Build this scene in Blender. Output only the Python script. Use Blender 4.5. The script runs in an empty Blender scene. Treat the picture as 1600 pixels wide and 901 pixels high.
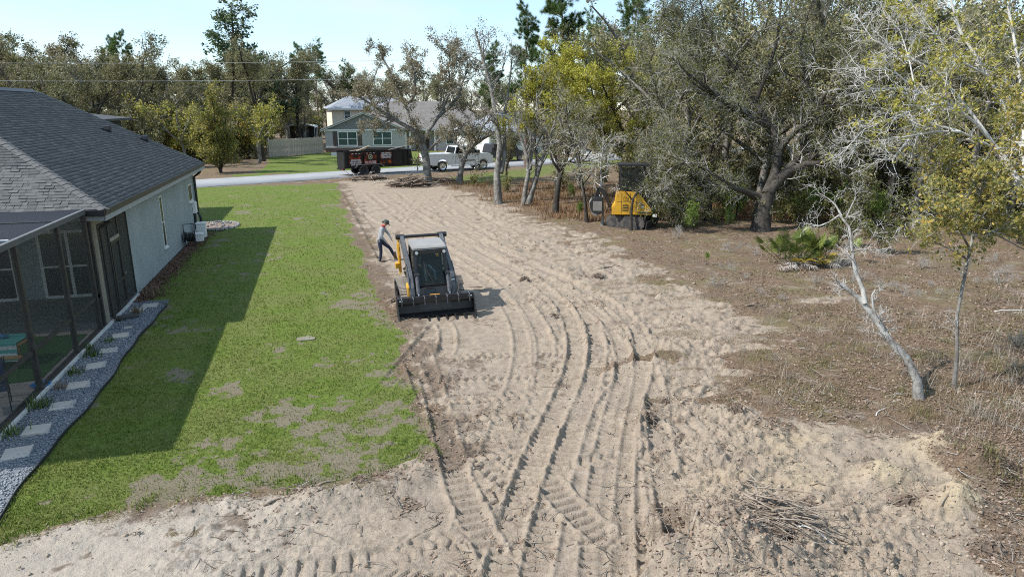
import bpy, bmesh, math, random
import numpy as np
from mathutils import Vector, Matrix
R = math.radians
scene = bpy.context.scene
col = scene.collection

# ---------------------------------------------------------------- camera
F, CX, CY, H = 1067.0, 800.0, 450.5, 6.0          # focal length and centre in photo pixels, drone height in metres
PITCH = math.atan((CY - 168.0) / F)
YAW = math.atan(300.0 * math.cos(PITCH) / F)      # heading to the right of the lot axis (+Y)
cam_d = bpy.data.cameras.new('camera')
cam = bpy.data.objects.new('camera', cam_d); col.objects.link(cam)
cam_d.sensor_width = 36.0; cam_d.lens = 36.0 * F / 1600.0
cam_d.clip_start = 0.1; cam_d.clip_end = 6000
cam.location = (0, 0, H); cam.rotation_euler = (math.pi/2 - PITCH, 0, -YAW)
scene.camera = cam

# ---------------------------------------------------------------- light
SUN_DIR = Vector((-0.95, 0.05, 1.0)).normalized()     # towards the sun
SUN_EL = math.asin(SUN_DIR.z); SUN_AZ = math.atan2(SUN_DIR.x, SUN_DIR.y)
world = bpy.data.worlds.new('World'); scene.world = world; world.use_nodes = True
nt = world.node_tree; nt.nodes.clear()
wo = nt.nodes.new('ShaderNodeOutputWorld'); bg = nt.nodes.new('ShaderNodeBackground')
sky = nt.nodes.new('ShaderNodeTexSky'); sky.sky_type = 'NISHITA'; sky.sun_disc = False
sky.sun_elevation = SUN_EL; sky.sun_rotation = SUN_AZ; sky.air_density = 1.0; sky.dust_density = 0.0; sky.ozone_density = 2.5
bg.inputs['Strength'].default_value = 0.145
tc = nt.nodes.new('ShaderNodeTexCoord'); mp = nt.nodes.new('ShaderNodeMapping'); mp.inputs['Scale'].default_value = (1.0, 1.0, 3.2)
nz = nt.nodes.new('ShaderNodeTexNoise'); nz.inputs['Scale'].default_value = 3.1; nz.inputs['Detail'].default_value = 7; nz.inputs['Roughness'].default_value = 0.6
cr = nt.nodes.new('ShaderNodeValToRGB'); cr.color_ramp.elements[0].position = 0.45; cr.color_ramp.elements[1].position = 0.75
cr.color_ramp.elements[0].color = (0.06, 0.06, 0.06, 1); cr.color_ramp.elements[1].color = (0.85, 0.85, 0.85, 1)
mx = nt.nodes.new('ShaderNodeMixRGB'); mx.inputs['Color2'].default_value = (3.0, 3.3, 3.5, 1)
L = nt.links.new
L(tc.outputs['Generated'], mp.inputs['Vector']); L(mp.outputs['Vector'], nz.inputs['Vector']); L(nz.outputs['Fac'], cr.inputs['Fac'])
L(cr.outputs['Color'], mx.inputs['Fac']); mx0 = nt.nodes.new('ShaderNodeMixRGB'); mx0.inputs['Fac'].default_value = 0.55; mx0.inputs['Color2'].default_value = (1.65, 2.5, 3.25, 1)   # thin even haze in the air
L(sky.outputs['Color'], mx0.inputs['Color1']); L(mx0.outputs['Color'], mx.inputs['Color1']); L(mx.outputs['Color'], bg.inputs['Color']); L(bg.outputs['Background'], wo.inputs['Surface'])
sun_d = bpy.data.lights.new('sun', 'SUN'); sun_d.energy = 3.3; sun_d.angle = R(0.6); sun_d.color = (1.0, 0.965, 0.915)
sun = bpy.data.objects.new('sun', sun_d); col.objects.link(sun); sun.rotation_euler = SUN_DIR.to_track_quat('Z', 'Y').to_euler(); sun.location = (-40, 5, 45)
scene.view_settings.view_transform = 'Standard'; scene.view_settings.look = 'None'
scene.view_settings.exposure = 1.0; scene.view_settings.gamma = 1.0; scene.view_settings.use_curve_mapping = False
scene.render.engine = 'CYCLES'
scene.cycles.max_bounces = 5; scene.cycles.transparent_max_bounces = 12; scene.cycles.diffuse_bounces = 3; scene.cycles.use_denoising = False; scene.cycles.filter_width = 1.05; scene.cycles.use_adaptive_sampling = False; scene.cycles.sample_clamp_indirect = 4.0
scene.cycles.caustics_reflective = False; scene.cycles.caustics_refractive = False

# ---------------------------------------------------------------- survey: photo point -> place on the ground / at a known depth
_cp, _sp, _cy, _sy = math.cos(PITCH), math.sin(PITCH), math.cos(YAW), math.sin(YAW)
FWD = np.array([_sy*_cp, _cy*_cp, -_sp]); RGT = np.array([_cy, -_sy, 0.0]); UPV = np.array([_sy*_sp, _cy*_sp, _cp])
EYE = np.array([0, 0, H])
def ray(u, v): return FWD + RGT*(u-CX)/F - UPV*(v-CY)/F
def g(u, v, z=0.0):
    d = ray(u, v); return EYE + d*((z-H)/d[2])
def at_depth(u, v, D): return EYE + ray(u, v)*D
def depth_of(p): return float((np.asarray(p, float)-EYE) @ FWD)
def at_x(u, v, x):
    d = ray(u, v); return EYE + d*(x/d[0])
def at_y(u, v, y):
    d = ray(u, v); return EYE + d*(y/d[1])

# ---------------------------------------------------------------- helpers
def lin(h):
    h = h.lstrip('#'); o = []
    for i in (0, 2, 4):
        c = int(h[i:i+2], 16)/255; o.append(c/12.92 if c <= 0.04045 else ((c+0.055)/1.055)**2.4)
    return tuple(o)
def rgba(c): return (c[0], c[1], c[2], 1.0)

def tag(o, label=None, cat=None, group=None, kind=None):
    if label: o['label'] = label
    if cat: o['category'] = cat
    if group: o['group'] = group
    if kind: o['kind'] = kind
    return o
def empty(name, loc=(0, 0, 0), rz=0.0, label=None, cat=None, group=None, kind=None):
    o = bpy.data.objects.new(name, None); col.objects.link(o); o.empty_display_size = 0.2
    o.location = tuple(float(a) for a in loc); o.rotation_euler = (0, 0, rz)
    return tag(o, label, cat, group, kind)
def link_mesh(name, me, parent=None):
    o = bpy.data.objects.new(name, me); col.objects.link(o)
    if parent is not None: o.parent = parent
    return o
def copy_tree(o, parent=None):
    c = o.copy(); col.objects.link(c); c.parent = parent
    for ch in list(o.children): copy_tree(ch, c)
    return c

class MB:
    """collects shapes; build() links them as one mesh object"""
    def __init__(s): s.v = []; s.f = []; s.mi = []; s.cur = 0
    def add(s, vs, fs):
        b = len(s.v); s.v += [tuple(map(float, p)) for p in vs]
        s.f += [tuple(b+i for i in f) for f in fs]; s.mi += [s.cur]*len(fs); return s
    def box(s, c, d, rot=None):
        hx, hy, hz = d[0]/2, d[1]/2, d[2]/2
        vs = [Vector((x, y, z)) for x in (-hx, hx) for y in (-hy, hy) for z in (-hz, hz)]
        if rot is not None: vs = [rot @ p for p in vs]
        c = Vector(c); vs = [p+c for p in vs]
        return s.add(vs, [(0,1,3,2),(4,6,7,5),(0,4,5,1),(2,3,7,6),(0,2,6,4),(1,5,7,3)])
    def bx(s, x0, x1, y0, y1, z0, z1): return s.box(((x0+x1)/2, (y0+y1)/2, (z0+z1)/2), (abs(x1-x0), abs(y1-y0), abs(z1-z0)))
    def prism(s, prof, a, b, axis='x'):
        """polygon prof in the two other axes, extruded along axis from a to b"""
        n = len(prof)
        def P(q, t): return (t, q[0], q[1]) if axis == 'x' else ((q[0], t, q[1]) if axis == 'y' else (q[0], q[1], t))
        vs = [P(q, a) for q in prof] + [P(q, b) for q in prof]
        fs = [tuple(range(n))[::-1], tuple(range(n, 2*n))] + [(i, (i+1) % n, n+(i+1) % n, n+i) for i in range(n)]
        return s.add(vs, fs)
    def beam(s, p0, p1, w, h, up=(0, 0, 1)):
        p0, p1 = Vector(p0), Vector(p1); d = (p1-p0).normalized(); up = Vector(up)
        if abs(d.dot(up)) > 0.98: up = Vector((0, 1, 0))
        sd = d.cross(up).normalized(); u = sd.cross(d)
        vs = [p+sd*(a*w/2)+u*(b*h/2) for p in (p0, p1) for a, b in ((-1,-1),(1,-1),(1,1),(-1,1))]
        return s.add(vs, [(3,2,1,0),(4,5,6,7),(0,1,5,4),(1,2,6,5),(2,3,7,6),(3,0,4,7)])
    def tube(s, pts, rad, n=8, caps=True):
        pts = [Vector(p) for p in pts]; m = len(pts)
        if not hasattr(rad, '__len__'): rad = [rad]*m
        t0 = (pts[1]-pts[0]).normalized(); ref = Vector((0, 0, 1)) if abs(t0.z) < 0.9 else Vector((1, 0, 0))
        nrm = t0.cross(ref).normalized(); vs = []
        for i, p in enumerate(pts):
            t = (pts[min(i+1, m-1)]-pts[max(i-1, 0)]).normalized()
            nrm = (nrm - t*nrm.dot(t)).normalized(); bn = t.cross(nrm)
            vs += [p + (nrm*math.cos(2*math.pi*k/n) + bn*math.sin(2*math.pi*k/n))*rad[i] for k in range(n)]
        fs = [(i*n+k, i*n+(k+1) % n, (i+1)*n+(k+1) % n, (i+1)*n+k) for i in range(m-1) for k in range(n)]
        if caps: fs += [tuple(range(n))[::-1], tuple((m-1)*n+k for k in range(n))]
        return s.add(vs, fs)
    def cyl(s, p0, p1, r, n=16): return s.tube([p0, p1], [r, r], n)
    def build(s, name, mat, parent=None, smooth=False, bevel=0.0):
        me = bpy.data.meshes.new(name); me.from_pydata(s.v, [], s.f)
        for m in (mat if isinstance(mat, (list, tuple)) else [mat]): me.materials.append(m)
        if any(s.mi): me.polygons.foreach_set('material_index', s.mi)
        bm = bmesh.new(); bm.from_mesh(me); bmesh.ops.recalc_face_normals(bm, faces=bm.faces)
        if bevel > 0:
            es = [e for e in bm.edges if len(e.link_faces) == 2 and e.calc_face_angle(0) > 0.5]
            bmesh.ops.bevel(bm, geom=es, offset=bevel, segments=2, affect='EDGES', clamp_overlap=True)
        bm.to_mesh(me); bm.free()
        if smooth: me.polygons.foreach_set('use_smooth', [True]*len(me.polygons))
        me.update(); return link_mesh(name, me, parent)

def np_mesh(name, V, Q, mats, parent=None, smooth=False, attrs=None, mi=None):
    """fast mesh from numpy; Q is (N,3) or (N,4)"""
    me = bpy.data.meshes.new(name); V = np.ascontiguousarray(V, np.float32); Q = np.ascontiguousarray(Q, np.int32)
    k = Q.shape[1]; me.vertices.add(len(V)); me.vertices.foreach_set('co', V.ravel())
    me.loops.add(Q.size); me.loops.foreach_set('vertex_index', Q.ravel())
    me.polygons.add(len(Q)); me.polygons.foreach_set('loop_start', np.arange(0, Q.size, k, dtype=np.int32))
    try: me.polygons.foreach_set('loop_total', np.full(len(Q), k, np.int32))
    except Exception: pass
    for m in (mats if isinstance(mats, (list, tuple)) else [mats]): me.materials.append(m)
    if mi is not None: me.polygons.foreach_set('material_index', np.asarray(mi, np.int32))
    for an, (typ, dom, data) in (attrs or {}).items():
        a = me.attributes.new(an, typ, dom)
        a.data.foreach_set('color' if 'COLOR' in typ else 'value', np.ascontiguousarray(data, np.float32).ravel())
    me.update(calc_edges=True); me.validate()
    if smooth: me.polygons.foreach_set('use_smooth', np.ones(len(Q), bool))
    return link_mesh(name, me, parent)

# ---------------------------------------------------------------- materials
class NT:
    def __init__(s, name):
        s.m = bpy.data.materials.new(name); s.m.use_nodes = True; s.t = s.m.node_tree; s.t.nodes.clear()
        s.out = s.n('ShaderNodeOutputMaterial'); s.p = s.n('ShaderNodeBsdfPrincipled'); s.l(s.p.outputs[0], s.out.inputs['Surface'])
        s._c = None
    def n(s, typ, **kw):
        k = s.t.nodes.new(typ)
        for a, b in kw.items(): setattr(k, a, b)
        return k
    def l(s, a, b): s.t.links.new(a, b)
    def co(s, kind='Object'):
        if s._c is None: s._c = s.n('ShaderNodeTexCoord')
        return s._c.outputs[kind]
    def val(s, sock, v):
        if hasattr(v, 'links') or hasattr(v, 'is_linked'): s.l(v, sock)
        else: sock.default_value = v
    def noise(s, scale, detail=4, rough=0.55, vec=None, stretch=None, kind='Object'):
        k = s.n('ShaderNodeTexNoise'); k.inputs['Scale'].default_value = scale; k.inputs['Detail'].default_value = detail; k.inputs['Roughness'].default_value = rough
        v = vec if vec is not None else s.co(kind)
        if stretch:
            mpn = s.n('ShaderNodeMapping'); mpn.inputs['Scale'].default_value = stretch; s.l(v, mpn.inputs['Vector']); v = mpn.outputs[0]
        s.l(v, k.inputs['Vector']); return k.outputs['Fac']
    def ramp(s, fac, stops):
        k = s.n('ShaderNodeValToRGB'); e = k.color_ramp.elements
        while len(e) < len(stops): e.new(0.5)
        for i, (p, c) in enumerate(stops):
            e[i].position = p; e[i].color = rgba(c) if hasattr(c, '__len__') else (c, c, c, 1)
        s.val(k.inputs['Fac'], fac); return k.outputs['Color']
    def mix(s, fac, a, b, mode='MIX'):
        k = s.n('ShaderNodeMixRGB', blend_type=mode); s.val(k.inputs['Fac'], fac)
        for i, c in ((1, a), (2, b)):
            if isinstance(c, tuple): k.inputs[i].default_value = rgba(c)
            else: s.l(c, k.inputs[i])
        return k.outputs['Color']
    def math(s, op, a, b=0.0, clamp=False):
        k = s.n('ShaderNodeMath', operation=op); k.use_clamp = clamp; s.val(k.inputs[0], a); s.val(k.inputs[1], b); return k.outputs[0]
    def attr(s, name, out='Color'):
        k = s.n('ShaderNodeAttribute'); k.attribute_name = name; return k.outputs[out]
    def bump(s, h, strength=0.3, dist=0.02):
        k = s.n('ShaderNodeBump'); k.inputs['Strength'].default_value = strength; k.inputs['Distance'].default_value = dist
        s.l(h, k.inputs['Height']); s.l(k.outputs[0], s.p.inputs['Normal']); return k
    def base(s, c): s.val(s.p.inputs['Base Color'], rgba(c) if isinstance(c, tuple) else c)
    def rough(s, r): s.val(s.p.inputs['Roughness'], r)
    def spec(s, v): s.p.inputs['Specular IOR Level'].default_value = v

def mat(name, c, rough=0.6, metal=0.0, var=0.12, scale=3.0, bump=0.0, bscale=40.0, dirt=0.0, dirtc=(0.32, 0.26, 0.19), spec=0.5, coat=0.0):
    k = NT(name); a = tuple(x*(1-var) for x in c); b = tuple(min(1, x*(1+var)) for x in c)
    colr = k.ramp(k.noise(scale, 5), [(0.3, a), (0.7, b)])
    if dirt > 0: colr = k.mix(k.math('MULTIPLY', k.ramp(k.noise(scale*1.7, 7, 0.65), [(0.42, 0.0), (0.72, 1.0)]), dirt), colr, dirtc)
    k.base(colr); k.rough(rough); k.p.inputs['Metallic'].default_value = metal; k.spec(spec)
    if coat: k.p.inputs['Coat Weight'].default_value = coat
    if bump > 0: k.bump(k.noise(bscale, 6), bump, 0.02)
    return k.m

def leaf_mat(name, stops, trans=0.35, rough=0.6, hue_scale=0.35):
    """leaves: colour by a per-leaf random value and a slow change through the crown; some light passes through"""
    k = NT(name)
    r = k.attr('rnd', 'Fac'); info = k.n('ShaderNodeObjectInfo')
    f = k.math('ADD', k.math('MULTIPLY', r, 0.62), k.math('MULTIPLY', k.noise(hue_scale, 3), 0.55))
    f = k.math('ADD', f, k.math('MULTIPLY', k.math('SUBTRACT', info.outputs['Random'], 0.5), 0.25))
    c = k.ramp(k.math('SUBTRACT', f, 0.1), stops); k.base(c); k.rough(rough); k.spec(0.25)
    tr = k.n('ShaderNodeBsdfTranslucent'); k.l(c, tr.inputs['Color']); ms = k.n('ShaderNodeMixShader'); ms.inputs[0].default_value = trans
    k.l(k.p.outputs[0], ms.inputs[1]); k.l(tr.outputs[0], ms.inputs[2]); k.l(ms.outputs[0], k.out.inputs['Surface'])
    return k.m
def bark_mat(name, dark, light, lichen=(0.42, 0.43, 0.38), li=0.5, scale=6.0):
    k = NT(name); c = k.ramp(k.noise(scale, 6, 0.65, stretch=(1, 1, 0.35)), [(0.3, dark), (0.7, light)])
    c = k.mix(k.math('MULTIPLY', k.ramp(k.noise(2.2, 5, 0.7), [(0.45, 0.0), (0.6, 1.0)]), li), c, lichen)
    k.base(c); k.rough(0.9); k.spec(0.2); k.bump(k.noise(scale*4, 5, 0.6, stretch=(1, 1, 0.3)), 0.6, 0.03); return k.m
def glass_mat(name, tint=(0.02, 0.025, 0.03), rough=0.05, alpha=0.45):
    k = NT(name); k.base(tint); k.rough(rough); k.spec(0.6)
    tr = k.n('ShaderNodeBsdfTransparent'); tr.inputs['Color'].default_value = (0.78, 0.85, 0.84, 1); ms = k.n('ShaderNodeMixShader'); ms.inputs[0].default_value = 1-alpha
    k.l(k.p.outputs[0], ms.inputs[1]); k.l(tr.outputs[0], ms.inputs[2]); k.l(ms.outputs[0], k.out.inputs['Surface']); return k.m

M = {}
M['black_paint'] = mat('black_paint', (0.018, 0.018, 0.02), 0.42, var=0.3, dirt=0.22, dirtc=(0.09, 0.075, 0.06))
M['bucket_black'] = mat('bucket_black', (0.009, 0.009, 0.010), 0.5, var=0.4, dirt=0.22, dirtc=(0.10, 0.085, 0.07), scale=7)
M['rubber'] = mat('rubber', (0.03, 0.03, 0.032), 0.85, var=0.3, dirt=0.55, dirtc=(0.22, 0.18, 0.14))
M['track_lug'] = mat('track_lug', (0.36, 0.31, 0.25), 0.9, var=0.35, scale=9)
M['slate_paint'] = mat('slate_paint', (0.06, 0.070, 0.084), 0.45, var=0.2, scale=6, dirt=0.55, dirtc=(0.25, 0.21, 0.17))
M['grey_paint'] = mat('grey_paint', (0.24, 0.24, 0.235), 0.6, dirt=0.6, dirtc=(0.34, 0.29, 0.23))
M['machine_yellow'] = mat('machine_yellow', (0.70, 0.37, 0.015), 0.42, var=0.1, dirt=0.28, dirtc=(0.3, 0.22, 0.14), coat=0.2)
M['amber'] = mat('amber', (0.75, 0.35, 0.05), 0.4)
M['steel'] = mat('steel', (0.55, 0.54, 0.52), 0.3, metal=0.9)
M['worn_steel'] = mat('worn_steel', (0.30, 0.28, 0.26), 0.5, metal=0.5, dirt=0.5)
M['white_plastic'] = mat('white_plastic', (0.75, 0.75, 0.73), 0.5, var=0.05)
M['dark_glass'] = glass_mat('dark_glass', alpha=0.38)
M['cab_glass'] = glass_mat('cab_glass', (0.03, 0.045, 0.045), 0.06, 0.25)
M['car_glass'] = mat('car_glass', (0.012, 0.014, 0.017), 0.08, var=0.1, spec=0.8)
M['white_car'] = mat('white_car', (0.78, 0.79, 0.80), 0.25, var=0.02, coat=0.6)
M['red_lens'] = mat('red_lens', (0.45, 0.02, 0.02), 0.25)
M['lens'] = mat('lens', (0.8, 0.8, 0.78), 0.15)
M['chrome'] = mat('chrome', (0.7, 0.7, 0.72), 0.18, metal=1.0, var=0.03)
M['bronze_alu'] = mat('bronze_alu', (0.035, 0.032, 0.029), 0.55, var=0.15, dirt=0.1)
M['beige_trim'] = mat('beige_trim', (0.30, 0.27, 0.21), 0.6)
M['white_trim'] = mat('white_trim', (0.74, 0.74, 0.72), 0.55, var=0.04)
M['fascia'] = mat('fascia', (0.30, 0.32, 0.33), 0.55)
# ================================================================ GROUND
def _hash(ix, iy, seed):
    h = (ix.astype(np.int64)*374761393 + iy.astype(np.int64)*668265263 + seed*1442695041) & 0xFFFFFFFF
    h = ((h ^ (h >> 13)) * 1274126177) & 0xFFFFFFFF
    return ((h ^ (h >> 16)) & 0xFFFFFF) / float(0xFFFFFF)
def vnoise(x, y, seed=0):
    ix = np.floor(x); iy = np.floor(y); fx = x-ix; fy = y-iy
    fx = fx*fx*(3-2*fx); fy = fy*fy*(3-2*fy); ix = ix.astype(np.int64); iy = iy.astype(np.int64)
    a = _hash(ix, iy, seed); b = _hash(ix+1, iy, seed); c = _hash(ix, iy+1, seed); d = _hash(ix+1, iy+1, seed)
    return (a*(1-fx)+b*fx)*(1-fy) + (c*(1-fx)+d*fx)*fy
def fbm(x, y, f, oct=4, seed=0, gain=0.5):
    t = 0; a = 1; n = 0
    for o in range(oct):
        t = t + a*vnoise(x*f+17.3*o, y*f-9.1*o, seed+o); n += a; a *= gain; f *= 2.03
    return t/n
def sstep(a, b, t):
    q = np.clip((t-a)/(b-a), 0, 1); return q*q*(3-2*q)
def poly_sd(x, y, P):
    """signed distance to a polygon, negative inside"""
    P = np.asarray(P, float); d2 = np.full(x.shape, 1e18); ins = np.zeros(x.shape, bool); n = len(P)
    for i in range(n):
        ax, ay = P[i]; bx, by = P[(i+1) % n]; ex, ey = bx-ax, by-ay
        t = np.clip(((x-ax)*ex+(y-ay)*ey)/(ex*ex+ey*ey+1e-12), 0, 1)
        d2 = np.minimum(d2, (x-ax-t*ex)**2+(y-ay-t*ey)**2)
        c = (ay > y) != (by > y)
        with np.errstate(divide='ignore', invalid='ignore'):
            ins ^= c & (x < (bx-ax)*(y-ay)/(by-ay+1e-12)+ax)
    return np.where(ins, -1, 1)*np.sqrt(d2)
def line_ds(x, y, P):
    """distance, side-signed, and arc length along a polyline"""
    P = np.asarray(P, float); best = np.full(x.shape, 1e9); sg = np.zeros(x.shape); sl = np.zeros(x.shape); acc = 0.0
    for i in range(len(P)-1):
        ax, ay = P[i]; ex, ey = P[i+1]-P[i]; l = math.hypot(ex, ey)
        t = np.clip(((x-ax)*ex+(y-ay)*ey)/(l*l), 0, 1); dx, dy = x-ax-t*ex, y-ay-t*ey; d = np.hypot(dx, dy)
        m = d < best; best = np.where(m, d, best); sg = np.where(m, np.sign(ex*dy-ey*dx), sg); sl = np.where(m, acc+t*l, sl); acc += l
    return best, sg, sl
def gp(*pts): return [tuple(g(u, v)[:2]) for u, v in pts]
def smooth_line(P, k=2):
    P = np.asarray(P, float)
    for _ in range(k):
        Q = [P[0]]
        for i in range(len(P)-1): Q += [P[i]*.75+P[i+1]*.25, P[i]*.25+P[i+1]*.75]
        P = np.array(Q+[P[-1]])
    return P

ROAD_A, ROAD_B = np.array([-60.0, 36.6]), np.array([190.0, 142.0])         # near edge of the street
_rd = (ROAD_B-ROAD_A)/np.linalg.norm(ROAD_B-ROAD_A); _rn = np.array([-_rd[1], _rd[0]]); ROAD_W = 6.2
def road_d(x, y): return (x-ROAD_A[0])*_rn[0] + (y-ROAD_A[1])*_rn[1]       # 0 at the near edge, ROAD_W at the far one

LAWN_EDGE = gp((526,286),(541,335),(558,380),(580,428),(598,470),(622,540),(640,600),(650,650),(668,700),(600,728),(520,750),(440,765),(340,775),(240,790),(130,810),(60,830),(8,846))
LAWN = LAWN_EDGE + [(-7, 10.0), (-40, 10.0), (-60, 34.0), (-60, 36.0), (-9, 58.0)]
SAND = gp((520,284),(600,278),(690,288),(735,300),(800,318),(845,335),(920,362),(1000,395),(1075,430),(1160,468),(1265,505),(1215,545),(1180,580),(1195,640),(1350,655),(1500,690),(1590,790),(1640,901)) + \
       [(8.2, 3.0), (-30, 3.0), (-30, 9.9)] + [p for p in LAWN_EDGE[::-1]]
FAR_LAWN = gp((300,276),(395,272),(420,247),(510,238),(660,236),(860,238),(860,246),(640,262),(520,268),(400,274))
VERGE = gp((690,280),(760,268),(900,252),(1010,245),(1010,252),(900,268),(800,285),(720,292))
GRAVEL_X0, GRAVEL_X1, WALL_X = -6.22, -5.1, -6.27

TRK = []   # crawler prints: (polyline, width, depth, lug pitch, chevron)
def trk(pts, w=0.42, dep=0.05, pitch=0.2, chev=0.0): TRK.append((smooth_line(gp(*pts)), w, dep, pitch, chev))
trk([(775,925),(800,820),(838,710),(872,640),(898,580),(903,530),(885,480),(840,440),(780,405),(725,380)], 0.44, 0.07, 0.17)
trk([(830,925),(850,820),(878,720),(902,650),(930,580),(935,530),(915,485),(870,445)], 0.40, 0.05, 0.17)
trk([(962,925),(962,820),(966,730),(978,650),(1000,585),(1008,540),(990,500),(945,466),(870,430),(800,398),(735,372)], 0.44, 0.07, 0.17)
trk([(925,925),(930,830),(940,740),(955,660),(975,590),(975,545),(955,505),(910,470)], 0.36, 0.04, 0.18)
trk([(655,540),(668,580),(685,640),(705,720),(735,800),(780,880)], 0.42, 0.05, 0.22)
trk([(690,560),(700,540),(700,515),(690,500)], 0.40, 0.06, 0.2)
trk([(640,560),(655,600),(672,640)], 0.3, 0.05, 0.2)
trk([(845,735),(880,780),(935,830),(990,860)], 0.44, 0.05, 0.2)
trk([(655,628),(720,626),(800,618),(865,606)], 0.36, 0.035, 0.22, 0.6)
trk([(668,652),(740,654),(815,648),(870,640)], 0.36, 0.035, 0.22, 0.6)
trk([(690,720),(760,712),(830,700)], 0.36, 0.045, 0.22, 0.7)
trk([(880,735),(930,715),(985,705)], 0.36, 0.035, 0.22, -0.7)
trk([(660,598),(740,590),(810,590),(870,585)], 0.34, 0.03, 0.2, -0.6)
trk([(690,560),(760,552),(840,556)], 0.34, 0.03, 0.2, 0.6)
trk([(320,905),(420,893),(520,882),(615,868)], 0.42, 0.07, 0.24)
trk([(600,880),(680,840),(760,830)], 0.36, 0.03, 0.22, 0.6)
trk([(985,800),(1030,812),(1080,795)], 0.36, 0.04, 0.2, 0.5)
trk([(540,300),(556,330),(580,370),(602,410)], 0.42, 0.05, 0.2)
trk([(575,300),(610,330),(660,365),(720,400),(790,440)], 0.44, 0.06, 0.2)
trk([(620,300),(660,330),(720,360),(800,395)], 0.44, 0.06, 0.2)
trk([(640,345),(668,325),(690,318),(700,300)], 0.5, 0.05, 0.2)
trk([(610,345),(640,330),(655,310)], 0.5, 0.05, 0.2)
trk([(1040,668),(1090,662),(1150,660)], 0.55, 0.06, 0.3)

_rt = random.Random(12)
for _i in range(26):      # older, fainter prints crossing the lane every which way
    _u, _v = _rt.uniform(650, 1000), 540+400*_rt.random()**1.2; _a = _rt.choice((0.05, -0.08, 1.2, 0.9, -1.1, 0.15)); _l = _rt.uniform(60, 150)
    _w = [(_u-math.cos(_a)*_l, _v-math.sin(_a)*_l*0.6), (_u, _v+_rt.uniform(-8, 8)), (_u+math.cos(_a)*_l, _v+math.sin(_a)*_l*0.6)]
    TRK.insert(0, (smooth_line(gp(*_w)), 0.36, 0.028, _rt.choice((0.16, 0.19, 0.22)), _rt.choice((0.0, 0.6, -0.6))))
for _o in (-150, -95, 75, 130):   # lane-parallel older prints
    TRK.insert(0, (smooth_line(gp(*[(u+_o*(0.4+(v-400)/560), v) for (u, v) in ((900,880),(905,760),(915,660),(925,580),(905,510),(850,450),(780,410),(720,380))])), 0.40, 0.04, 0.18, 0.0))
for _i in range(5):
    _u = 555+48*_i+_rt.uniform(-18, 18); TRK.insert(0, (smooth_line(gp((_u-30, 305), (_u, 325+_rt.uniform(-6, 6)), (_u+40, 350), (_u+90+_rt.uniform(-10, 40), 385))), 0.42, 0.05, 0.22, 0.0))
def gauss(x, y, p, sx, sy, a=0.0):
    dx, dy = x-p[0], y-p[1]; c, s = math.cos(a), math.sin(a); u = dx*c+dy*s; v = -dx*s+dy*c
    return np.exp(-(u/sx)**2-(v/sy)**2)
MOUND = g(1120, 865)[:2]; HEAP_Y = [g(1530, 735)[:2], g(1470, 700)[:2], g(1490, 790)[:2], g(1380, 745)[:2]]
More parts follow.
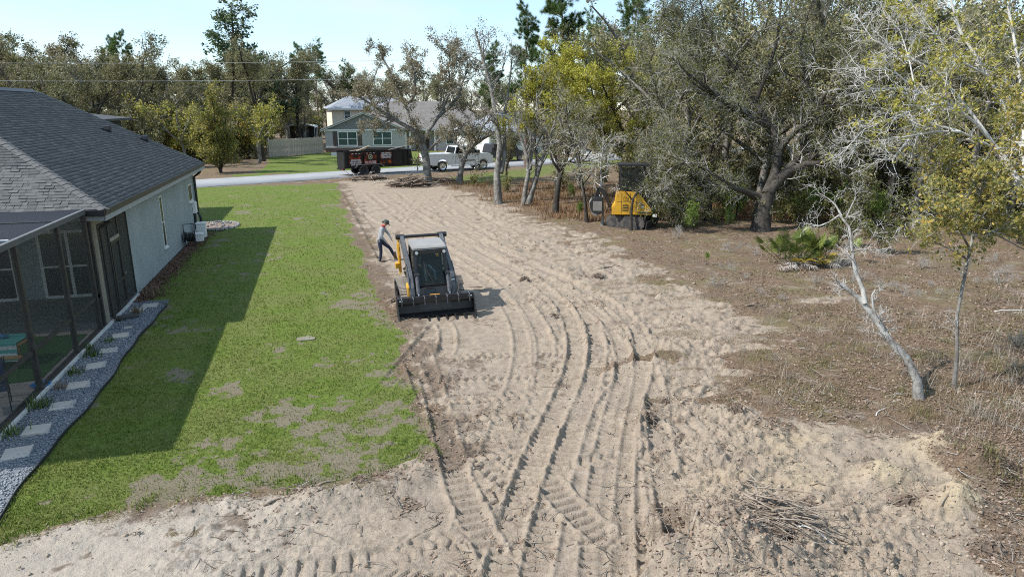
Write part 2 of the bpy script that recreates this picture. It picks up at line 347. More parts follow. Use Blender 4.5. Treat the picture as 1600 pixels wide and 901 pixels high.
def ground_fields(x, y, fine=True):
    wob = (fbm(x, y, 0.45, 4, 11)-0.5); wob2 = (fbm(x, y, 2.3, 3, 12)-0.5)
    sd_l = poly_sd(x, y, LAWN) + wob*0.9 + wob2*0.55
    sd_s = poly_sd(x, y, SAND) + wob*1.2 + wob2*1.0
    rd = road_d(x, y)
    lawn = sstep(0.12, -0.12, sd_l)*(rd < 0.3)
    far = sstep(0.6, -0.6, poly_sd(x, y, FAR_LAWN)+wob*3)
    verge = sstep(0.8, -0.8, poly_sd(x, y, VERGE)+wob*3)*0.55
    sand = sstep(1.3, -1.3, sd_s)*(1-lawn)*(rd < -0.6)
    # islands of leaf litter inside the cleared sand, more towards the trees
    isl = sstep(0.48, 0.68, 0.6*fbm(x, y, 0.55, 4, 31)+0.4*fbm(x, y, 3.2, 4, 32, 0.7) + 0.13*sstep(-2.6, 0.0, sd_s) - 0.10*sstep(1.5, -3.0, x-0.20*y) )
    sand = sand*(1-0.55*isl*sstep(-5.5, -0.3, sd_s))
    stre = sstep(0.47, 0.62, fbm(x*0.55, y*1.6, 1.2, 4, 33, 0.65) + 0.10*sstep(-4.0, 0.0, sd_s)-0.06)*sstep(3.2, 6.0, x-0.10*np.maximum(y-12, 0))*sstep(10.5, 12.5, y)
    sand = sand*(1-0.50*stre)
    sand = np.maximum(sand, 0.9*gauss(x, y, g(1290,468)[:2], 1.5, 0.45, 0.0)*(wob2 > -0.25))
    bare = sstep(0.50, 0.72, 0.55*fbm(x, y, 0.8, 3, 41)+0.45*fbm(x, y, 3.5, 4, 42, 0.7) + 0.115*sstep(19, 10.5, y)*sstep(-5.5, -1.0, x) + 0.10*sstep(1.5, -0.1, -sd_l) + 0.015*sstep(-2.5, 0.5, x)*sstep(34, 20, y) - 0.03)
    grass = lawn*(1-0.80*bare)
    dark = sstep(0.52, 0.75, 0.5*fbm(x, y, 1.25, 4, 51)+0.5*fbm(x, y, 4.5, 4, 53, 0.7) + 0.10*sstep(-1.8, 0.1, sd_s)) 
    dark = np.maximum(dark, sstep(1.1, 0.25, np.abs(sd_l-0.35))*sstep(0.36, 0.55, fbm(x, y, 1.7, 3, 52))*sstep(9.0, 11.0, y))
    dark = np.maximum(dark, 0.85*gauss(x, y, g(640,292)[:2], 3.4, 1.2)); dark = np.maximum(dark, 0.8*gauss(x, y, g(1190,830)[:2], 0.8, 0.5, -0.5))
    for q in ((1420,780),(1010,660),(1330,640),(1150,640)): dark = np.maximum(dark, 0.9*gauss(x, y, g(*q)[:2], 0.4, 0.3))
    dark = np.maximum(dark, 0.62*gauss(x, y, MOUND, 1.2, 0.9, 0.2)*(0.5+fbm(x, y, 3, 3, 54)))
    yel = np.zeros_like(x)
    for p, r in zip(HEAP_Y, (0.75, 0.7, 0.6, 0.5)): yel = np.maximum(yel, gauss(x, y, p, r, r*0.75))
    yel = np.maximum(yel*sstep(0.3, 0.55, fbm(x, y, 2.0, 3, 61)+0.2*yel), 0.5*sstep(0.55, 0.75, fbm(x, y, 0.7, 3, 62))*sstep(6, 8.5, x+0.25*y)*sstep(14, 9, y))
    white = sstep(13.0, 10.0, y)*sstep(1.0, -2.5, x)
    z = -0.05*sand
    if fine:
        near = sstep(75, 40, np.hypot(x, y))
        rough = sand*(0.04 + 0.96*np.maximum(sstep(3.9, 5.4, x-0.12*np.maximum(y-9, 0)), np.maximum(0.4*sstep(1.0, 0.0, x)*sstep(12.5, 10.8, y), sstep(1.1, 0.2, sd_l)*sstep(0.35, 0.6, fbm(x, y, 0.7, 3, 85)))*0.8))
        rough = rough*(0.6+1.1*sstep(0.3, 0.7, fbm(x, y, 0.55, 3, 86)))
        rid = lambda f_, o_, sd: 1-2*np.abs(fbm(x*0.62+y*0.1, y*1.15, f_, o_, sd, 0.62)-0.5)
        z = z + near*rough*(0.17*(fbm(x, y, 1.3, 5, 71, 0.6)-0.5) + 0.20*(rid(1.9, 3, 72)**2-0.5)*0.6 + 0.09*(rid(4.6, 3, 82)-0.75) + 0.17*(fbm(x, y, 6.0, 4, 83, 0.78)-0.5))
        z = z + sand*(0.030*(fbm(x, y, 5.5, 4, 73, 0.6)-0.5) + 0.014*(fbm(x, y, 15, 3, 84, 0.75)-0.5)) + (1-sand)*0.05*(fbm(x, y, 1.1, 3, 74)-0.5)*(1-lawn)
        z = z + lawn*0.03*(fbm(x, y, 1.3, 3, 75)-0.5)*sstep(-5.1, -4.6, x)
        z = z + 0.13*sstep(0.8, 0.15, np.abs(sd_l-0.35))*(fbm(x, y, 2.6, 4, 76, 0.6))*sand*sstep(60, 40, y)
        z = z + 0.62*gauss(x, y, MOUND, 1.25, 0.95, 0.2)*(0.70+0.6*fbm(x, y, 3, 4, 77)) + 0.14*gauss(x, y, g(1010,660)[:2], 0.35, 0.5)
        z = z + 0.18*gauss(x, y, g(545,770)[:2], 1.3, 0.35, 0.25) + 0.45*gauss(x, y, g(640,288)[:2], 2.2, 0.8) + 0.25*gauss(x, y, g(575,280)[:2], 1.6, 0.8)
        for p, r, h in zip(HEAP_Y, (0.55, 0.5, 0.5, 0.45), (0.46, 0.30, 0.36, 0.30)): z = z + h*gauss(x, y, p, r, r*0.7)*(0.7+0.6*fbm(x, y, 3.5, 3, 78))
        fade = 1.0
        for P, w, dep, pitch, chev in TRK:
            mn, mx_ = P.min(0)-0.8, P.max(0)+0.8
            m = (x > mn[0]) & (x < mx_[0]) & (y > mn[1]) & (y < mx_[1])
            if not m.any(): continue
            d, sg, s = line_ds(x[m], y[m], P)
            tot = np.hypot(*(P[1:]-P[:-1]).T).sum(); endf = sstep(0.0, 0.5, s)*sstep(0.0, 0.5, tot-s)
            ins = sstep(w/2+0.03, w/2-0.04, d)
            ph = (s + chev*np.where(chev != 0, d, 0) + 0.03*(fbm(x[m], y[m], 1.5, 2, 79)-0.5))/pitch
            lug = sstep(0.15, 0.60, np.cos(2*math.pi*ph))
            keep = 1-0.5*sstep(0.55, 0.70, fbm(x[m], y[m], 1.1, 3, 80+len(P)))
            zz = z[m]*(1-0.85*ins*endf*keep) + endf*keep*(-dep*ins*0.6 - (0.042+0.2*dep)*ins*lug + 1.0*dep*np.exp(-((d-w/2-0.045)/0.045)**2)*(0.1+1.7*fbm(x[m], y[m], 3, 3, 81)))
            z[m] = zz
    return z, dict(sand=sand, lawn=lawn, grass=np.clip(np.maximum(np.maximum(grass, far), verge), 0, 1), dark=dark, yellow=yel, white=white, sd_s=sd_s, sd_l=sd_l, rd=rd)

def build_ground():
    th = [-math.pi]; t = -math.pi
    while t < math.pi-1e-6:
        dt = 0.0021 if abs(t) < 0.70 else 0.06
        t = min(t+dt, math.pi); th.append(t)
    th = np.array(th); rs = [2.2]
    while rs[-1] < 1600:
        r = rs[-1]
        dr = 0.3 if r < 6.2 else (max(0.025, 2.1e-4*r*r) if r < 22 else (0.0056*r if r < 62 else 0.03*r))
        rs.append(r+dr)
    rs = np.array(rs); TH, RR = np.meshgrid(th, rs)
    X = RR*np.sin(TH+YAW); Y = RR*np.cos(TH+YAW); sh = X.shape; x = X.ravel(); y = Y.ravel()
    z, f = ground_fields(x, y)
    z = np.where((x < GRAVEL_X1) & (y < 39.5) & (y > 9), np.minimum(z, -0.03), z)      # level pad under house and gravel
    z = np.where((f['rd'] > -0.3) & (f['rd'] < ROAD_W+0.3), -0.03, z)
    # let the far land dip out of sight behind the woods
    n, m = sh; idx = np.arange(n*m).reshape(sh)
    Q = np.stack([idx[:-1, :-1], idx[:-1, 1:], idx[1:, 1:], idx[1:, :-1]], -1).reshape(-1, 4)
    m1 = np.stack([f['sand'], f['grass'], f['dark'], f['lawn']], -1); m2 = np.stack([f['yellow'], f['white'], np.zeros_like(x), np.ones_like(x)], -1)
    V = np.stack([x, y, z], -1)
    c0 = len(V); V = np.vstack([V, [[0, 0, 0]]]); m1 = np.vstack([m1, m1[:1]]); m2 = np.vstack([m2, m2[:1]])
    o = np_mesh('ground', V, Q, M['ground'], None, True, {'m1': ('FLOAT_COLOR', 'POINT', m1), 'm2': ('FLOAT_COLOR', 'POINT', m2)})
    tag(o, kind='structure')
    return o

def ground_material():
    k = NT('ground'); P = k.co('Object')
    sx = k.n('ShaderNodeSeparateColor'); k.l(k.attr('m1'), sx.inputs[0]); sand, grass, dark = sx.outputs
    s2 = k.n('ShaderNodeSeparateColor'); k.l(k.attr('m2'), s2.inputs[0]); yel, white, _ = s2.outputs
    n_big = k.noise(0.6, 5, 0.6); n_mid = k.noise(4.0, 6, 0.65); n_fine = k.noise(28.0, 5, 0.7); n_grit = k.noise(90.0, 3, 0.7)
    sandc = k.ramp(k.math('ADD', k.math('MULTIPLY', n_mid, 0.5), k.math('MULTIPLY', n_fine, 0.5)), [(0.33, (0.120, 0.091, 0.064)), (0.43, (0.222, 0.172, 0.121)), (0.52, (0.315, 0.252, 0.184)), (0.62, (0.385, 0.315, 0.236)), (0.75, (0.445, 0.373, 0.288))])
    sandc = k.mix(k.math('MULTIPLY', k.ramp(n_big, [(0.42, 0.0), (0.60, 1.0)]), 0.5), sandc, (0.255, 0.205, 0.155))
    sandc = k.mix(0.18, sandc, (0.431, 0.362, 0.311))
    sandc = k.mix(k.math('MULTIPLY', white, 0.55), sandc, (0.449, 0.404, 0.344))
    sandc = k.mix(k.math('MULTIPLY', yel, 0.65), sandc, (0.469, 0.381, 0.243))
    litter = k.ramp(k.math('ADD', k.math('MULTIPLY', n_fine, 0.6), k.math('MULTIPLY', n_mid, 0.4)), [(0.32, (0.055, 0.036, 0.025)), (0.46, (0.14, 0.095, 0.062)), (0.60, (0.235, 0.165, 0.112)), (0.75, (0.34, 0.27, 0.21))])
    litter = k.mix(k.math('MULTIPLY', k.ramp(n_big, [(0.48, 0.0), (0.60, 1.0)]), 0.55), litter, (0.15, 0.135, 0.06))
    litter = k.mix(k.math('MULTIPLY', k.ramp(k.noise(1.1, 5, 0.65), [(0.55, 0.0), (0.68, 1.0)]), 0.6), litter, (0.33, 0.285, 0.235))
    humus = k.ramp(n_fine, [(0.3, (0.075, 0.052, 0.037)), (0.7, (0.22, 0.165, 0.12))])
    grassc = k.ramp(k.math('ADD', k.math('MULTIPLY', n_fine, 0.5), k.math('MULTIPLY', n_mid, 0.5)), [(0.30, (0.055, 0.082, 0.013)), (0.5, (0.108, 0.155, 0.024)), (0.70, (0.175, 0.215, 0.048))])
    grassc = k.mix(k.math('MULTIPLY', k.ramp(n_big, [(0.42, 0.0), (0.6, 1.0)]), 0.45), grassc, (0.155, 0.148, 0.058))
    thatch = k.ramp(n_fine, [(0.3, (0.12, 0.10, 0.065)), (0.7, (0.25, 0.215, 0.155))])
    s3 = k.attr('m1', 'Alpha'); base = k.mix(s3, litter, thatch)
    edge = k.ramp(k.math('ADD', sand, k.math('MULTIPLY', k.math('SUBTRACT', n_fine, 0.5), 0.9)), [(0.42, 0.0), (0.58, 1.0)])
    c = k.mix(edge, base, sandc)
    dk = k.ramp(k.math('MULTIPLY', dark, k.math('ADD', n_fine, 0.35)), [(0.40, 0.0), (0.75, 0.8)])
    c = k.mix(k.math('MULTIPLY', dk, k.math('SUBTRACT', 1.0, k.math('MULTIPLY', s3, 0.75))), c, humus)
    ge = k.ramp(k.math('ADD', grass, k.math('MULTIPLY', k.math('SUBTRACT', n_fine, 0.5), 0.8)), [(0.36, 0.0), (0.60, 1.0)])
    c = k.mix(ge, c, grassc)
    c = k.mix(k.math('MULTIPLY', k.ramp(k.noise(42.0, 4, 0.75), [(0.54, 0.0), (0.66, 1.0)]), 0.55), c, (0.13, 0.10, 0.075))
    k.base(c); k.rough(0.95); k.spec(0.15)
    hgt = k.math('ADD', k.math('MULTIPLY', n_fine, 0.7), k.math('MULTIPLY', n_grit, 0.3)); k.bump(hgt, 0.85, 0.045)
    return k.m
M['ground'] = ground_material()
ground = build_ground()
def gz(x, y):
    return float(ground_fields(np.array([float(x)]), np.array([float(y)]))[0][0])

# ---------------------------------------------------------------- street and drives
def road_mat():
    k = NT('worn_concrete_road'); n1 = k.noise(0.35, 5, 0.6); n2 = k.noise(9, 6, 0.7)
    c = k.ramp(k.math('ADD', k.math('MULTIPLY', n1, 0.6), k.math('MULTIPLY', n2, 0.4)), [(0.35, (0.24, 0.245, 0.25)), (0.65, (0.33, 0.335, 0.34))])
    k.base(c); k.rough(0.9); k.bump(n2, 0.25, 0.01); return k.m
M['road'] = road_mat()
def strip(name, A, B, w, z, m, n=60, wav=0.12, seed=5):
    A, B = np.array(A, float), np.array(B, float); d = (B-A)/np.linalg.norm(B-A); nn = np.array([-d[1], d[0]]); t = np.linspace(0, 1, n)[:, None]
    P = A+(B-A)*t; j = (fbm(P[:, 0], P[:, 1], 0.5, 3, seed)-0.5)[:, None]*wav; j2 = (fbm(P[:, 0], P[:, 1], 0.5, 3, seed+9)-0.5)[:, None]*wav
    a = P+nn*j; b = P+nn*(w+j2); zz = np.full((n, 1), z)
    V = np.vstack([np.hstack([a, zz]), np.hstack([b, zz]), np.hstack([a, zz-0.12]), np.hstack([b, zz-0.12])]); i = np.arange(n-1)
    Q = np.vstack([np.stack([i, i+1, n+i+1, n+i], -1), np.stack([2*n+i, 2*n+i+1, i+1, i], -1), np.stack([n+i, n+i+1, 3*n+i+1, 3*n+i], -1)])
    return tag(np_mesh(name, V, Q, m), kind='structure')
strip('road', ROAD_A, ROAD_B, ROAD_W, 0.02, M['road'], 160, 0.35)
M['drive'] = mat('drive_concrete', (0.38, 0.375, 0.365), 0.9, scale=0.8, bump=0.2)
_dp = np.array(ROAD_A)+_rd*104+_rn*(ROAD_W-0.2); strip('driveway', _dp, _dp+_rn*16+_rd*1.0, -6.5, 0.026, M['drive'], 12, 0.1)
# ================================================================ THE HOUSE WITH THE DARK SHINGLE ROOF
WX, EX, EZ = -6.27, -5.79, 3.34           # wall plane, eave line
Y1, Y2, YW = 20.58, 37.4, 24.35           # near eave, far rake, near end of the closed wall
RX, SL = -12.53, 0.5                      # ridge line, roof slope
RZ = EZ + (EX-RX)*SL
def keep(o, parent):
    o.parent = parent; o.matrix_parent_inverse = Matrix.Translation(-Vector(parent.location)); return o
def shingle_mat(name):
    k = NT(name); info = k.n('ShaderNodeObjectInfo'); r = k.attr('rnd', 'Fac')
    f = k.math('FRACT', k.math('ADD', r, info.outputs['Random']))
    c = k.ramp(f, [(0.0, (0.055, 0.057, 0.059)), (0.35, (0.076, 0.079, 0.080)), (0.7, (0.097, 0.098, 0.097)), (1.0, (0.127, 0.127, 0.122))])
    c = k.mix(0.35, c, k.ramp(k.noise(120, 3, 0.7), [(0.35, (0.052, 0.055, 0.057)), (0.65, (0.206, 0.200, 0.190))]))
    k.base(c); k.rough(0.92); k.spec(0.2); k.bump(k.noise(160, 3), 0.4, 0.005); return k.m
M['shingle'] = shingle_mat('shingle')
M['roof_under'] = mat('roof_underlay', (0.05, 0.052, 0.056), 0.95)
M['stucco'] = mat('stucco', (0.33, 0.37, 0.37), 0.9, var=0.10, scale=0.9, bump=0.7, bscale=45, dirt=0.30, dirtc=(0.23, 0.27, 0.27))
M['stucco_dark'] = mat('lanai_stucco', (0.30, 0.34, 0.35), 0.9, var=0.05, bump=0.3, bscale=60)
M['brown_soffit'] = mat('soffit', (0.28, 0.26, 0.22), 0.8)
M['black_metal'] = mat('black_metal', (0.015, 0.015, 0.016), 0.45, var=0.2)

M['dull_glass'] = mat('dull_glass', (0.015, 0.018, 0.02), 0.3, spec=0.25)
house = empty('house', (WX, YW, 0), 0, 'pale blue-grey stucco house with dark grey shingle roof beside the lawn', 'house')
def hp(mb, name, m, parent=house, **kw): return keep(mb.build(name, m, None, **kw), parent)
def sub(mb, name, m, part, **kw):
    o = mb.build(name, m, None, **kw); o.parent = part
    o.matrix_parent_inverse = Matrix.Identity(4) if part.parent is None else Matrix.Identity(4)
    return o
# walls
hp(MB().bx(WX-0.2, WX, YW, Y2-0.45, 0.0, 3.12), 'wall', M['stucco'])
hp(MB().bx(-19.0, WX-0.2, YW, YW+0.2, 0.0, 3.10), 'wall', M['stucco_dark'])
w = MB(); yy = Y2-0.45; w.prism([(WX-0.2, 0), (-18.8, 0), (-18.8, 3.1), (RX, RZ-0.22), (WX-0.2, 3.1)], yy-0.2, yy-0.002, 'y'); hp(w, 'gable_wall', M['stucco'])
hp(MB().bx(-19.0, -18.8, YW+0.2, Y2-0.65, 0, 3.1), 'wall', M['stucco'])
# roof deck (three planes with thickness)
XL = 2*RX-EX; YR = Y1+(EX-RX)
rf = MB(); T = 0.12
def slab(mb, pts):
    n = len(pts); mb.add(list(pts)+[(p[0], p[1], p[2]-T) for p in pts], [tuple(range(n)), tuple(range(n, 2*n))[::-1]]+[(i, n+i, n+(i+1) % n, (i+1) % n) for i in range(n)])
slab(rf, [(EX, Y1, EZ), (EX, Y2, EZ), (RX, Y2, RZ), (RX, YR, RZ)]); slab(rf, [(XL, Y2, EZ), (XL, Y1, EZ), (RX, YR, RZ), (RX, Y2, RZ)]); slab(rf, [(XL, Y1, EZ), (EX, Y1, EZ), (RX, YR, RZ)])
roof = hp(rf, 'roof', M['roof_under'])
# shingles, course by course; the ones seen largest are pieces of their own
rng = random.Random(4)
EXPO = 0.155; nrm_r = Vector((SL, 0, 1)).normalized(); nrm_h = Vector((0, -SL, 1)).normalized()
def tab_geo(w, thick): # local: x along the course, y up the slope, z out of the roof
    a = 0.004; return [(-w/2, 0, 0), (w/2, 0, 0), (w/2, 0, thick), (-w/2, 0, thick), (-w/2, EXPO*1.12, 0.003), (w/2, EXPO*1.12, 0.003)]
TABF = [(0,1,2,3), (3,2,5,4), (0,3,4,0)[:3], (1,5,2)]
sv, sf, sr = [], [], []; near = []
def add_tab(o, ax, up, nn, w, th, big):
    if big:
        near.append((o, ax, up, nn, w, th)); return
    b = len(sv)
    for p in tab_geo(w, th): sv.append(o+ax*p[0]+up*p[1]+nn*p[2])
    r = rng.random()
    for f in ((0,1,2), (0,2,3), (3,2,5), (3,5,4)): sf.append(tuple(b+i for i in f)); sr.append(r)
upr = Vector((-1, 0, SL)).normalized(); uph = Vector((0, 1, SL)).normalized(); cosA = 1/math.sqrt(1+SL*SL)
nc = int((EX-RX)/cosA/EXPO)
for i in range(nc):
    h = i*EXPO*cosA; y = Y1+h+0.1
    while y < Y2:
        w = rng.uniform(0.16, 0.38); w = min(w, Y2-y+0.001)
        o = Vector((EX-h, y+w/2, EZ+h*SL))+nrm_r*0.004
        add_tab(o, Vector((0, 1, 0)), upr, nrm_r, w-0.006, rng.choice((0.010, 0.013, 0.020)), False); y += w
    x = EX-h-0.1
    while x > XL+h+0.1:
        w = rng.uniform(0.11, 0.26); o = Vector((x-w/2, Y1+h, EZ+h*SL))+nrm_h*0.004
        big = x > -10.5 and len(near) < 300 and i < 30
        add_tab(o, Vector((1, 0, 0)), uph, nrm_h, w-0.006, rng.choice((0.010, 0.014, 0.024)), big); x -= w
o = np_mesh('shingle_courses', np.array(sv), np.array(sf), M['shingle'], None, False, {'rnd': ('FLOAT', 'FACE', np.array(sr))}); keep(o, house); o['kind'] = 'stuff'
protos = {}
for (p, ax, up, nn, w, th) in near:
    key = (round(w*24), th)
    if key not in protos:
        me = bpy.data.meshes.new('shingle'); me.from_pydata(tab_geo(key[0]/24, th), [], [(0,1,2), (0,2,3), (3,2,5), (3,5,4)]); me.materials.append(M['shingle']); protos[key] = me
    s = link_mesh('shingle', protos[key]); s.parent = house
    mt = Matrix((ax, up, nn)).transposed().to_4x4(); mt.translation = p-house.location; s.matrix_basis = mt
# hip caps, ridge vent, roof vents
hipc = MB(); c1 = Vector((EX, Y1, EZ)); c2 = Vector((RX, YR, RZ)); n = 46
for i in range(n):
    a = c1.lerp(c2, i/n); b = c1.lerp(c2, (i+1.15)/n); sx = Vector((1, 1, 0)).normalized()*0.15; dz = Vector((0, 0, 0.028 if i % 2 else 0.034)); lo = Vector((0, 0, -0.045))
    hipc.add([a-sx+lo+dz, a+dz, a+sx+lo+dz, b-sx+lo+dz*0.5, b+dz*0.5, b+sx+lo+dz*0.5], [(0,1,4,3), (1,2,5,4), (0,2,1)])
hp(hipc, 'hip_cap', M['shingle'])
rv = MB(); rv.prism([(RX-0.2, RZ-0.05), (RX, RZ+0.09), (RX+0.2, RZ-0.05)], YR+0.5, Y2-0.6, 'y'); hp(rv, 'ridge_vent', M['black_metal'])
for (vx, vy) in ((-9.09, 34.3), (-8.07, 36.24)):
    vz = EZ+(EX-vx)*SL; v = MB(); v.box((vx, vy, vz+0.05), (0.34, 0.34, 0.10), Matrix.Rotation(math.atan(SL), 3, 'Y')); v.prism([(vy-0.17, vz+0.06), (vy+0.17, vz+0.06), (vy+0.13, vz+0.22), (vy, vz+0.28), (vy-0.13, vz+0.22)], vx-0.1, vx+0.18, 'x')
    hp(v, 'roof_vent', M['black_metal'], bevel=0.02)
# fascia, soffit, gutter and drip edge
hp(MB().bx(EX-0.03, EX+0.005, Y1, Y2, EZ-0.30, EZ-0.13), 'fascia', M['fascia']); hp(MB().bx(XL, EX-0.04, Y1+0.01, Y1+0.035, EZ-0.30, EZ-0.13), 'fascia', M['fascia'])
hp(MB().bx(WX+0.002, EX-0.035, Y1+0.04, Y2-0.03, EZ-0.27, EZ-0.25), 'soffit', M['brown_soffit']); hp(MB().bx(XL+0.1, WX, Y1+0.04, Y1+0.9, EZ-0.27, EZ-0.25), 'soffit', M['brown_soffit'])
hp(MB().bx(EX+0.006, EX+0.03, Y1-0.02, Y2+0.02, EZ-0.15, EZ+0.012), 'drip_edge', M['black_metal']); hp(MB().bx(-8.4, EX+0.02, Y1-0.13, Y1-0.005, EZ-0.16, EZ+0.0), 'gutter', M['black_metal'], bevel=0.012)
rk = MB(); rk.beam((EX, Y2+0.02, EZ-0.1), (RX, Y2+0.02, RZ-0.1), 0.03, 0.2); rk.beam((XL, Y2+0.02, EZ-0.1), (RX, Y2+0.02, RZ-0.1), 0.03, 0.2); hp(rk, 'rake_board', M['fascia'])
# front wing roof that shows behind the slope
fw = MB(); a = at_y(128, 178, 41.0); b = at_y(168, 186, 41.0); slab(fw, [(a[0]-3, 40.2, a[2]+0.2), (b[0], 40.2, b[2]), (b[0], 46.0, b[2]), (a[0]-3, 46, a[2]+0.2)]); fw.bx(a[0]-3.0, b[0]-0.5, 40.8, 45.5, 0.0, b[2]-0.16); fwr = hp(fw, 'front_wing', M['roof_under'])
# windows in the shaded wall
def window(y0, y1, z0, z1, mid):
    f = MB()
    for (a, b, c, d) in ((y0-0.025, y0, z0-0.05, z1+0.05), (y1, y1+0.06, z0-0.05, z1+0.05), (y0, y1, z0-0.05, z0), (y0, y1, z1, z1+0.05)) + (((y0, y1, mid-0.02, mid+0.02),) if mid else ()): f.bx(WX-0.02, WX+0.022, a, b, c, d)
    wd = hp(f, 'window', M['white_trim'])
    p = MB().bx(WX-0.01, WX+0.012, y0, y1, z0, z1).build('pane', M['dull_glass'], None); p.parent = wd; p.matrix_parent_inverse = Matrix.Identity(4)
    s = MB().bx(WX, WX+0.075, y0-0.08, y1+0.08, z0-0.11, z0-0.052).build('sill', M['white_trim'], None); s.parent = wd
ya = at_x(249, 340, WX)[1]; yb = at_x(257, 340, WX)[1]
window(ya+0.25, yb-0.25, 0.72, 2.62, 1.65); ya = at_x(291, 290, WX)[1]; yb = at_x(299, 290, WX)[1]; window(ya+0.25, yb-0.25, 1.72, 2.42, None)
# downspouts
ds = MB(); yd = 36.6; ds.tube([(EX-0.05, yd, EZ-0.25), (EX-0.12, yd, EZ-0.42), (WX+0.09, yd, EZ-0.62), (WX+0.09, yd, 0.95), (WX+0.18, yd, 0.75), (WX+0.18, yd, 0.1), (WX+0.35, yd-0.05, 0.06)], 0.06, 8); hp(ds, 'downspout', M['black_metal'])
ds = MB(); yd = 21.25; ds.tube([(EX-0.08, yd, EZ-0.18), (EX-0.1, yd, EZ-0.40), (WX+0.12, yd, EZ-0.58), (WX+0.12, yd, 0.12), (WX+0.3, yd-0.05, 0.07)], 0.055, 8); hp(ds, 'downspout', M['bronze_alu'])
hp(MB().bx(WX-0.24, WX+0.03, 21.02, 21.2, 0.0, 3.06), 'corner_post', M['beige_trim']); hp(MB().bx(WX-0.2, WX+0.02, 21.2, YW, 2.84, 3.06), 'header_beam', M['beige_trim'])
# things fixed to the wall near the street corner
hp(MB().bx(WX+0.001, WX+0.16, 35.7, 36.1, 1.05, 1.6), 'meter_box', M['white_plastic'], bevel=0.02); hp(MB().bx(WX+0.001, WX+0.1, 35.8, 36.0, 0.3, 1.045), 'conduit', M['black_metal'], bevel=0.01)
# French door, slider and window of the porch wall
for (x0, x1, z0, z1) in ((-8.9, -7.2, 0.06, 2.25), (-12.6, -9.6, 0.06, 2.35), (-16.0, -13.6, 0.9, 2.2)):
    f = MB(); t = 0.09; y = YW-0.06
    for a, b, c, d in ((x0, x0+t, z0, z1), (x1-t, x1, z0, z1), ((x0+x1)/2-t/2, (x0+x1)/2+t/2, z0, z1)): f.bx(a, b, y, YW-0.004, c, d)
    f.bx(x0+t, x1-t, y+0.004, YW-0.006, z1-t, z1); f.bx(x0+t, x1-t, y+0.004, YW-0.006, z0, z0+t); f.bx(x0+t, x1-t, y+0.006, YW-0.008, z0+1.0, z0+1.06)
    dd = hp(f, 'porch_door', M['white_trim']); p = MB().bx(x0+t, x1-t, YW-0.03, YW-0.02, z0+t, z1-t).build('pane', M['car_glass'], None); p.parent = dd

# ---------------------------------------------------------------- screen enclosure
def screen_mat(name, c, alpha, rough=0.6):
    k = NT(name); k.base(c); k.rough(rough); k.spec(0.3); tr = k.n('ShaderNodeBsdfTransparent'); ms = k.n('ShaderNodeMixShader'); ms.inputs[0].default_value = 1-alpha
    k.l(k.p.outputs[0], ms.inputs[1]); k.l(tr.outputs[0], ms.inputs[2]); k.l(ms.outputs[0], k.out.inputs['Surface']); return k.m
M['screen'] = screen_mat('insect_screen', (0.05, 0.055, 0.053), 0.30); M['screen_roof'] = screen_mat('screen_roof', (0.020, 0.024, 0.034), 0.66, 0.8); M['screen_door'] = screen_mat('screen_dense', (0.045, 0.048, 0.046), 0.62)
cage = empty('screen_enclosure', (WX, 16, 0), 0, 'dark bronze framed pool screen enclosure with flat screened top and stone strip outside', 'enclosure')
cp = lambda mb, nm, m, **kw: keep(mb.build(nm, m, None, **kw), cage)
CZ = 3.36; CY0, CY1 = 12.6, 20.42; CXL = -19.0
py = [g(51, 615)[1], g(111, 556)[1], g(164, 512)[1]]
posts = [12.65, py[0], py[1], py[2], 20.35]
for y in posts: cp(MB().bx(WX-0.06, WX+0.05, y-0.05, y+0.05, 0.06, CZ-0.10), 'post', M['bronze_alu'])
for a, b in zip(posts[:-1], posts[1:]):
    cp(MB().bx(WX-0.035, WX+0.025, a+0.05, b-0.05, 0.92, 1.0), 'chair_rail', M['bronze_alu'])
    cp(MB().bx(WX-0.003, WX+0.001, a+0.05, b-0.05, 1.0, CZ-0.10), 'screen_panel', M['screen']); cp(MB().bx(WX-0.003, WX+0.001, a+0.05, b-0.05, 0.1, 0.92), 'screen_panel', M['screen'])
cp(MB().bx(WX-0.06, WX+0.05, CY0, CY1, 0.03, 0.10), 'sill_rail', M['bronze_alu']); cp(MB().bx(WX+0.052, WX+0.11, CY0, YW-0.1, -0.02, 0.075), 'slab_edge', mat('slab_edge', (0.55, 0.54, 0.51), 0.9))
cp(MB().bx(WX-0.07, WX+0.06, CY0, CY1, CZ-0.10, CZ-0.003), 'top_beam', mat('beam_alu', (0.09, 0.09, 0.09), 0.6)); cp(MB().bx(WX-0.01, WX+0.065, CY0, CY1+0.02, CZ, CZ+0.03), 'beam_cap', mat('cap_alu', (0.13, 0.13, 0.13), 0.6))
cp(MB().bx(CXL, WX-0.032, CY0, Y1+0.35, CZ-0.012, CZ-0.004), 'screen_top', M['screen_roof'])
for y in (13.6, 16.0, 18.45): cp(MB().bx(CXL, WX-0.075, y-0.025, y+0.025, CZ-0.003, CZ+0.02), 'purlin', M['bronze_alu'] if y != 16.0 else M['white_trim'])
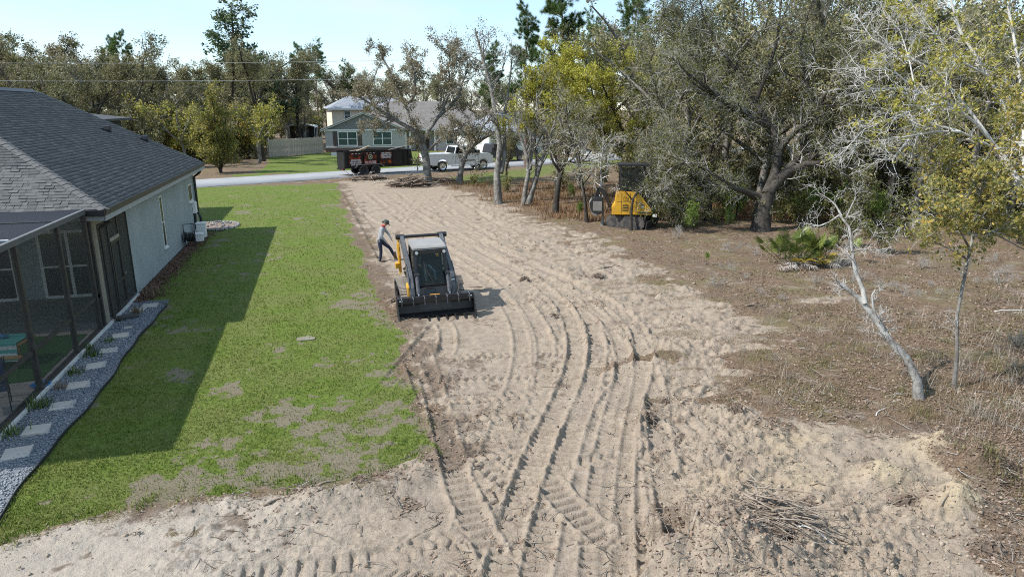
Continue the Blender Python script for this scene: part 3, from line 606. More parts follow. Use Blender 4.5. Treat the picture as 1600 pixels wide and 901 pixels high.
# screened bay between the corner post and the closed wall, with its door
bay = [(21.2, 22.25), (22.25, 23.25), (23.25, YW)]
for i, (a, b) in enumerate(bay):
    cp(MB().bx(WX-0.02, WX-0.014, a+0.03, b-0.03, 0.1, 2.84), 'screen_panel', M['screen_door'])
    cp(MB().bx(WX-0.05, WX+0.012, b-0.035, b+0.03 if i < 2 else b-0.002, 0.08, 2.84), 'post', M['bronze_alu'])
dr = MB(); a, b = bay[1]
for q in ((a+0.06, a+0.14, 0.1, 2.15), (b-0.12, b-0.04, 0.1, 2.15)): dr.bx(WX-0.01, WX+0.03, *q)
for z in (0.1, 0.85, 2.07): dr.bx(WX-0.008, WX+0.028, a+0.14, b-0.12, z, z+0.09)
door = cp(dr, 'screen_door', M['bronze_alu']); hd = MB().tube([(WX+0.05, b-0.08, 1.0), (WX+0.09, b-0.08, 1.03), (WX+0.09, b-0.2, 1.03)], 0.018, 6).build('handle', M['steel'], None); hd.parent = door
cp(MB().bx(WX-0.06, WX+0.03, a+0.02, b-0.02, 2.16, 2.26), 'door_header', M['beige_trim'])

# porch floor, laid with pavers
pf = tag(MB().bx(CXL, WX+0.05, CY0-0.5, YW, -0.06, 0.022).build('porch_floor', mat('paver_joint', (0.16, 0.15, 0.14), 0.95)), kind='structure')
M['paver'] = mat('paver', (0.34, 0.31, 0.28), 0.9, var=0.2, scale=1.3, bump=0.2); pm = {}
rngp = random.Random(2); cnt = 0; y = 14.0
me = MB().bx(-0.245, 0.245, -0.245, 0.245, 0, 0.03)
pav0 = me.build('paver', M['paver'], pf); pav0.location = (WX-0.4, y+0.25, 0.023); pav0.parent = pf
for iy in range(21):
    for ix in range(14):
        if ix == iy == 0: continue
        q = pav0.copy(); col.objects.link(q); q.parent = pf; q.location = (WX-0.4-0.5*ix, y+0.25+0.5*iy, 0.023+rngp.uniform(-0.002, 0.002)); cnt += 1

# ---------------------------------------------------------------- things on the porch
def fac_box(mb, c, d): return mb.box(c, d)
mt = MB(); q = [g(12, 562), g(62, 521), g(160, 507), g(158, 520), g(105, 548), g(50, 556)]
me = MB(); me.prism([(-9.6, 16.2), (WX-0.25, 16.7), (WX-0.25, 20.0), (-10.8, 20.3)], 0.058, 0.075, 'z')
k = NT('artificial_turf'); k.base(k.ramp(k.noise(30, 4), [(0.3, (0.02, 0.075, 0.012)), (0.7, (0.045, 0.13, 0.02))])); k.rough(0.95); M['turf'] = k.m
tag(me.build('turf_mat', M['turf']), 'green artificial turf mat on the paved floor inside the screen', 'mat')
bc = g(78, 540); bc[2] = 0.076
bench = empty('picnic_bench', (-7.9, 18.2, 0.076), R(-6), 'low wooden table under a striped towel inside the screen enclosure', 'table')
M['wood'] = mat('pine_wood', (0.42, 0.24, 0.11), 0.7, var=0.2, scale=5)
for i in range(4): MB().bx(-0.75, 0.75, -0.36+0.185*i, -0.36+0.175*(i+1), 0.50, 0.535).build('board', M['wood'], bench)
for sx in (-0.6, 0.6):
    for sy in (-0.28, 0.28): MB().bx(sx-0.04, sx+0.04, sy-0.04, sy+0.04, 0, 0.498).build('leg', M['wood'], bench)
MB().bx(-0.8, 0.8, -0.62, -0.44, 0.24, 0.27).build('seat_plank', M['wood'], bench)
tw = NT('striped_towel'); wv = tw.n('ShaderNodeTexWave'); wv.bands_direction = 'Z'; wv.inputs['Scale'].default_value = 1.75; tw.l(tw.co('Object'), wv.inputs['Vector'])
tw.base(tw.ramp(wv.outputs['Fac'], [(0.45, (0.10, 0.42, 0.38)), (0.55, (0.62, 0.68, 0.66))])); tw.rough(0.95)
t = MB(); prof = [(-0.43, 0.12), (-0.40, 0.35), (-0.39, 0.55), (-0.36, 0.56), (0.36, 0.56), (0.39, 0.55), (0.40, 0.3), (0.385, 0.3), (0.37, 0.54), (-0.37, 0.543), (-0.385, 0.35), (-0.415, 0.12)]
t.prism(prof, -0.72, 0.66, 'x'); to = t.build('towel', tw.m); to.location = (-7.9, 18.2, 0.086); to.rotation_euler = (0, 0, R(-6)); tag(to, 'teal and white striped towel spread over the low table', 'towel')
gb = MB(); gb.tube([(-0.16, 0, 0.03), (-0.05, 0.04, 0.06), (0.05, -0.02, 0.05), (0.17, 0.02, 0.03)], [0.03, 0.06, 0.05, 0.03], 8); go = gb.build('swim_goggles', mat('blue_rubber', (0.05, 0.22, 0.42), 0.5), None, True); go.location = (-7.75, 18.2, 0.655); tag(go, 'small blue rubber goggles lying on the striped towel', 'goggles')
dish = MB(); n = 20
dish.add([(0.2*math.cos(2*math.pi*i/n), 0.2*math.sin(2*math.pi*i/n), 0.045) for i in range(n)]+[(0.14*math.cos(2*math.pi*i/n), 0.14*math.sin(2*math.pi*i/n), 0.0) for i in range(n)]+[(0.17*math.cos(2*math.pi*i/n), 0.17*math.sin(2*math.pi*i/n), 0.043) for i in range(n)]+[(0.12*math.cos(2*math.pi*i/n), 0.12*math.sin(2*math.pi*i/n), 0.012) for i in range(n)], [(i, (i+1) % n, n+(i+1) % n, n+i) for i in range(n)]+[(i, (i+1) % n, 2*n+(i+1) % n, 2*n+i) for i in range(n)]+[(2*n+i, 2*n+(i+1) % n, 3*n+(i+1) % n, 3*n+i) for i in range(n)]+[tuple(3*n+i for i in range(n)), tuple(n+i for i in range(n))[::-1]])
do = dish.build('pet_bowl', mat('blue_plastic', (0.02, 0.20, 0.50), 0.4)); p = g(64, 602, 0.06); do.location = (p[0], p[1], 0.056); tag(do, 'round blue plastic bowl on the pavers inside the screen', 'bowl')
ch = empty('patio_chair', (g(8, 640)[0]-0.12, g(8, 640)[1]-0.1, 0.055), R(200), 'dark blue slung patio chair at the edge of the porch floor', 'chair')
M['navy_fabric'] = mat('navy_fabric', (0.02, 0.035, 0.10), 0.9)
MB().prism([(-0.25, 0.42), (0.22, 0.46), (0.24, 0.44), (-0.24, 0.40)], -0.25, 0.25, 'x').build('seat', M['navy_fabric'], ch); MB().prism([(-0.25, 0.44), (-0.40, 0.95), (-0.37, 0.97), (-0.22, 0.45)], -0.25, 0.25, 'x').build('backrest', M['navy_fabric'], ch, bevel=0.01)
for sx in (-0.27, 0.27):
    MB().tube([(sx, 0.26, 0.0), (sx, 0.22, 0.45), (sx, 0.20, 0.64), (sx, -0.28, 0.64)], 0.014, 6).build('leg', M['black_metal'], ch); MB().tube([(sx, -0.34, 0.0), (sx, -0.24, 0.42), (sx, -0.41, 0.98)], 0.014, 6).build('leg', M['black_metal'], ch)

# ---------------------------------------------------------------- gravel strip, stepping stones, edging
rngg = np.random.default_rng(8)
def gravel_edge(y): return GRAVEL_X1 + 0.06*np.sin(y*0.9)*np.exp(-((y-15)/9)**2) + 0.025*np.sin(y*3.1)
gy = np.linspace(7.0, 23.6, 60); ex = gravel_edge(gy); ex = np.where(gy > 22.6, WX+0.11+(ex-WX-0.11)*np.sqrt(np.clip((23.65-gy)/1.05, 0, 1)), ex)
V = np.vstack([np.stack([np.full(60, WX+0.1), gy, np.full(60, 0.0)], -1), np.stack([ex, gy, np.full(60, 0.004)], -1)]); i = np.arange(59)
k = NT('gravel_bed'); k.base(k.ramp(k.noise(55, 4, 0.7), [(0.35, (0.06, 0.07, 0.085)), (0.5, (0.17, 0.19, 0.215)), (0.7, (0.36, 0.38, 0.40))])); k.rough(0.9); k.bump(k.noise(55, 4, 0.7), 0.8, 0.03); M['gravel'] = k.m
tag(np_mesh('gravel_bed', V, np.stack([i, i+60, i+61, i+1], -1), M['gravel']), kind='structure')
def rocks(name, P, S, m, rng, seed_attr=True, flat=0.7):
    N = len(P); base = np.array([(1,0,0),(-1,0,0),(0,1,0),(0,-1,0),(0,0,1),(0,0,-1)], float); T6 = np.array([(0,2,4),(2,1,4),(1,3,4),(3,0,4),(2,0,5),(1,2,5),(3,1,5),(0,3,5)])
    B = base[None]*(1+rng.uniform(-0.35, 0.35, (N, 6, 1)))*S[:, None, None]; B[..., 2] *= flat
    a = rng.uniform(0, 6.28, N); c, s = np.cos(a)[:, None], np.sin(a)[:, None]; tl = rng.uniform(-0.5, 0.5, (N, 1))
    X = B[..., 0]*c-B[..., 1]*s; Yv = B[..., 0]*s+B[..., 1]*c; Z = B[..., 2]+tl*X
    V = np.stack([X, Yv, Z], -1)+P[:, None, :]; Q = (T6[None]+6*np.arange(N)[:, None, None]).reshape(-1, 3)
    return np_mesh(name, V.reshape(-1, 3), Q, m, None, False, {'rnd': ('FLOAT', 'FACE', np.repeat(rng.random(N), 8))})
def rnd_mat(name, stops, rough=0.9, fine=60):
    k = NT(name); c = k.ramp(k.math('ADD', k.math('MULTIPLY', k.attr('rnd', 'Fac'), 0.75), k.math('MULTIPLY', k.math('SUBTRACT', k.noise(0.7, 4, 0.6), 0.3), 0.65)), stops); c = k.mix(0.3, c, k.ramp(k.noise(fine, 3), [(0.3, stops[0][1]), (0.7, stops[-1][1])])); k.base(c); k.rough(rough); k.spec(0.25); return k.m
M['pebble'] = rnd_mat('pebble', [(0, (0.05, 0.06, 0.08)), (0.4, (0.15, 0.17, 0.20)), (0.75, (0.27, 0.29, 0.32)), (1, (0.55, 0.56, 0.56))])
N = 8500; yy = rngg.uniform(7.2, 23.4, N); xe = gravel_edge(yy); xx = WX+0.13+(xe-WX-0.16)*rngg.random(N)
o = rocks('gravel', np.stack([xx, yy, rngg.uniform(0.003, 0.016, N)], -1), rngg.uniform(0.013, 0.030, N), M['pebble'], rngg); tag(o, 'loose blue-grey gravel between the enclosure and the lawn', 'gravel', kind='stuff')
eg = MB(); pts = [(float(gravel_edge(np.array(y)))+0.03, y, 0.03) for y in np.linspace(7.2, 22.6, 50)]
for a, b in zip(pts[:-1], pts[1:]): eg.beam(a, b, 0.012, 0.06)
tag(eg.build('garden_edging', mat('black_edging', (0.02, 0.02, 0.02), 0.7)), 'thin black plastic edging between gravel and lawn', 'edging')
M['flagstone'] = mat('flagstone', (0.46, 0.43, 0.385), 0.9, var=0.18, scale=2.5, bump=0.5, bscale=25, dirt=0.45, dirtc=(0.24, 0.22, 0.19))
steps = [(26,709,0.44,12,'palest square stepping stone, cut by the frame edge'), (58,673,0.44,10,'square stepping stone second from the bottom of the gravel row'), (98,634,0.44,8,'square stepping stone beside the biggest weedy tuft in the gravel'),
         (123,602,0.44,9,'square stepping stone beside the dark withered plant'), (150,572,0.42,10,'square stepping stone with leafy weeds just beyond it'), (170,548,0.42,8,'square stepping stone midway along the gravel strip'),
         (189,525,0.40,6,'square stepping stone fourth from the house wall'), (200,512,0.22,6,'smallest stepping stone, half buried in gravel'), (216,484,0.42,3,'square stepping stone in front of the screen door'), (234,478,0.44,3,'square stepping stone at the corner of the gravel by the lawn')]
for (u, v, s, a, lb) in steps:
    p = g(u, v); m = MB(); j = lambda: rng.uniform(-0.015, 0.015); prof = [(-s/2+j(), -s/2+j()), (s/2+j(), -s/2+j()), (s/2+j(), s/2+j()), (-s/2+j(), s/2+j())]
    m.prism(prof, -0.02, 0.045, 'z'); o = m.build('stepping_stone', M['flagstone'], None, bevel=0.008); o.location = (max(p[0], WX+0.42) if s > .3 else p[0], p[1], rng.uniform(-0.025, 0.0)); o.rotation_euler = (R(rng.uniform(-2, 2)), R(rng.uniform(-2, 2)), R(a+rng.uniform(-7, 7))); tag(o, lb, 'paving stone', 'stepping stones along the gravel')
# red-brown mulch along the wall
M['mulch'] = rnd_mat('mulch', [(0, (0.05, 0.025, 0.018)), (0.6, (0.13, 0.065, 0.045)), (1, (0.26, 0.17, 0.13))])
N = 3200; yy = rngg.uniform(23.3, 36.4, N); xx = WX+0.05+np.abs(rngg.normal(0, 0.33, N)); o = rocks('mulch', np.stack([xx, yy, rngg.uniform(0.0, 0.03, N)], -1), rngg.uniform(0.02, 0.055, N), M['mulch'], rngg, flat=0.45); tag(o, 'red-brown wood mulch along the foot of the stucco wall', 'mulch', kind='stuff')

# ---------------------------------------------------------------- small things at the far corner of the wall
hr = empty('hose_reel', (WX+0.3, 32.6, 0), R(8), 'black wheeled hose reel against the stucco wall', 'hose reel')
fr = MB()
for sx in (-0.22, 0.22): fr.tube([(sx, -0.15, 0.02), (sx, 0.08, 0.75), (sx, 0.14, 1.0)], 0.018, 6); fr.tube([(sx, 0.22, 0.02), (sx, 0.06, 0.5)], 0.018, 6)
fr.tube([(-0.22, 0.14, 1.0), (0.22, 0.14, 1.0)], 0.018, 6); fr.build('frame', M['black_metal'], hr)
dm = MB(); dm.cyl((-0.19, 0.03, 0.45), (0.19, 0.03, 0.45), 0.14, 16); dm.cyl((-0.20, 0.03, 0.45), (-0.18, 0.03, 0.45), 0.27, 18); dm.cyl((0.18, 0.03, 0.45), (0.20, 0.03, 0.45), 0.27, 18); dm.build('drum', M['black_metal'], hr)
hs = MB(); hs.tube([(-0.16+0.0052*i, 0.03+0.2*math.cos(i*0.6), 0.45+0.2*math.sin(i*0.6)) for i in range(62)], 0.022, 5); hs.build('hose', mat('dark_hose', (0.03, 0.035, 0.03), 0.6), hr, True)
for (yy, s, z, lb) in ((34.0, 0.42, 0.38, 'low white utility box on the mulch beside the hose reel'), (35.0, 0.40, 0.72, 'taller white utility box next to the corner downspout')):
    b = empty('utility_box', (WX+0.42, yy, 0), 0, lb, 'utility box'); MB().bx(-s/2, s/2, -s/2, s/2, 0, z-0.08).build('cabinet', M['white_plastic'], b, bevel=0.02); MB().bx(-s/2-0.02, s/2+0.02, -s/2-0.02, s/2+0.02, z-0.079, z).build('lid', M['white_plastic'], b, bevel=0.02)
bed = empty('planting_bed', tuple(g(342, 354)), 0, 'round planting bed ringed with pale stones at the house corner', 'flower bed'); bed.scale = (0.72, 0.72, 0.8)
M['bed_stone'] = mat('bed_stone', (0.34, 0.33, 0.315), 0.9, var=0.2, scale=2, bump=0.4)
m = MB(); m.add([(1.25*math.cos(a*0.2618), 1.6*math.sin(a*0.2618), 0.05+0.05*math.cos(a*7)) for a in range(24)]+[(0, 0, 0.16)], [(i, (i+1) % 24, 24) for i in range(24)]); m.build('soil', mat('bed_soil', (0.20, 0.15, 0.12), 0.95, var=0.3, scale=4, bump=0.5), bed)
for i in range(30):
    a = 2*math.pi*i/30; s = MB().box((0, 0, 0.07), (0.26, 0.19, 0.15)).build('stone', M['bed_stone'], bed, bevel=0.03); s.location = (1.33*math.cos(a), 1.68*math.sin(a), rng.uniform(-0.02, 0.02)); s.rotation_euler = (0, 0, math.atan2(1.68*math.cos(a), -1.33*math.sin(a)))
for i in range(16):
    a = rng.uniform(0, 6.28); r = rng.uniform(0.2, 1.05); s = MB().box((0, 0, 0.06), (0.2, 0.16, 0.12)).build('stone', M['bed_stone'], bed, bevel=0.04); s.location = (r*math.cos(a), r*1.2*math.sin(a), 0.08); s.rotation_euler = (rng.uniform(-.3, .3), rng.uniform(-.3, .3), a)
M['weed_leaf'] = leaf_mat('weed_leaf', [(0.2, (0.03, 0.06, 0.015)), (0.5, (0.08, 0.14, 0.03)), (0.8, (0.17, 0.21, 0.06))]); M['straw'] = leaf_mat('straw', [(0.2, (0.16, 0.11, 0.07)), (0.6, (0.33, 0.25, 0.16)), (0.9, (0.45, 0.37, 0.27))], 0.2)
def blades(name, P, n, h, spread, wid, m, rng, parent=None, lean=0.5):
    """grass-like blades: P (N,3) clump centres, n blades each, three-sided curved strips"""
    N = len(P)*n; C = np.repeat(P, n, 0)+np.concatenate([rng.normal(0, spread, (N, 2)), np.zeros((N, 1))], 1)
    a = rng.uniform(0, 6.283, N); hh = (np.repeat(h, n) if hasattr(h, '__len__') else h)*rng.uniform(0.5, 1.15, N); ln = rng.uniform(0.1, 1, N)*lean*hh
    d = np.stack([np.cos(a), np.sin(a), np.zeros(N)], -1); s = np.stack([-np.sin(a), np.cos(a), np.zeros(N)], -1)*(wid*rng.uniform(0.6, 1.3, N))[:, None]
    m1 = C+d*(ln*0.3)[:, None]+np.stack([np.zeros(N)]*2+[hh*0.6], -1); tp = C+d*ln[:, None]+np.stack([np.zeros(N)]*2+[hh], -1)
    V = np.stack([C-s, C+s, m1+s*0.7, m1-s*0.7, tp], 1).reshape(-1, 3); b = 5*np.arange(N)[:, None]
    Q = np.concatenate([b+[0, 1, 2], b+[0, 2, 3], b+[3, 2, 4]], 1).reshape(-1, 3)
    return np_mesh(name, V, Q, m, parent, False, {'rnd': ('FLOAT', 'FACE', np.repeat(rng.random(N), 3))})
weeds = [(62,636,0.30,60,0.10,'weed_leaf','largest weedy grass tuft at the foot of the enclosure'), (20,680,0.24,40,0.10,'weed_leaf','green weed clump beside the stepping stone at the frame edge'), (118,583,0.20,50,0.09,'weed_leaf','bright weed clump against the slab edge beneath the middle post'), (146,556,0.20,50,0.10,'weed_leaf','low leafy weeds spilling over the gravel between two stepping stones'), (135,547,0.22,40,0.06,'weed_leaf','upright green weed growing against the screen sill'), (172,534,0.14,30,0.09,'weed_leaf','small straggling weed among the gravel near the corner post'),
         (95,607,0.22,26,0.07,'straw','dark withered plant between two stepping stones'), (212,490,0.28,50,0.08,'straw','dry straw-coloured clump on the gravel before the screen door'), (238,461,0.34,90,0.14,'straw','wide dry ornamental grass at the corner of the blue-grey wall')]
for (u, v, h, n, sp, m, lb) in weeds:
    p = g(u, v); e = empty('weed_plant', (max(p[0], WX+0.16), p[1], 0.0), 0, lb, 'plant', 'weeds in the gravel strip'); blades('leaf', np.array([[0, 0, 0.0]]), n, h, sp, 0.012, M[m], rngg, e, 0.9)
tray = MB(); tray.prism([(-0.3, -0.18), (0.3, -0.18), (0.3, 0.18), (-0.3, 0.18)], 0.0, 0.07, 'z'); to = tray.build('splash_block', mat('dark_block', (0.06, 0.06, 0.06), 0.8), None, bevel=0.03); p = g(200, 497); to.location = (p[0], p[1], 0.015); to.rotation_euler = (0, 0, R(20)); tag(to, 'dark splash block under the porch downspout', 'splash block')
# ================================================================ PEOPLE (one continuous skinned body each)
def skin_person(name, joints, edges, mats_of, parent=None, root=0, levels=2):
    """joints: name -> (pos, rx, ry); edges: pairs; grown with a Skin modifier; mats_of(face centre) -> slot"""
    names = list(joints); idx = {n: i for i, n in enumerate(names)}
    me = bpy.data.meshes.new(name); me.from_pydata([joints[n][0] for n in names], [(idx[a], idx[b]) for a, b in edges], [])
    ob = bpy.data.objects.new(name+'_skeleton', me); col.objects.link(ob)
    sk = ob.modifiers.new('skin', 'SKIN'); sk.use_smooth_shade = True; sk.branch_smoothing = 0.3
    lay = me.skin_vertices[0].data
    for n in names:
        r = joints[n][1:]; lay[idx[n]].radius = (r[0], r[1] if len(r) > 1 else r[0]); lay[idx[n]].use_root = (idx[n] == root)
    sb = ob.modifiers.new('sub', 'SUBSURF'); sb.levels = levels; sb.render_levels = levels
    dg = bpy.context.evaluated_depsgraph_get(); dg.update()
    out = bpy.data.meshes.new_from_object(ob.evaluated_get(dg), depsgraph=dg); out.name = name
    bpy.data.objects.remove(ob, do_unlink=True)
    slots, fn = mats_of; out.materials.clear()
    for m in slots: out.materials.append(m)
    for p in out.polygons: p.material_index = fn(p.center); p.use_smooth = True
    return link_mesh(name, out, parent)
def V3(*a): return Vector(a)
def hand_joints(J, E, tag_, wrist, palm_dir, side_dir, curl_dir, sz=1.0):
    """palm and five fingers, curled a little"""
    w = Vector(wrist); d = Vector(palm_dir).normalized(); s = Vector(side_dir).normalized(); c = Vector(curl_dir).normalized()
    palm = w+d*0.07*sz; J[tag_+'palm'] = (tuple(palm), 0.030*sz, 0.020*sz); E.append((tag_+'wrist', tag_+'palm'))
    for i, (off, ln) in enumerate(((-0.030, 0.070), (-0.010, 0.082), (0.010, 0.078), (0.029, 0.060))):
        k = palm+d*0.028*sz+s*off*sz; m = k+(d*0.8+c*0.35)*ln*0.5*sz; t = m+(d*0.5+c*0.8)*ln*0.5*sz
        for nm, p, r in (('k', k, 0.0095), ('m', m, 0.0088), ('t', t, 0.0075)): J[f'{tag_}f{i}{nm}'] = (tuple(p), r*sz)
        E += [(tag_+'palm', f'{tag_}f{i}k'), (f'{tag_}f{i}k', f'{tag_}f{i}m'), (f'{tag_}f{i}m', f'{tag_}f{i}t')]
    a = palm-d*0.025*sz-s*0.035*sz; b = a-s*0.015*sz+d*0.04*sz+c*0.015*sz
    J[tag_+'th1'] = (tuple(a), 0.011*sz); J[tag_+'th2'] = (tuple(b), 0.009*sz); E += [(tag_+'palm', tag_+'th1'), (tag_+'th1', tag_+'th2')]
M['skin'] = mat('skin', (0.42, 0.24, 0.16), 0.6, var=0.08); M['grey_shirt'] = mat('grey_shirt', (0.30, 0.31, 0.32), 0.9, var=0.10, bump=0.3, bscale=18)
M['denim'] = mat('denim', (0.018, 0.025, 0.055), 0.9, var=0.25, bump=0.3, bscale=22); M['boot'] = mat('boot', (0.035, 0.028, 0.022), 0.8); M['tan_boot'] = mat('tan_boot', (0.16, 0.09, 0.045), 0.8)
M['cap_cloth'] = mat('cap_cloth', (0.06, 0.065, 0.06), 0.9); M['red_cloth'] = mat('red_cloth', (0.42, 0.07, 0.06), 0.9); M['hair'] = mat('hair', (0.02, 0.014, 0.01), 0.8)
M['dark_shirt'] = mat('dark_shirt', (0.03, 0.03, 0.032), 0.9); M['blue_jeans'] = mat('blue_jeans', (0.045, 0.09, 0.13), 0.9)
def head_parts(J, E, base, fw, up, s=1.0):
    """neck to crown, with jaw and nose; fw = facing direction"""
    b = Vector(base); fw = Vector(fw).normalized(); up = Vector(up).normalized()
    J['neck'] = (tuple(b), 0.055*s); J['skull'] = (tuple(b+up*0.145*s+fw*0.015*s), 0.082*s, 0.098*s); J['crown'] = (tuple(b+up*0.205*s+fw*0.005*s), 0.065*s, 0.078*s)
    J['jaw'] = (tuple(b+up*0.075*s+fw*0.045*s), 0.052*s, 0.058*s); J['nose'] = (tuple(b+up*0.125*s+fw*0.112*s), 0.013*s)
    E += [('neck', 'jaw'), ('jaw', 'skull'), ('skull', 'crown'), ('skull', 'nose')]
def face_details(parent, base, fw, up, s=1.0):
    b = Vector(base); fw = Vector(fw).normalized(); up = Vector(up).normalized(); sd = fw.cross(up).normalized()
    for k in (-1, 1):
        e = MB(); e.tube([b+up*0.14*s+fw*0.098*s+sd*0.033*k*s, b+up*0.14*s+fw*0.104*s+sd*0.033*k*s], 0.011*s, 8); e.build('eye', M['hair'], parent)
        e = MB(); e.tube([b+up*0.10*s+sd*0.088*k*s, b+up*0.13*s+sd*0.100*k*s-fw*0.008*s, b+up*0.155*s+sd*0.092*k*s], [0.012*s, 0.02*s, 0.014*s], 6); e.build('ear', M['skin'], parent, True)
    mth = MB(); mth.tube([b+up*0.082*s+fw*0.096*s+sd*0.024*s, b+up*0.080*s+fw*0.104*s, b+up*0.082*s+fw*0.096*s-sd*0.024*s], 0.006*s, 5); mth.build('mouth', M['red_cloth'], parent)

mp_ = g(594, 405); MAN = np.array([mp_[0], mp_[1]])
man = empty('person', (MAN[0], MAN[1], gz(*MAN)+0.0), R(-10), 'standing person in grey long-sleeved shirt, dark jeans and cap, looking down beside the loader', 'person')
man.scale = (1.12, 1.15, 1.03)
J = {}; E = []
J['pelvis'] = ((0.02, 0, 0.86), 0.145, 0.115); J['waist'] = ((0.05, 0, 1.00), 0.135, 0.105); J['chest'] = ((0.12, 0, 1.22), 0.165, 0.125); J['collar'] = ((0.15, 0, 1.36), 0.10, 0.085)
E += [('pelvis', 'waist'), ('waist', 'chest'), ('chest', 'collar')]
head_parts(J, E, (0.185, 0, 1.42), (0.80, -0.1, -0.45), (0.45, 0, 0.89)); E.append(('collar', 'neck'))
for t, sgn in (('n', -1), ('f', 1)):   # near side is -y (towards the drone), far side +y
    y = sgn*0.10
    hipp = (0.02, y, 0.82); J[t+'hip'] = (hipp, 0.095)
    if t == 'n': kn, an, toe = (0.06, -0.12, 0.45), (0.02, -0.13, 0.09), (0.19, -0.16, 0.035)
    else: kn, an, toe = (0.36, 0.10, 0.52), (0.55, 0.10, 0.10), (0.72, 0.10, 0.04)
    J[t+'knee'] = (kn, 0.065); J[t+'ankle'] = (an, 0.048); J[t+'heel'] = ((an[0]-0.03, an[1], 0.045), 0.045); J[t+'toe'] = (toe, 0.038)
    E += [('pelvis', t+'hip'), (t+'hip', t+'knee'), (t+'knee', t+'ankle'), (t+'ankle', t+'heel'), (t+'heel', t+'toe')]
    sh = (0.13, sgn*0.19, 1.33); J[t+'sh'] = (sh, 0.07)
    if t == 'n': el, wr = (0.12, -0.26, 1.04), (0.26, -0.24, 0.84)
    else: el, wr = (0.30, 0.24, 1.08), (0.40, 0.20, 0.88)
    J[t+'elbow'] = (el, 0.052); J[t+'wrist'] = (wr, 0.034); E += [('collar', t+'sh'), (t+'sh', t+'elbow'), (t+'elbow', t+'wrist')]
    dd = (Vector(wr)-Vector(el)).normalized(); hand_joints(J, E, t, wr, dd, (0, -sgn, 0.2), (0.4, -sgn*0.5, -0.3))
    
def man_slot(c):
    if c.z < 0.11: return 2
    if c.z < 0.16 and c.x > 0.3: return 2
    if c.z > 1.415 : return 3
    if c.z < 0.905 and not (abs(c.y) > 0.16 or (c.x > 0.20 and c.z > 0.60 and c.y < -0.14) or (c.x > 0.34 and c.z > 0.66 and c.y > 0.13)): return 1
    if c.z < 0.845 and (c.x > 0.22): return 3
    if c.z < 0.80: return 1
    return 0
body = skin_person('body', J, E, ((M['grey_shirt'], M['denim'], M['boot'], M['skin']), man_slot), man)
fwv, upv = (0.80, -0.1, -0.45), (0.45, 0, 0.89); face_details(man, (0.185, 0, 1.42), fwv, upv)
b = Vector((0.185, 0, 1.42)); fv = Vector(fwv).normalized(); uv = Vector(upv).normalized(); sv_ = fv.cross(uv).normalized(); uv = sv_.cross(fv)
cpm = MB(); n = 14; rings = []
for (h, r) in ((0.145, 0.108), (0.18, 0.110), (0.225, 0.098), (0.262, 0.065), (0.275, 0.012)): rings.append([b+uv*h+fv*(0.012+math.cos(2*math.pi*i/n)*r*1.08)+sv_*math.sin(2*math.pi*i/n)*r for i in range(n)])
cpm.add([p for r_ in rings for p in r_], [(k*n+i, k*n+(i+1) % n, (k+1)*n+(i+1) % n, (k+1)*n+i) for k in range(4) for i in range(n)]+[tuple(4*n+i for i in range(n))]); cap = cpm.build('cap', M['cap_cloth'], man, True)
bm_ = MB(); arc = [(-0.09, 0.095), (-0.07, 0.16), (0, 0.195), (0.07, 0.16), (0.09, 0.095)]
bm_.add([b+uv*0.150+sv_*a+fv*f for a, f in arc]+[b+uv*0.138+sv_*a+fv*f for a, f in arc], [(0,1,2,3,4), (9,8,7,6,5)]+[(i, 5+i, 6+i, 1+i) for i in range(4)]+[(4, 9, 5, 0)]); br = bm_.build('brim', M['black_metal'], cap); br.parent = cap
hr_ = MB(); hr_.tube([b+uv*0.10-fv*0.065, b+uv*0.15-fv*0.085], [0.05, 0.06], 8); hr_.build('hair', M['hair'], man, True)
nk = MB(); nk.tube([(0.155, 0, 1.385), (0.182, 0, 1.425), (0.20, 0, 1.46)], [0.095, 0.078, 0.066], 12); nk.build('neckerchief', M['red_cloth'], man, True)
bt = MB(); bt.tube([(0.51, 0.10, 0.34), (0.55, 0.10, 0.12)], [0.062, 0.058], 10); bt.tube([(0.52, 0.10, 0.06), (0.62, 0.10, 0.055), (0.73, 0.10, 0.05)], [0.055, 0.055, 0.042], 8); bt.build('boot', M['tan_boot'], man, True)
belt = MB(); belt.tube([(0.02, 0, 0.925), (0.032, 0, 0.965)], [0.155, 0.152], 14); 

# ================================================================ COMPACT TRACK LOADER (front towards -Y)
LX, LY = g(685, 497)[0]+0.0, g(685, 500)[1]
ldr = empty('track_loader', (LX, LY, -0.04), R(0), 'dark grey and yellow compact track loader with black root bucket on the sand', 'loader')
Sc = 0.965; ldr.scale = (Sc, Sc, Sc)
ldr.rotation_euler = (0, R(-1.2), R(0))
def lp(mb, nm, m, parent=ldr, **kw): return mb.build(nm, m, parent, **kw)
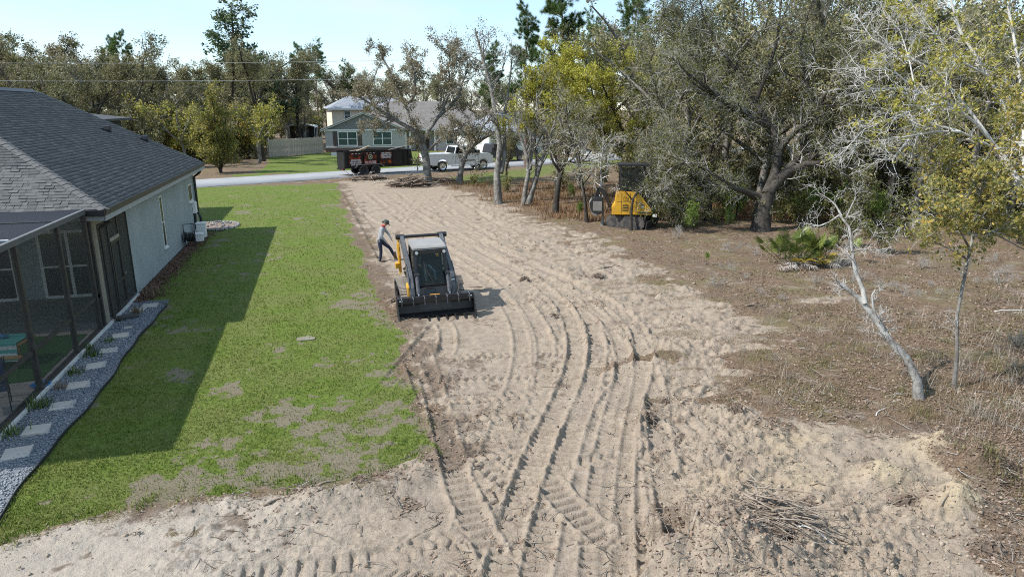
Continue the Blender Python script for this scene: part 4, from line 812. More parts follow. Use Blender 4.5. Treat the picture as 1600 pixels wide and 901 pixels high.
# undercarriage
TPROF = [(0.95, 0.10), (1.15, 0.0), (2.70, 0.0), (2.98, 0.14), (3.08, 0.45), (2.92, 0.72), (2.65, 0.80), (1.25, 0.70), (0.98, 0.52), (0.86, 0.30)]
def track(sx):
    x0 = sx*0.60; x1 = sx*1.02; tr = MB(); n = len(TPROF)
    P = smooth_line(TPROF+[TPROF[0]], 2)[:-1]; inner = [(2.0+(p[0]-2.0)*0.955, 0.40+(p[1]-0.40)*0.89) for p in P]; n = len(P)
    vs = [(x0, *p) for p in P]+[(x1, *p) for p in P]+[(x0, *p) for p in inner]+[(x1, *p) for p in inner]
    fs = [(i, (i+1) % n, n+(i+1) % n, n+i) for i in range(n)]+[(2*n+i, 2*n+(i+1) % n, 3*n+(i+1) % n, 3*n+i) for i in range(n)]
    for a in (0, 1): fs += [(a*n+i, a*n+(i+1) % n, (2+a)*n+(i+1) % n, (2+a)*n+i) for i in range(n)]
    tr.add(vs, fs); t = lp(tr, 'track', M['rubber'])
    # lugs round the belt, each a piece of its own
    Q = np.array(list(P)+[P[0]]); seg = np.hypot(*(Q[1:]-Q[:-1]).T); cum = np.concatenate([[0], np.cumsum(seg)]); tot = cum[-1]; nl = 46; mesh = None
    for i in range(nl):
        for half in (0, 1):
            s = (i+0.5*half*0.6)/nl*tot; k = min(int(np.searchsorted(cum, s, 'right'))-1, len(seg)-1); f = (s-cum[k])/seg[k]; p = Q[k]+(Q[k+1]-Q[k])*f; d = (Q[k+1]-Q[k])/seg[k]
            if mesh is None:
                o = MB().prism([(-0.028, 0.0), (0.028, 0.0), (0.018, 0.032), (-0.018, 0.032)], -0.098, 0.098, 'x').build('lug', M['track_lug'], t); mesh = o.data
            else: o = link_mesh('lug', mesh, t)
            o.location = ((x0+x1)/2+(-0.103 if half else 0.103)*sx, p[0], p[1]); o.rotation_euler = (math.atan2(d[1], d[0])+math.pi, 0, 0)
    for (yy, zz, r) in ((1.12, 0.30, 0.24), (2.80, 0.44, 0.27), (1.55, 0.14, 0.115), (1.85, 0.14, 0.115), (2.15, 0.14, 0.115), (2.45, 0.14, 0.115)):
        w = MB(); w.cyl((x0+sx*0.05, yy, zz), (x1-sx*0.04, yy, zz), r, 18); w.cyl((x1-sx*0.045, yy, zz), (x1-sx*0.02, yy, zz), r*0.45, 12); lp(w, 'roller', M['black_paint'])
    fr = MB(); fr.bx(min(x0, x1)+0.1, max(x0, x1)-0.08, 1.3, 2.7, 0.24, 0.55); lp(fr, 'track_frame', M['black_paint'])
for sx in (-1, 1): track(sx)
lp(MB().prism([(0.95, 0.22), (3.2, 0.22), (3.4, 0.42), (3.4, 0.85), (0.98, 0.80), (0.88, 0.5)], -0.58, 0.58, 'x'), 'chassis', M['black_paint'], bevel=0.03)
for sx in (-1, 1):
    fe = MB(); fe.prism([(1.0, 0.72), (1.32, 0.93), (2.9, 0.93), (3.25, 0.88), (3.25, 0.82), (1.35, 0.82), (1.05, 0.66)], sx*0.585, sx*0.66, 'x'); lp(fe, 'fender', M['black_paint'], bevel=0.015)
    if sx < 0: fy = MB(); fy.prism([(0.98, 0.50), (1.04, 0.86), (1.34, 0.95), (1.34, 0.80), (1.12, 0.74), (1.06, 0.50)], -0.80, -0.73, 'x'); lp(fy, 'fender_edge', M['machine_yellow'], bevel=0.012)
# engine cover behind the cab
en = MB(); en.prism([(2.55, 0.86), (3.42, 0.86), (3.50, 1.05), (3.42, 1.42), (2.75, 1.50), (2.55, 1.5)], -0.56, 0.56, 'x'); lp(en, 'engine_hood', M['machine_yellow'], bevel=0.04)
# cab: floor, pillars, roof, panes
CF, CB = 1.22, 2.52
lp(MB().bx(-0.50, 0.50, CF+0.05, CB, 0.80, 0.86), 'cab_floor', M['black_paint'])
pil = [((-0.52, CF-0.06, 0.82), (-0.47, CF+0.20, 1.94)), ((0.52, CF-0.06, 0.82), (0.47, CF+0.20, 1.94)), ((-0.52, CB, 0.86), (-0.48, CB-0.05, 1.94)), ((0.52, CB, 0.86), (0.48, CB-0.05, 1.94))]
for a, b in pil: lp(MB().beam(a, b, 0.09, 0.09, (0, 1, 0)), 'cab_pillar', M['black_paint'], bevel=0.01)
rfm = MB(); rfm.prism([(CF+0.08, 1.95), (CF+0.04, 2.00), (CF+0.12, 2.07), (CB-0.02, 2.10), (CB+0.05, 2.04), (CB+0.05, 1.95)], -0.54, 0.54, 'x'); cr_ = lp(rfm, 'cab_roof', M['grey_paint'], bevel=0.03)
lp(MB().bx(-0.50, 0.50, CF+0.02, CF+0.10, 1.84, 1.955), 'light_bar', M['black_paint'], bevel=0.02)
for sx in (-1, 1):
    w = MB(); w.cyl((sx*0.43, CF+0.02, 1.90), (sx*0.43, CF-0.03, 1.90), 0.062, 16); wl = lp(w, 'work_light', M['black_paint']); w = MB(); w.cyl((sx*0.43, CF-0.031, 1.90), (sx*0.43, CF-0.038, 1.90), 0.05, 16); w.build('lens', M['lens'], wl)
fd = MB(); a0, a1 = Vector((0, CF-0.04, 0.86)), Vector((0, CF+0.15, 1.84)); W0, W1 = 0.47, 0.43
fr = MB(); fr.beam((-W0, a0.y, a0.z), (-W1, a1.y, a1.z), 0.05, 0.04, (0, 1, 0)); fr.beam((W0, a0.y, a0.z), (W1, a1.y, a1.z), 0.05, 0.04, (0, 1, 0)); fr.beam((-W1+.03, a1.y, a1.z), (W1-.03, a1.y, a1.z), 0.05, 0.05); fr.beam((-W0+.03, a0.y, a0.z), (W0-.03, a0.y, a0.z), 0.05, 0.05); fdo = lp(fr, 'front_door', M['black_paint'])
fd.add([(-W0+.02, a0.y-.005, a0.z), (W0-.02, a0.y-.005, a0.z), (W1-.02, a1.y-.005, a1.z), (-W1+.02, a1.y-.005, a1.z), (-W0+.02, a0.y+.004, a0.z), (W0-.02, a0.y+.004, a0.z), (W1-.02, a1.y+.004, a1.z), (-W1+.02, a1.y+.004, a1.z)], [(0,1,2,3), (7,6,5,4), (0,4,5,1), (1,5,6,2), (2,6,7,3), (3,7,4,0)]); fd.build('pane', M['cab_glass'], fdo)
wp = MB(); wp.tube([(0.05, a0.y-0.03, 0.92), (-0.18, a0.y+0.05, 1.4)], 0.012, 5); wp.tube([(-0.16, a0.y+0.0, 1.15), (-0.22, a0.y+0.1, 1.65)], 0.014, 5); wp.build('wiper', M['rubber'], fdo)
for sx in (-1, 1):
    s = MB(); s.prism([(CF+0.12, 0.95), (CB-0.06, 0.95), (CB-0.08, 1.9), (CF+0.26, 1.9)], sx*0.497, sx*0.503, 'x'); lp(s, 'side_window', M['dark_glass'])
lp(MB().bx(-0.44, 0.44, CB-0.035, CB-0.028, 1.25, 1.92), 'rear_window', M['cab_glass']); lp(MB().bx(-0.47, 0.47, CB-0.05, CB-0.01, 0.87, 1.25), 'rear_panel', M['black_paint'])
st = MB(); st.bx(-0.25, 0.25, 1.85, 2.30, 1.02, 1.14); st.bx(-0.25, 0.25, 2.27, 2.38, 1.14, 1.72); st.bx(-0.2, 0.2, 1.95, 2.3, 0.862, 1.02); lp(st, 'seat', M['black_paint'], bevel=0.03)
for sx in (-1, 1): js = MB(); js.tube([(sx*0.33, 1.75, 1.12), (sx*0.32, 1.70, 1.36)], [0.02, 0.028], 8); lp(js, 'joystick', M['black_paint']); lp(MB().bx(sx*0.33-0.06, sx*0.33+0.06, 1.7, 2.3, 1.0, 1.12), 'armrest', M['black_paint'], bevel=0.02)
# lift arms
for sx in (-1, 1):
    xa, xb = sx*0.585, sx*0.725
    prof = [(3.36, 2.00), (3.26, 2.13), (3.10, 2.12), (1.62, 1.50), (1.18, 1.22), (0.92, 0.86), (0.80, 0.42), (0.86, 0.30), (1.0, 0.31), (1.07, 0.45), (1.17, 0.78), (1.40, 1.0), (1.75, 1.26), (3.10, 1.82), (3.30, 1.86)]
    lp(MB().prism(prof, xa, xb, 'x'), 'lift_arm', M['slate_paint'], bevel=0.018)
    pl = MB(); pl.prism([(1.60, 1.505), (1.10, 1.18), (0.90, 0.86), (1.16, 0.80), (1.42, 1.03), (1.72, 1.28)], sx*0.726, sx*0.745, 'x'); lp(pl, 'arm_plate', M['slate_paint'], bevel=0.006)
    tw_ = MB(); tw_.prism([(2.95, 0.9), (3.42, 0.9), (3.46, 1.6), (3.36, 2.02), (3.2, 2.02), (3.0, 1.5)], sx*0.745, sx*0.80, 'x'); lp(tw_, 'tower_plate', M['machine_yellow'] if sx < 0 else M['slate_paint'], bevel=0.01)
    tp = MB(); tp.cyl((sx*0.56, 3.20, 2.07), (sx*0.86, 3.20, 2.07), 0.085, 14); lp(tp, 'pivot_pin', M['black_paint'])
    ch_ = MB(); ch_.cyl((sx*0.655, 3.02, 1.0), (sx*0.655, 2.2, 1.25), 0.045, 12); lp(ch_, 'lift_cylinder', M['black_paint'])
    b_ = MB(); b_.cyl((sx*0.485, 1.02, 1.24), (sx*0.485, 0.80, 0.68), 0.058, 14); tc_ = lp(b_, 'tilt_cylinder', M['slate_paint']); b_ = MB(); b_.cyl((sx*0.485, 0.80, 0.68), (sx*0.485, 0.70, 0.42), 0.032, 12); b_.build('rod', M['chrome'], tc_)
    lg = MB(); lg.cyl((sx*0.485-0.07, 1.02, 1.24), (sx*0.485+0.07, 1.02, 1.24), 0.07, 12); lp(lg, 'cylinder_pin', M['black_paint'])
cb = MB(); cb.cyl((-0.72, 3.14, 2.08), (0.72, 3.14, 2.08), 0.055, 12); lp(cb, 'cross_tube', M['black_paint'])
cb = MB(); cb.bx(-0.585, 0.585, 0.88, 1.02, 0.30, 0.46); lp(cb, 'front_cross_member', M['black_paint'], bevel=0.02)
cpl = MB(); cpl.prism([(0.62, 0.22), (0.72, 0.22), (0.82, 0.66), (0.72, 0.66)], -0.5, 0.5, 'x'); lp(cpl, 'coupler', M['black_paint'], bevel=0.01); lp(MB().bx(-0.15, 0.15, 0.66, 0.71, 0.60, 0.68), 'coupler_lever', M['amber'])
# grab rail and yellow side frame on the sunny side
yr = MB(); yr.prism([(2.60, 0.93), (2.72, 0.93), (3.10, 1.82), (3.02, 1.86)], -0.86, -0.81, 'x'); lp(yr, 'side_rail', M['machine_yellow'], bevel=0.008); lp(MB().bx(-0.97, -0.82, 2.62, 2.86, 1.12, 1.30), 'step_bracket', M['machine_yellow'], bevel=0.015)
for i in range(5):
    h = MB(); x = 0.66+0.035*i; h.tube([(x, 1.25, 1.12-0.02*i), (x+0.10, 1.02, 1.12), (x+0.14, 0.85, 0.9), (x+0.08-0.05*i, 0.72, 0.62), (0.5, 0.66, 0.52)], 0.018, 6); lp(h, 'hydraulic_hose', M['rubber'], smooth=True)
for i in range(3): h = MB(); h.tube([(-0.35+0.1*i, 0.98, 0.46), (-0.38+0.14*i, 0.84, 0.62), (-0.30+0.2*i, 0.74, 0.58)], 0.016, 6); lp(h, 'hydraulic_hose', M['rubber'], smooth=True)
lp(MB().bx(0.746, 0.756, 1.0, 1.10, 0.86, 1.02), 'decal', M['white_plastic'])
lp(MB().bx(0.59, 0.71, 1.02, 1.03, 0.90, 1.03), 'decal', M['white_plastic'])
# toothed root bucket
BW = 1.17
bk = MB(); bk.prism([(0.60, 0.76), (0.66, 0.74), (0.70, 0.45), (0.64, 0.16), (0.40, 0.06), (0.36, 0.085), (0.58, 0.19), (0.63, 0.45), (0.57, 0.72)], -BW, BW, 'x'); bko = lp(bk, 'bucket', M['bucket_black']); bko.scale = (1, 1, 0.84); bko.location = (0, 0.05, 0)
tb = MB(); tb.bx(-BW-0.02, BW+0.02, 0.44, 0.64, 0.735, 0.795); tb.build('top_lip', M['bucket_black'], bko, bevel=0.02)
tb = MB(); tb.bx(-BW-0.01, BW+0.01, 0.40, 0.44, 0.60, 0.77); tb.build('front_lip', M['bucket_black'], bko, bevel=0.012)
for sx in (-1, 1):
    s = MB(); s.prism([(0.62, 0.74), (0.42, 0.72), (0.22, 0.36), (0.02, 0.10), (0.02, 0.03), (0.40, 0.05), (0.66, 0.18), (0.70, 0.45)], sx*BW, sx*(BW+0.03), 'x'); s.build('side_plate', M['bucket_black'], bko)
    s = MB(); s.bx(sx*(BW-0.10)-0.05, sx*(BW-0.10)+0.05, 0.392, 0.399, 0.70, 0.735); s.build('reflector', M['white_plastic'], bko)
for i in range(7):
    x = -BW+0.12+(2*BW-0.24)*i/6; r_ = MB(); r_.prism([(0.64, 0.80), (0.43, 0.80), (0.385, 0.76), (0.375, 0.52), (0.40, 0.50), (0.42, 0.60), (0.45, 0.72), (0.64, 0.74)], x-0.016, x+0.016, 'x'); r_.build('rib', M['slate_paint'], bko)
for i in range(9):
    x = -BW+0.05+(2*BW-0.1)*i/8; t_ = MB(); t_.prism([(0.62, 0.10), (0.35, 0.0), (0.10, -0.05), (0.0, -0.02), (0.08, 0.03), (0.36, 0.085), (0.60, 0.20)], x-0.022, x+0.022, 'x'); t_.build('tine', M['bucket_black'], bko)
# operator in the cab
op = empty('person', (LX, LY, 0), 0, 'person in dark clothes seated at the controls inside the loader cab', 'person'); op.scale = (Sc, Sc, Sc)
J = {}; E = []
J['pelvis'] = ((0, 2.12, 1.22), 0.15, 0.12); J['waist'] = ((0, 2.14, 1.34), 0.14, 0.11); J['chest'] = ((0, 2.12, 1.52), 0.165, 0.12); J['collar'] = ((0, 2.10, 1.63), 0.10, 0.08); E += [('pelvis', 'waist'), ('waist', 'chest'), ('chest', 'collar')]
head_parts(J, E, (0, 2.09, 1.67), (0, -1, -0.1), (0, 0, 1), 0.92); E.append(('collar', 'neck'))
for t, s in (('l', -1), ('r', 1)):
    J[t+'hip'] = ((s*0.10, 2.02, 1.20), 0.09); J[t+'knee'] = ((s*0.16, 1.62, 1.20), 0.066); J[t+'ankle'] = ((s*0.15, 1.50, 0.93), 0.046); J[t+'toe'] = ((s*0.16, 1.34, 0.90), 0.038)
    J[t+'sh'] = ((s*0.2, 2.09, 1.59), 0.068); J[t+'elbow'] = ((s*0.29, 1.98, 1.33), 0.05); J[t+'wrist'] = ((s*0.32, 1.76, 1.33), 0.033)
    E += [('pelvis', t+'hip'), (t+'hip', t+'knee'), (t+'knee', t+'ankle'), (t+'ankle', t+'toe'), ('collar', t+'sh'), (t+'sh', t+'elbow'), (t+'elbow', t+'wrist')]
    hand_joints(J, E, t, J[t+'wrist'][0], (0, -1, 0.1), (s*0.3, 0, 1), (-s, 0, -0.3))
skin_person('body', J, E, ((M['dark_shirt'], M['blue_jeans'], M['boot'], M['skin']), lambda c: 3 if c.z > 1.66 or (c.y < 1.77 and abs(c.x) > 0.24) else (2 if c.z < 0.97 else (1 if (c.y < 2.0 and abs(c.x) < 0.25 and c.z < 1.30) or c.z < 1.2 else 0))), op)
face_details(op, (0, 2.09, 1.67), (0, -1, -0.1), (0, 0, 1), 0.92)
hc = MB(); hc.tube([(0, 2.10, 1.81), (0, 2.10, 1.87), (0, 2.10, 1.905)], [0.098, 0.088, 0.04], 14); hc.prism([(2.02, 1.80), (1.93, 1.795), (1.93, 1.805), (2.02, 1.815)], -0.07, 0.07, 'x'); hc.build('cap', M['cap_cloth'], op, True)

# ================================================================ MINI EXCAVATOR WITH MULCHER HEAD
EXP = g(985, 353); exc = empty('mini_excavator', (EXP[0], EXP[1], 0.0), R(-22), 'yellow mini excavator with mulching head parked among the trees', 'excavator')
exc.scale = (1.0, 1.0, 1.12)
xp = lambda mb, nm, m, **kw: mb.build(nm, m, exc, **kw)
# tracks run along local X; boom side is -X
for sy in (-1, 1):
    y0, y1 = sorted((sy*0.48, sy*0.85)); n_ = 24; P = []
    for i in range(n_):
        a = 2*math.pi*i/n_; P.append((math.copysign(0.78, math.cos(a))+0.27*math.cos(a), 0.28+0.27*math.sin(a)))
    t = xp(MB().prism(P, y0, y1, 'y'), 'track', M['rubber'])
    mesh = None; Q = np.array(P+[P[0]]); seg = np.hypot(*(Q[1:]-Q[:-1]).T); cum = np.concatenate([[0], np.cumsum(seg)])
    for i in range(36):
        s = i/36*cum[-1]; k = min(int(np.searchsorted(cum, s, 'right'))-1, len(seg)-1); f = (s-cum[k])/seg[k]; p = Q[k]+(Q[k+1]-Q[k])*f; d = (Q[k+1]-Q[k])/seg[k]
        if mesh is None: o = MB().bx(-0.025, 0.025, -0.185, 0.185, -0.005, 0.03).build('lug', M['rubber'], t); mesh = o.data
        else: o = link_mesh('lug', mesh, t)
        o.location = (p[0], (y0+y1)/2, p[1]); o.rotation_euler = (0, -math.atan2(d[1], d[0])+math.pi, 0)
    for sx in (-0.78, 0.78): w = MB(); w.cyl((sx, y0-0.006, 0.28), (sx, y1+0.006, 0.28), 0.13, 16); xp(w, 'sprocket', M['rubber'])
xp(MB().bx(-0.7, 0.7, -0.48, 0.48, 0.2, 0.5), 'undercarriage', M['black_paint'], bevel=0.03)
w = MB(); w.cyl((0, 0, 0.5), (0, 0, 0.62), 0.42, 20); xp(w, 'slew_ring', M['black_paint'])
deck = [(-1.02, 0.62), (-1.02, 0.98), (-0.88, 1.08), (-0.80, 1.62), (-0.60, 1.70), (0.18, 1.66), (0.50, 1.42), (0.98, 0.86), (0.98, 0.64)]
xp(MB().prism(deck, -0.80, -0.74, 'y'), 'side_panel', M['machine_yellow'], bevel=0.02); xp(MB().prism([(-1.0, 0.64), (-1.0, 0.96), (-0.86, 1.06), (-0.78, 1.60), (-0.25, 1.62), (-0.25, 0.64)], -0.735, 0.78, 'y'), 'counterweight', M['machine_yellow'], bevel=0.05)
xp(MB().prism([(-0.24, 0.63), (0.96, 0.63), (0.96, 0.80), (-0.24, 0.80)], -0.735, 0.76, 'y'), 'deck', M['machine_yellow'], bevel=0.03)
for (x0, x1, z0, z1) in ((-0.48, -0.22, 1.28, 1.44), (-0.48, -0.20, 0.80, 1.10)):
    v = MB(); v.bx(x0, x1, -0.812, -0.801, z0, z1); gr_ = xp(v, 'vent', M['black_paint'])
    for i in range(4): z = z0+(z1-z0)*(i+0.5)/4; MB().bx(x0+0.01, x1-0.01, -0.82, -0.813, z-0.012, z+0.012).build('slat', M['machine_yellow'], gr_)
xp(MB().bx(0.28, 0.98, -0.815, -0.803, 0.70, 0.78), 'step_trim', M['black_paint']); lg = MB(); lg.prism([(0.42, 0.94), (0.60, 0.94), (0.60, 1.12), (0.42, 1.12)], -0.812, -0.803, 'y'); lgo = xp(lg, 'emblem', M['black_paint'])
e2 = MB(); e2.prism([(0.445, 0.965), (0.575, 0.965), (0.585, 1.02), (0.52, 1.0), (0.50, 1.09), (0.465, 1.09), (0.475, 1.01)], -0.818, -0.8125, 'y'); e2.build('emblem_mark', M['white_plastic'], lgo)
for (x, y) in ((-0.66, -0.62), (0.62, -0.62), (-0.66, 0.5), (0.62, 0.5)): xp(MB().beam((x, y, 0.80 if x > 0 else 1.6), (x*0.95, y, 2.80), 0.07, 0.07, (0, 1, 0)), 'cab_pillar', M['black_paint'])
xp(MB().bx(-0.80, 0.80, -0.72, 0.62, 2.805, 2.90), 'cab_roof', M['black_paint'], bevel=0.03)
xp(MB().bx(-0.61, 0.57, -0.627, -0.615, 1.68, 2.76), 'side_window', M['dark_glass']); xp(MB().bx(-0.655, -0.645, -0.58, 0.46, 1.68, 2.76), 'rear_window', M['dark_glass']); xp(MB().bx(0.625, 0.635, -0.58, 0.46, 0.85, 2.76), 'windscreen', M['dark_glass'])
s = MB(); s.bx(-0.25, 0.25, -0.3, 0.2, 1.05, 1.17); s.bx(-0.30, -0.2, -0.3, 0.2, 1.17, 1.75); xp(s, 'seat', M['black_paint'], bevel=0.03)
xp(MB().prism([(0.52, 0.82), (1.0, 0.82), (0.92, 1.0), (0.55, 1.45)], -0.70, -0.1, 'y'), 'console', M['black_paint'], bevel=0.03)
bl = MB(); bl.prism([(1.10, 0.05), (1.16, 0.05), (1.22, 0.38), (1.16, 0.40)], -0.85, 0.85, 'y'); xp(bl, 'dozer_blade', M['black_paint']); xp(MB().bx(1.05, 1.25, -0.86, -0.60, 0.56, 0.66), 'arm_tag', M['white_plastic'])
# boom swung round to the rear side as in the photo
bo = MB(); bo.prism([(-0.95, 0.85), (-1.3, 1.55), (-1.7, 1.75), (-1.75, 1.60), (-1.42, 1.42), (-1.15, 0.8)], 0.32, 0.50, 'y'); xp(bo, 'boom', M['black_paint'], bevel=0.02); di = MB(); di.prism([(-1.62, 1.72), (-1.82, 1.70), (-1.88, 0.95), (-1.75, 0.95)], 0.34, 0.48, 'y'); xp(di, 'dipper', M['black_paint'], bevel=0.02)
mh = MB(); mh.prism([(-1.45, 1.22), (-1.55, 1.34), (-2.02, 1.28), (-2.15, 1.05), (-2.05, 0.62), (-1.72, 0.52), (-1.42, 0.62)], -0.25, 0.85, 'y'); mho = xp(mh, 'mulcher_head', M['black_paint'], bevel=0.04)
dr_ = MB(); dr_.cyl((-1.86, -0.22, 0.68), (-1.86, 0.82, 0.68), 0.19, 18); dro = dr_.build('drum', M['worn_steel'], mho)
for i in range(14): a = i*2.4; t_ = MB(); c_ = Vector((-1.86+0.2*math.cos(a), -0.17+0.07*i, 0.68+0.2*math.sin(a))); t_.box(c_, (0.06, 0.05, 0.06)); t_.build('cutter', M['steel'], mho)
pn = MB(); pn.prism([(-2.05, 1.22), (-2.165, 1.05), (-2.07, 0.65), (-2.09, 0.64), (-2.19, 1.05), (-2.07, 1.235)], -0.2, 0.8, 'y'); pn.build('wear_plate', M['worn_steel'], mho); pn = MB(); pn.bx(-1.98, -1.52, -0.262, -0.251, 0.72, 1.16); pn.build('end_plate', M['worn_steel'], mho)

for o in list(exc.children):
    if o.name.split('.')[0] in ('track', 'sprocket', 'undercarriage', 'dozer_blade'): o.rotation_euler = (0, 0, R(-24))
# seams, handrail, hoses and exhaust on the excavator
for (x0, x1, z0, z1) in ((-0.12, -0.10, 0.70, 1.62), (0.20, 0.22, 0.84, 1.60), (-0.55, -0.53, 0.70, 1.60), (-0.78, 0.20, 1.20, 1.215)): xp(MB().bx(x0, x1, -0.8035, -0.8005, z0, z1), 'panel_seam', M['black_paint'])
hh_ = MB(); hh_.tube([(0.66, -0.70, 1.0), (0.68, -0.74, 1.5), (0.66, -0.72, 2.3)], 0.018, 6); xp(hh_, 'grab_rail', M['black_paint'], smooth=True)
for i in range(4): h_ = MB(); h_.tube([(-1.05, 0.30+0.05*i, 1.0), (-1.4, 0.28+0.05*i, 1.72+0.03*i), (-1.78, 0.30+0.05*i, 1.76), (-1.9, 0.3+0.05*i, 1.25)], 0.018, 6); xp(h_, 'hydraulic_hose', M['rubber'], smooth=True)
ex_ = MB(); ex_.cyl((-0.6, 0.3, 1.6), (-0.6, 0.3, 1.95), 0.045, 10); xp(ex_, 'exhaust', M['worn_steel'])
# ================================================================ TRAILER, PICKUP, FAR HOUSES, FENCE
ANG = math.atan2(_rd[1], _rd[0])
M['trailer_black'] = mat('trailer_black', (0.012, 0.012, 0.013), 0.45, var=0.3, dirt=0.08, dirtc=(0.1, 0.09, 0.08)); M['letters'] = mat('white_letters', (0.72, 0.72, 0.70), 0.6, var=0.03)
def wheel(parent, c, r, w, axis, face, rimm=None, name='wheel'):
    """tyre with rounded shoulders and a dished rim; axis = local y"""
    x, y, z = c; t = MB(); n = 26; ys = [(-0.5, 0.70), (-0.5, 0.93), (-0.38, 1.0), (0.38, 1.0), (0.5, 0.93), (0.5, 0.70)]
    vs = [(x+r*rr*math.cos(2*math.pi*i/n), y+w*yy, z+r*rr*math.sin(2*math.pi*i/n)) for (yy, rr) in ys for i in range(n)]
    t.add(vs, [(k*n+i, k*n+(i+1) % n, (k+1)*n+(i+1) % n, (k+1)*n+i) for k in range(len(ys)-1) for i in range(n)]); wh = t.build(name, M['rubber'], parent, True)
    rm = MB(); q = [(0.50*face, 0.70), (0.42*face, 0.64), (0.22*face, 0.55), (0.26*face, 0.25), (0.36*face, 0.20), (0.36*face, 0.01)]
    vs = [(x+r*rr*math.cos(2*math.pi*i/n), y+w*yy, z+r*rr*math.sin(2*math.pi*i/n)) for (yy, rr) in q for i in range(n)]
    rm.add(vs, [(k*n+i, k*n+(i+1) % n, (k+1)*n+(i+1) % n, (k+1)*n+i) for k in range(len(q)-1) for i in range(n)]); rm.build('rim', rimm or M['worn_steel'], wh, True)
    return wh
def text_on(parent, s, size, x, z, y, m, name='lettering', bold=0.0, width=None):
    cu = bpy.data.curves.new(name, 'FONT'); cu.body = s; cu.size = size; cu.align_x = 'CENTER'; cu.align_y = 'CENTER'; cu.offset = bold; cu.extrude = 0.003
    ob = bpy.data.objects.new(name, cu); col.objects.link(ob); dg = bpy.context.evaluated_depsgraph_get(); dg.update()
    me = bpy.data.meshes.new_from_object(ob.evaluated_get(dg), depsgraph=dg); bpy.data.objects.remove(ob, do_unlink=True); me.materials.clear(); me.materials.append(m)
    if width:
        xs = [v.co.x for v in me.vertices]; wd = max(xs)-min(xs); k = width/wd
        for v in me.vertices: v.co.x *= k
    o = link_mesh(name, me, parent); o.location = (x, y, z); o.rotation_euler = (math.pi/2, 0, 0); return o
tp_ = g(579, 274)
tr = empty('dump_trailer', (tp_[0], tp_[1]+0.25, 0.02), ANG-R(3), 'black tandem-axle dump trailer with orange flame signs on its side', 'trailer')
tp = lambda mb, nm, m, **kw: mb.build(nm, m, tr, **kw)
X0, X1 = -2.35, 4.10; YS = -0.05; BT = 2.10
# axle centre is at local x=0; body side facing the drone at y=0.22
for (px, lab) in ((-0.58, ''), (0.60, '')):
    for (yy, f) in ((0.10, -1), (2.05, 1)): wheel(tr, (px, yy, 0.45), 0.45, 0.26, 'y', f, M['trailer_black'])
tp(MB().bx(X0, X1, 0.26, 1.90, 0.62, 0.80), 'chassis', M['trailer_black'], bevel=0.02); 
for (a, b, c, d) in ((X0, X1, 0.22, 0.27), (X0, X1, 1.89, 1.94)): tp(MB().bx(a, b, c, d, 0.80, BT), 'side_wall', M['trailer_black'])
tp(MB().bx(X1-0.05, X1, 0.272, 1.888, 0.802, BT+0.05), 'front_wall', M['trailer_black']); tp(MB().bx(X0, X0+0.05, 0.272, 1.888, 0.802, BT-0.05), 'tailgate', M['trailer_black'])
tp(MB().bx(X0-0.03, X1+0.03, 0.17, 0.28, BT+0.001, BT+0.09), 'top_rail', M['trailer_black'], bevel=0.01); tp(MB().bx(X0-0.03, X1+0.03, 1.87, 1.98, BT+0.001, BT+0.09), 'top_rail', M['trailer_black'], bevel=0.01)
for x in (X0+0.08, -1.92, 1.0, 2.45, 3.55, X1-0.06): tp(MB().bx(x-0.05, x+0.05, 0.13, 0.219, 0.82, BT-0.001), 'stake', M['trailer_black'])
fd_ = MB(); fd_.prism([(-1.45, 0.72), (-1.15, 0.98), (1.15, 0.98), (1.45, 0.72), (1.40, 0.68), (1.12, 0.93), (-1.12, 0.93), (-1.40, 0.68)], -0.06, 0.215, 'y'); tp(fd_, 'fender', M['worn_steel'])
tp(MB().bx(X0-0.1, X0+0.05, 0.25, 1.9, 0.48, 0.618), 'rear_bumper', M['trailer_black']); tp(MB().bx(X0-0.115, X0-0.101, 0.3, 0.5, 0.52, 0.6), 'tail_lamp', M['red_lens'])
tg = MB(); tg.beam((X1, 0.5, 0.66), (X1+1.55, 1.08, 0.6), 0.1, 0.14); tg.beam((X1, 1.66, 0.66), (X1+1.55, 1.08, 0.6), 0.1, 0.14); tg.bx(X1+0.25, X1+0.7, 0.8, 1.36, 0.72, 1.35); tp(tg, 'tongue', M['trailer_black'])
gn = MB(); gn.prism([(X1+0.04, 2.18), (X1+0.55, 2.18), (X1+0.75, 1.1), (X1+0.70, 0.55), (X1+0.45, 0.55), (X1+0.45, 1.6), (X1+0.04, 1.75)], 0.85, 1.3, 'y'); tp(gn, 'hoist_tower', M['trailer_black'], bevel=0.02)
jk = MB(); jk.cyl((X1+1.2, 0.9, 0.05), (X1+1.2, 0.9, 0.95), 0.05, 10); tp(jk, 'jack', M['worn_steel'])
k = NT('flame_print'); c = k.ramp(k.math('ADD', k.math('MULTIPLY', k.noise(3.2, 5, 0.65), 0.75), 0.10), [(0.42, (0.010, 0.006, 0.006)), (0.50, (0.08, 0.010, 0.006)), (0.56, (0.42, 0.07, 0.01)), (0.66, (0.65, 0.26, 0.03))]); k.base(c); k.rough(0.5); M['flame'] = k.m
M['sign_red'] = mat('sign_red', (0.30, 0.035, 0.02), 0.6)
ws = [(-1.28, 1.22), (0.14, 1.22), (1.72, 1.22)]
txt = [(['EXCAVATION', 'BRUSH HOG', 'SITE PREP'], 1.18), (['352 675-7008'], 1.12), (['LAND CLEARING', 'FORESTRY MULCHING', 'DEMOLITION'], 1.72)]
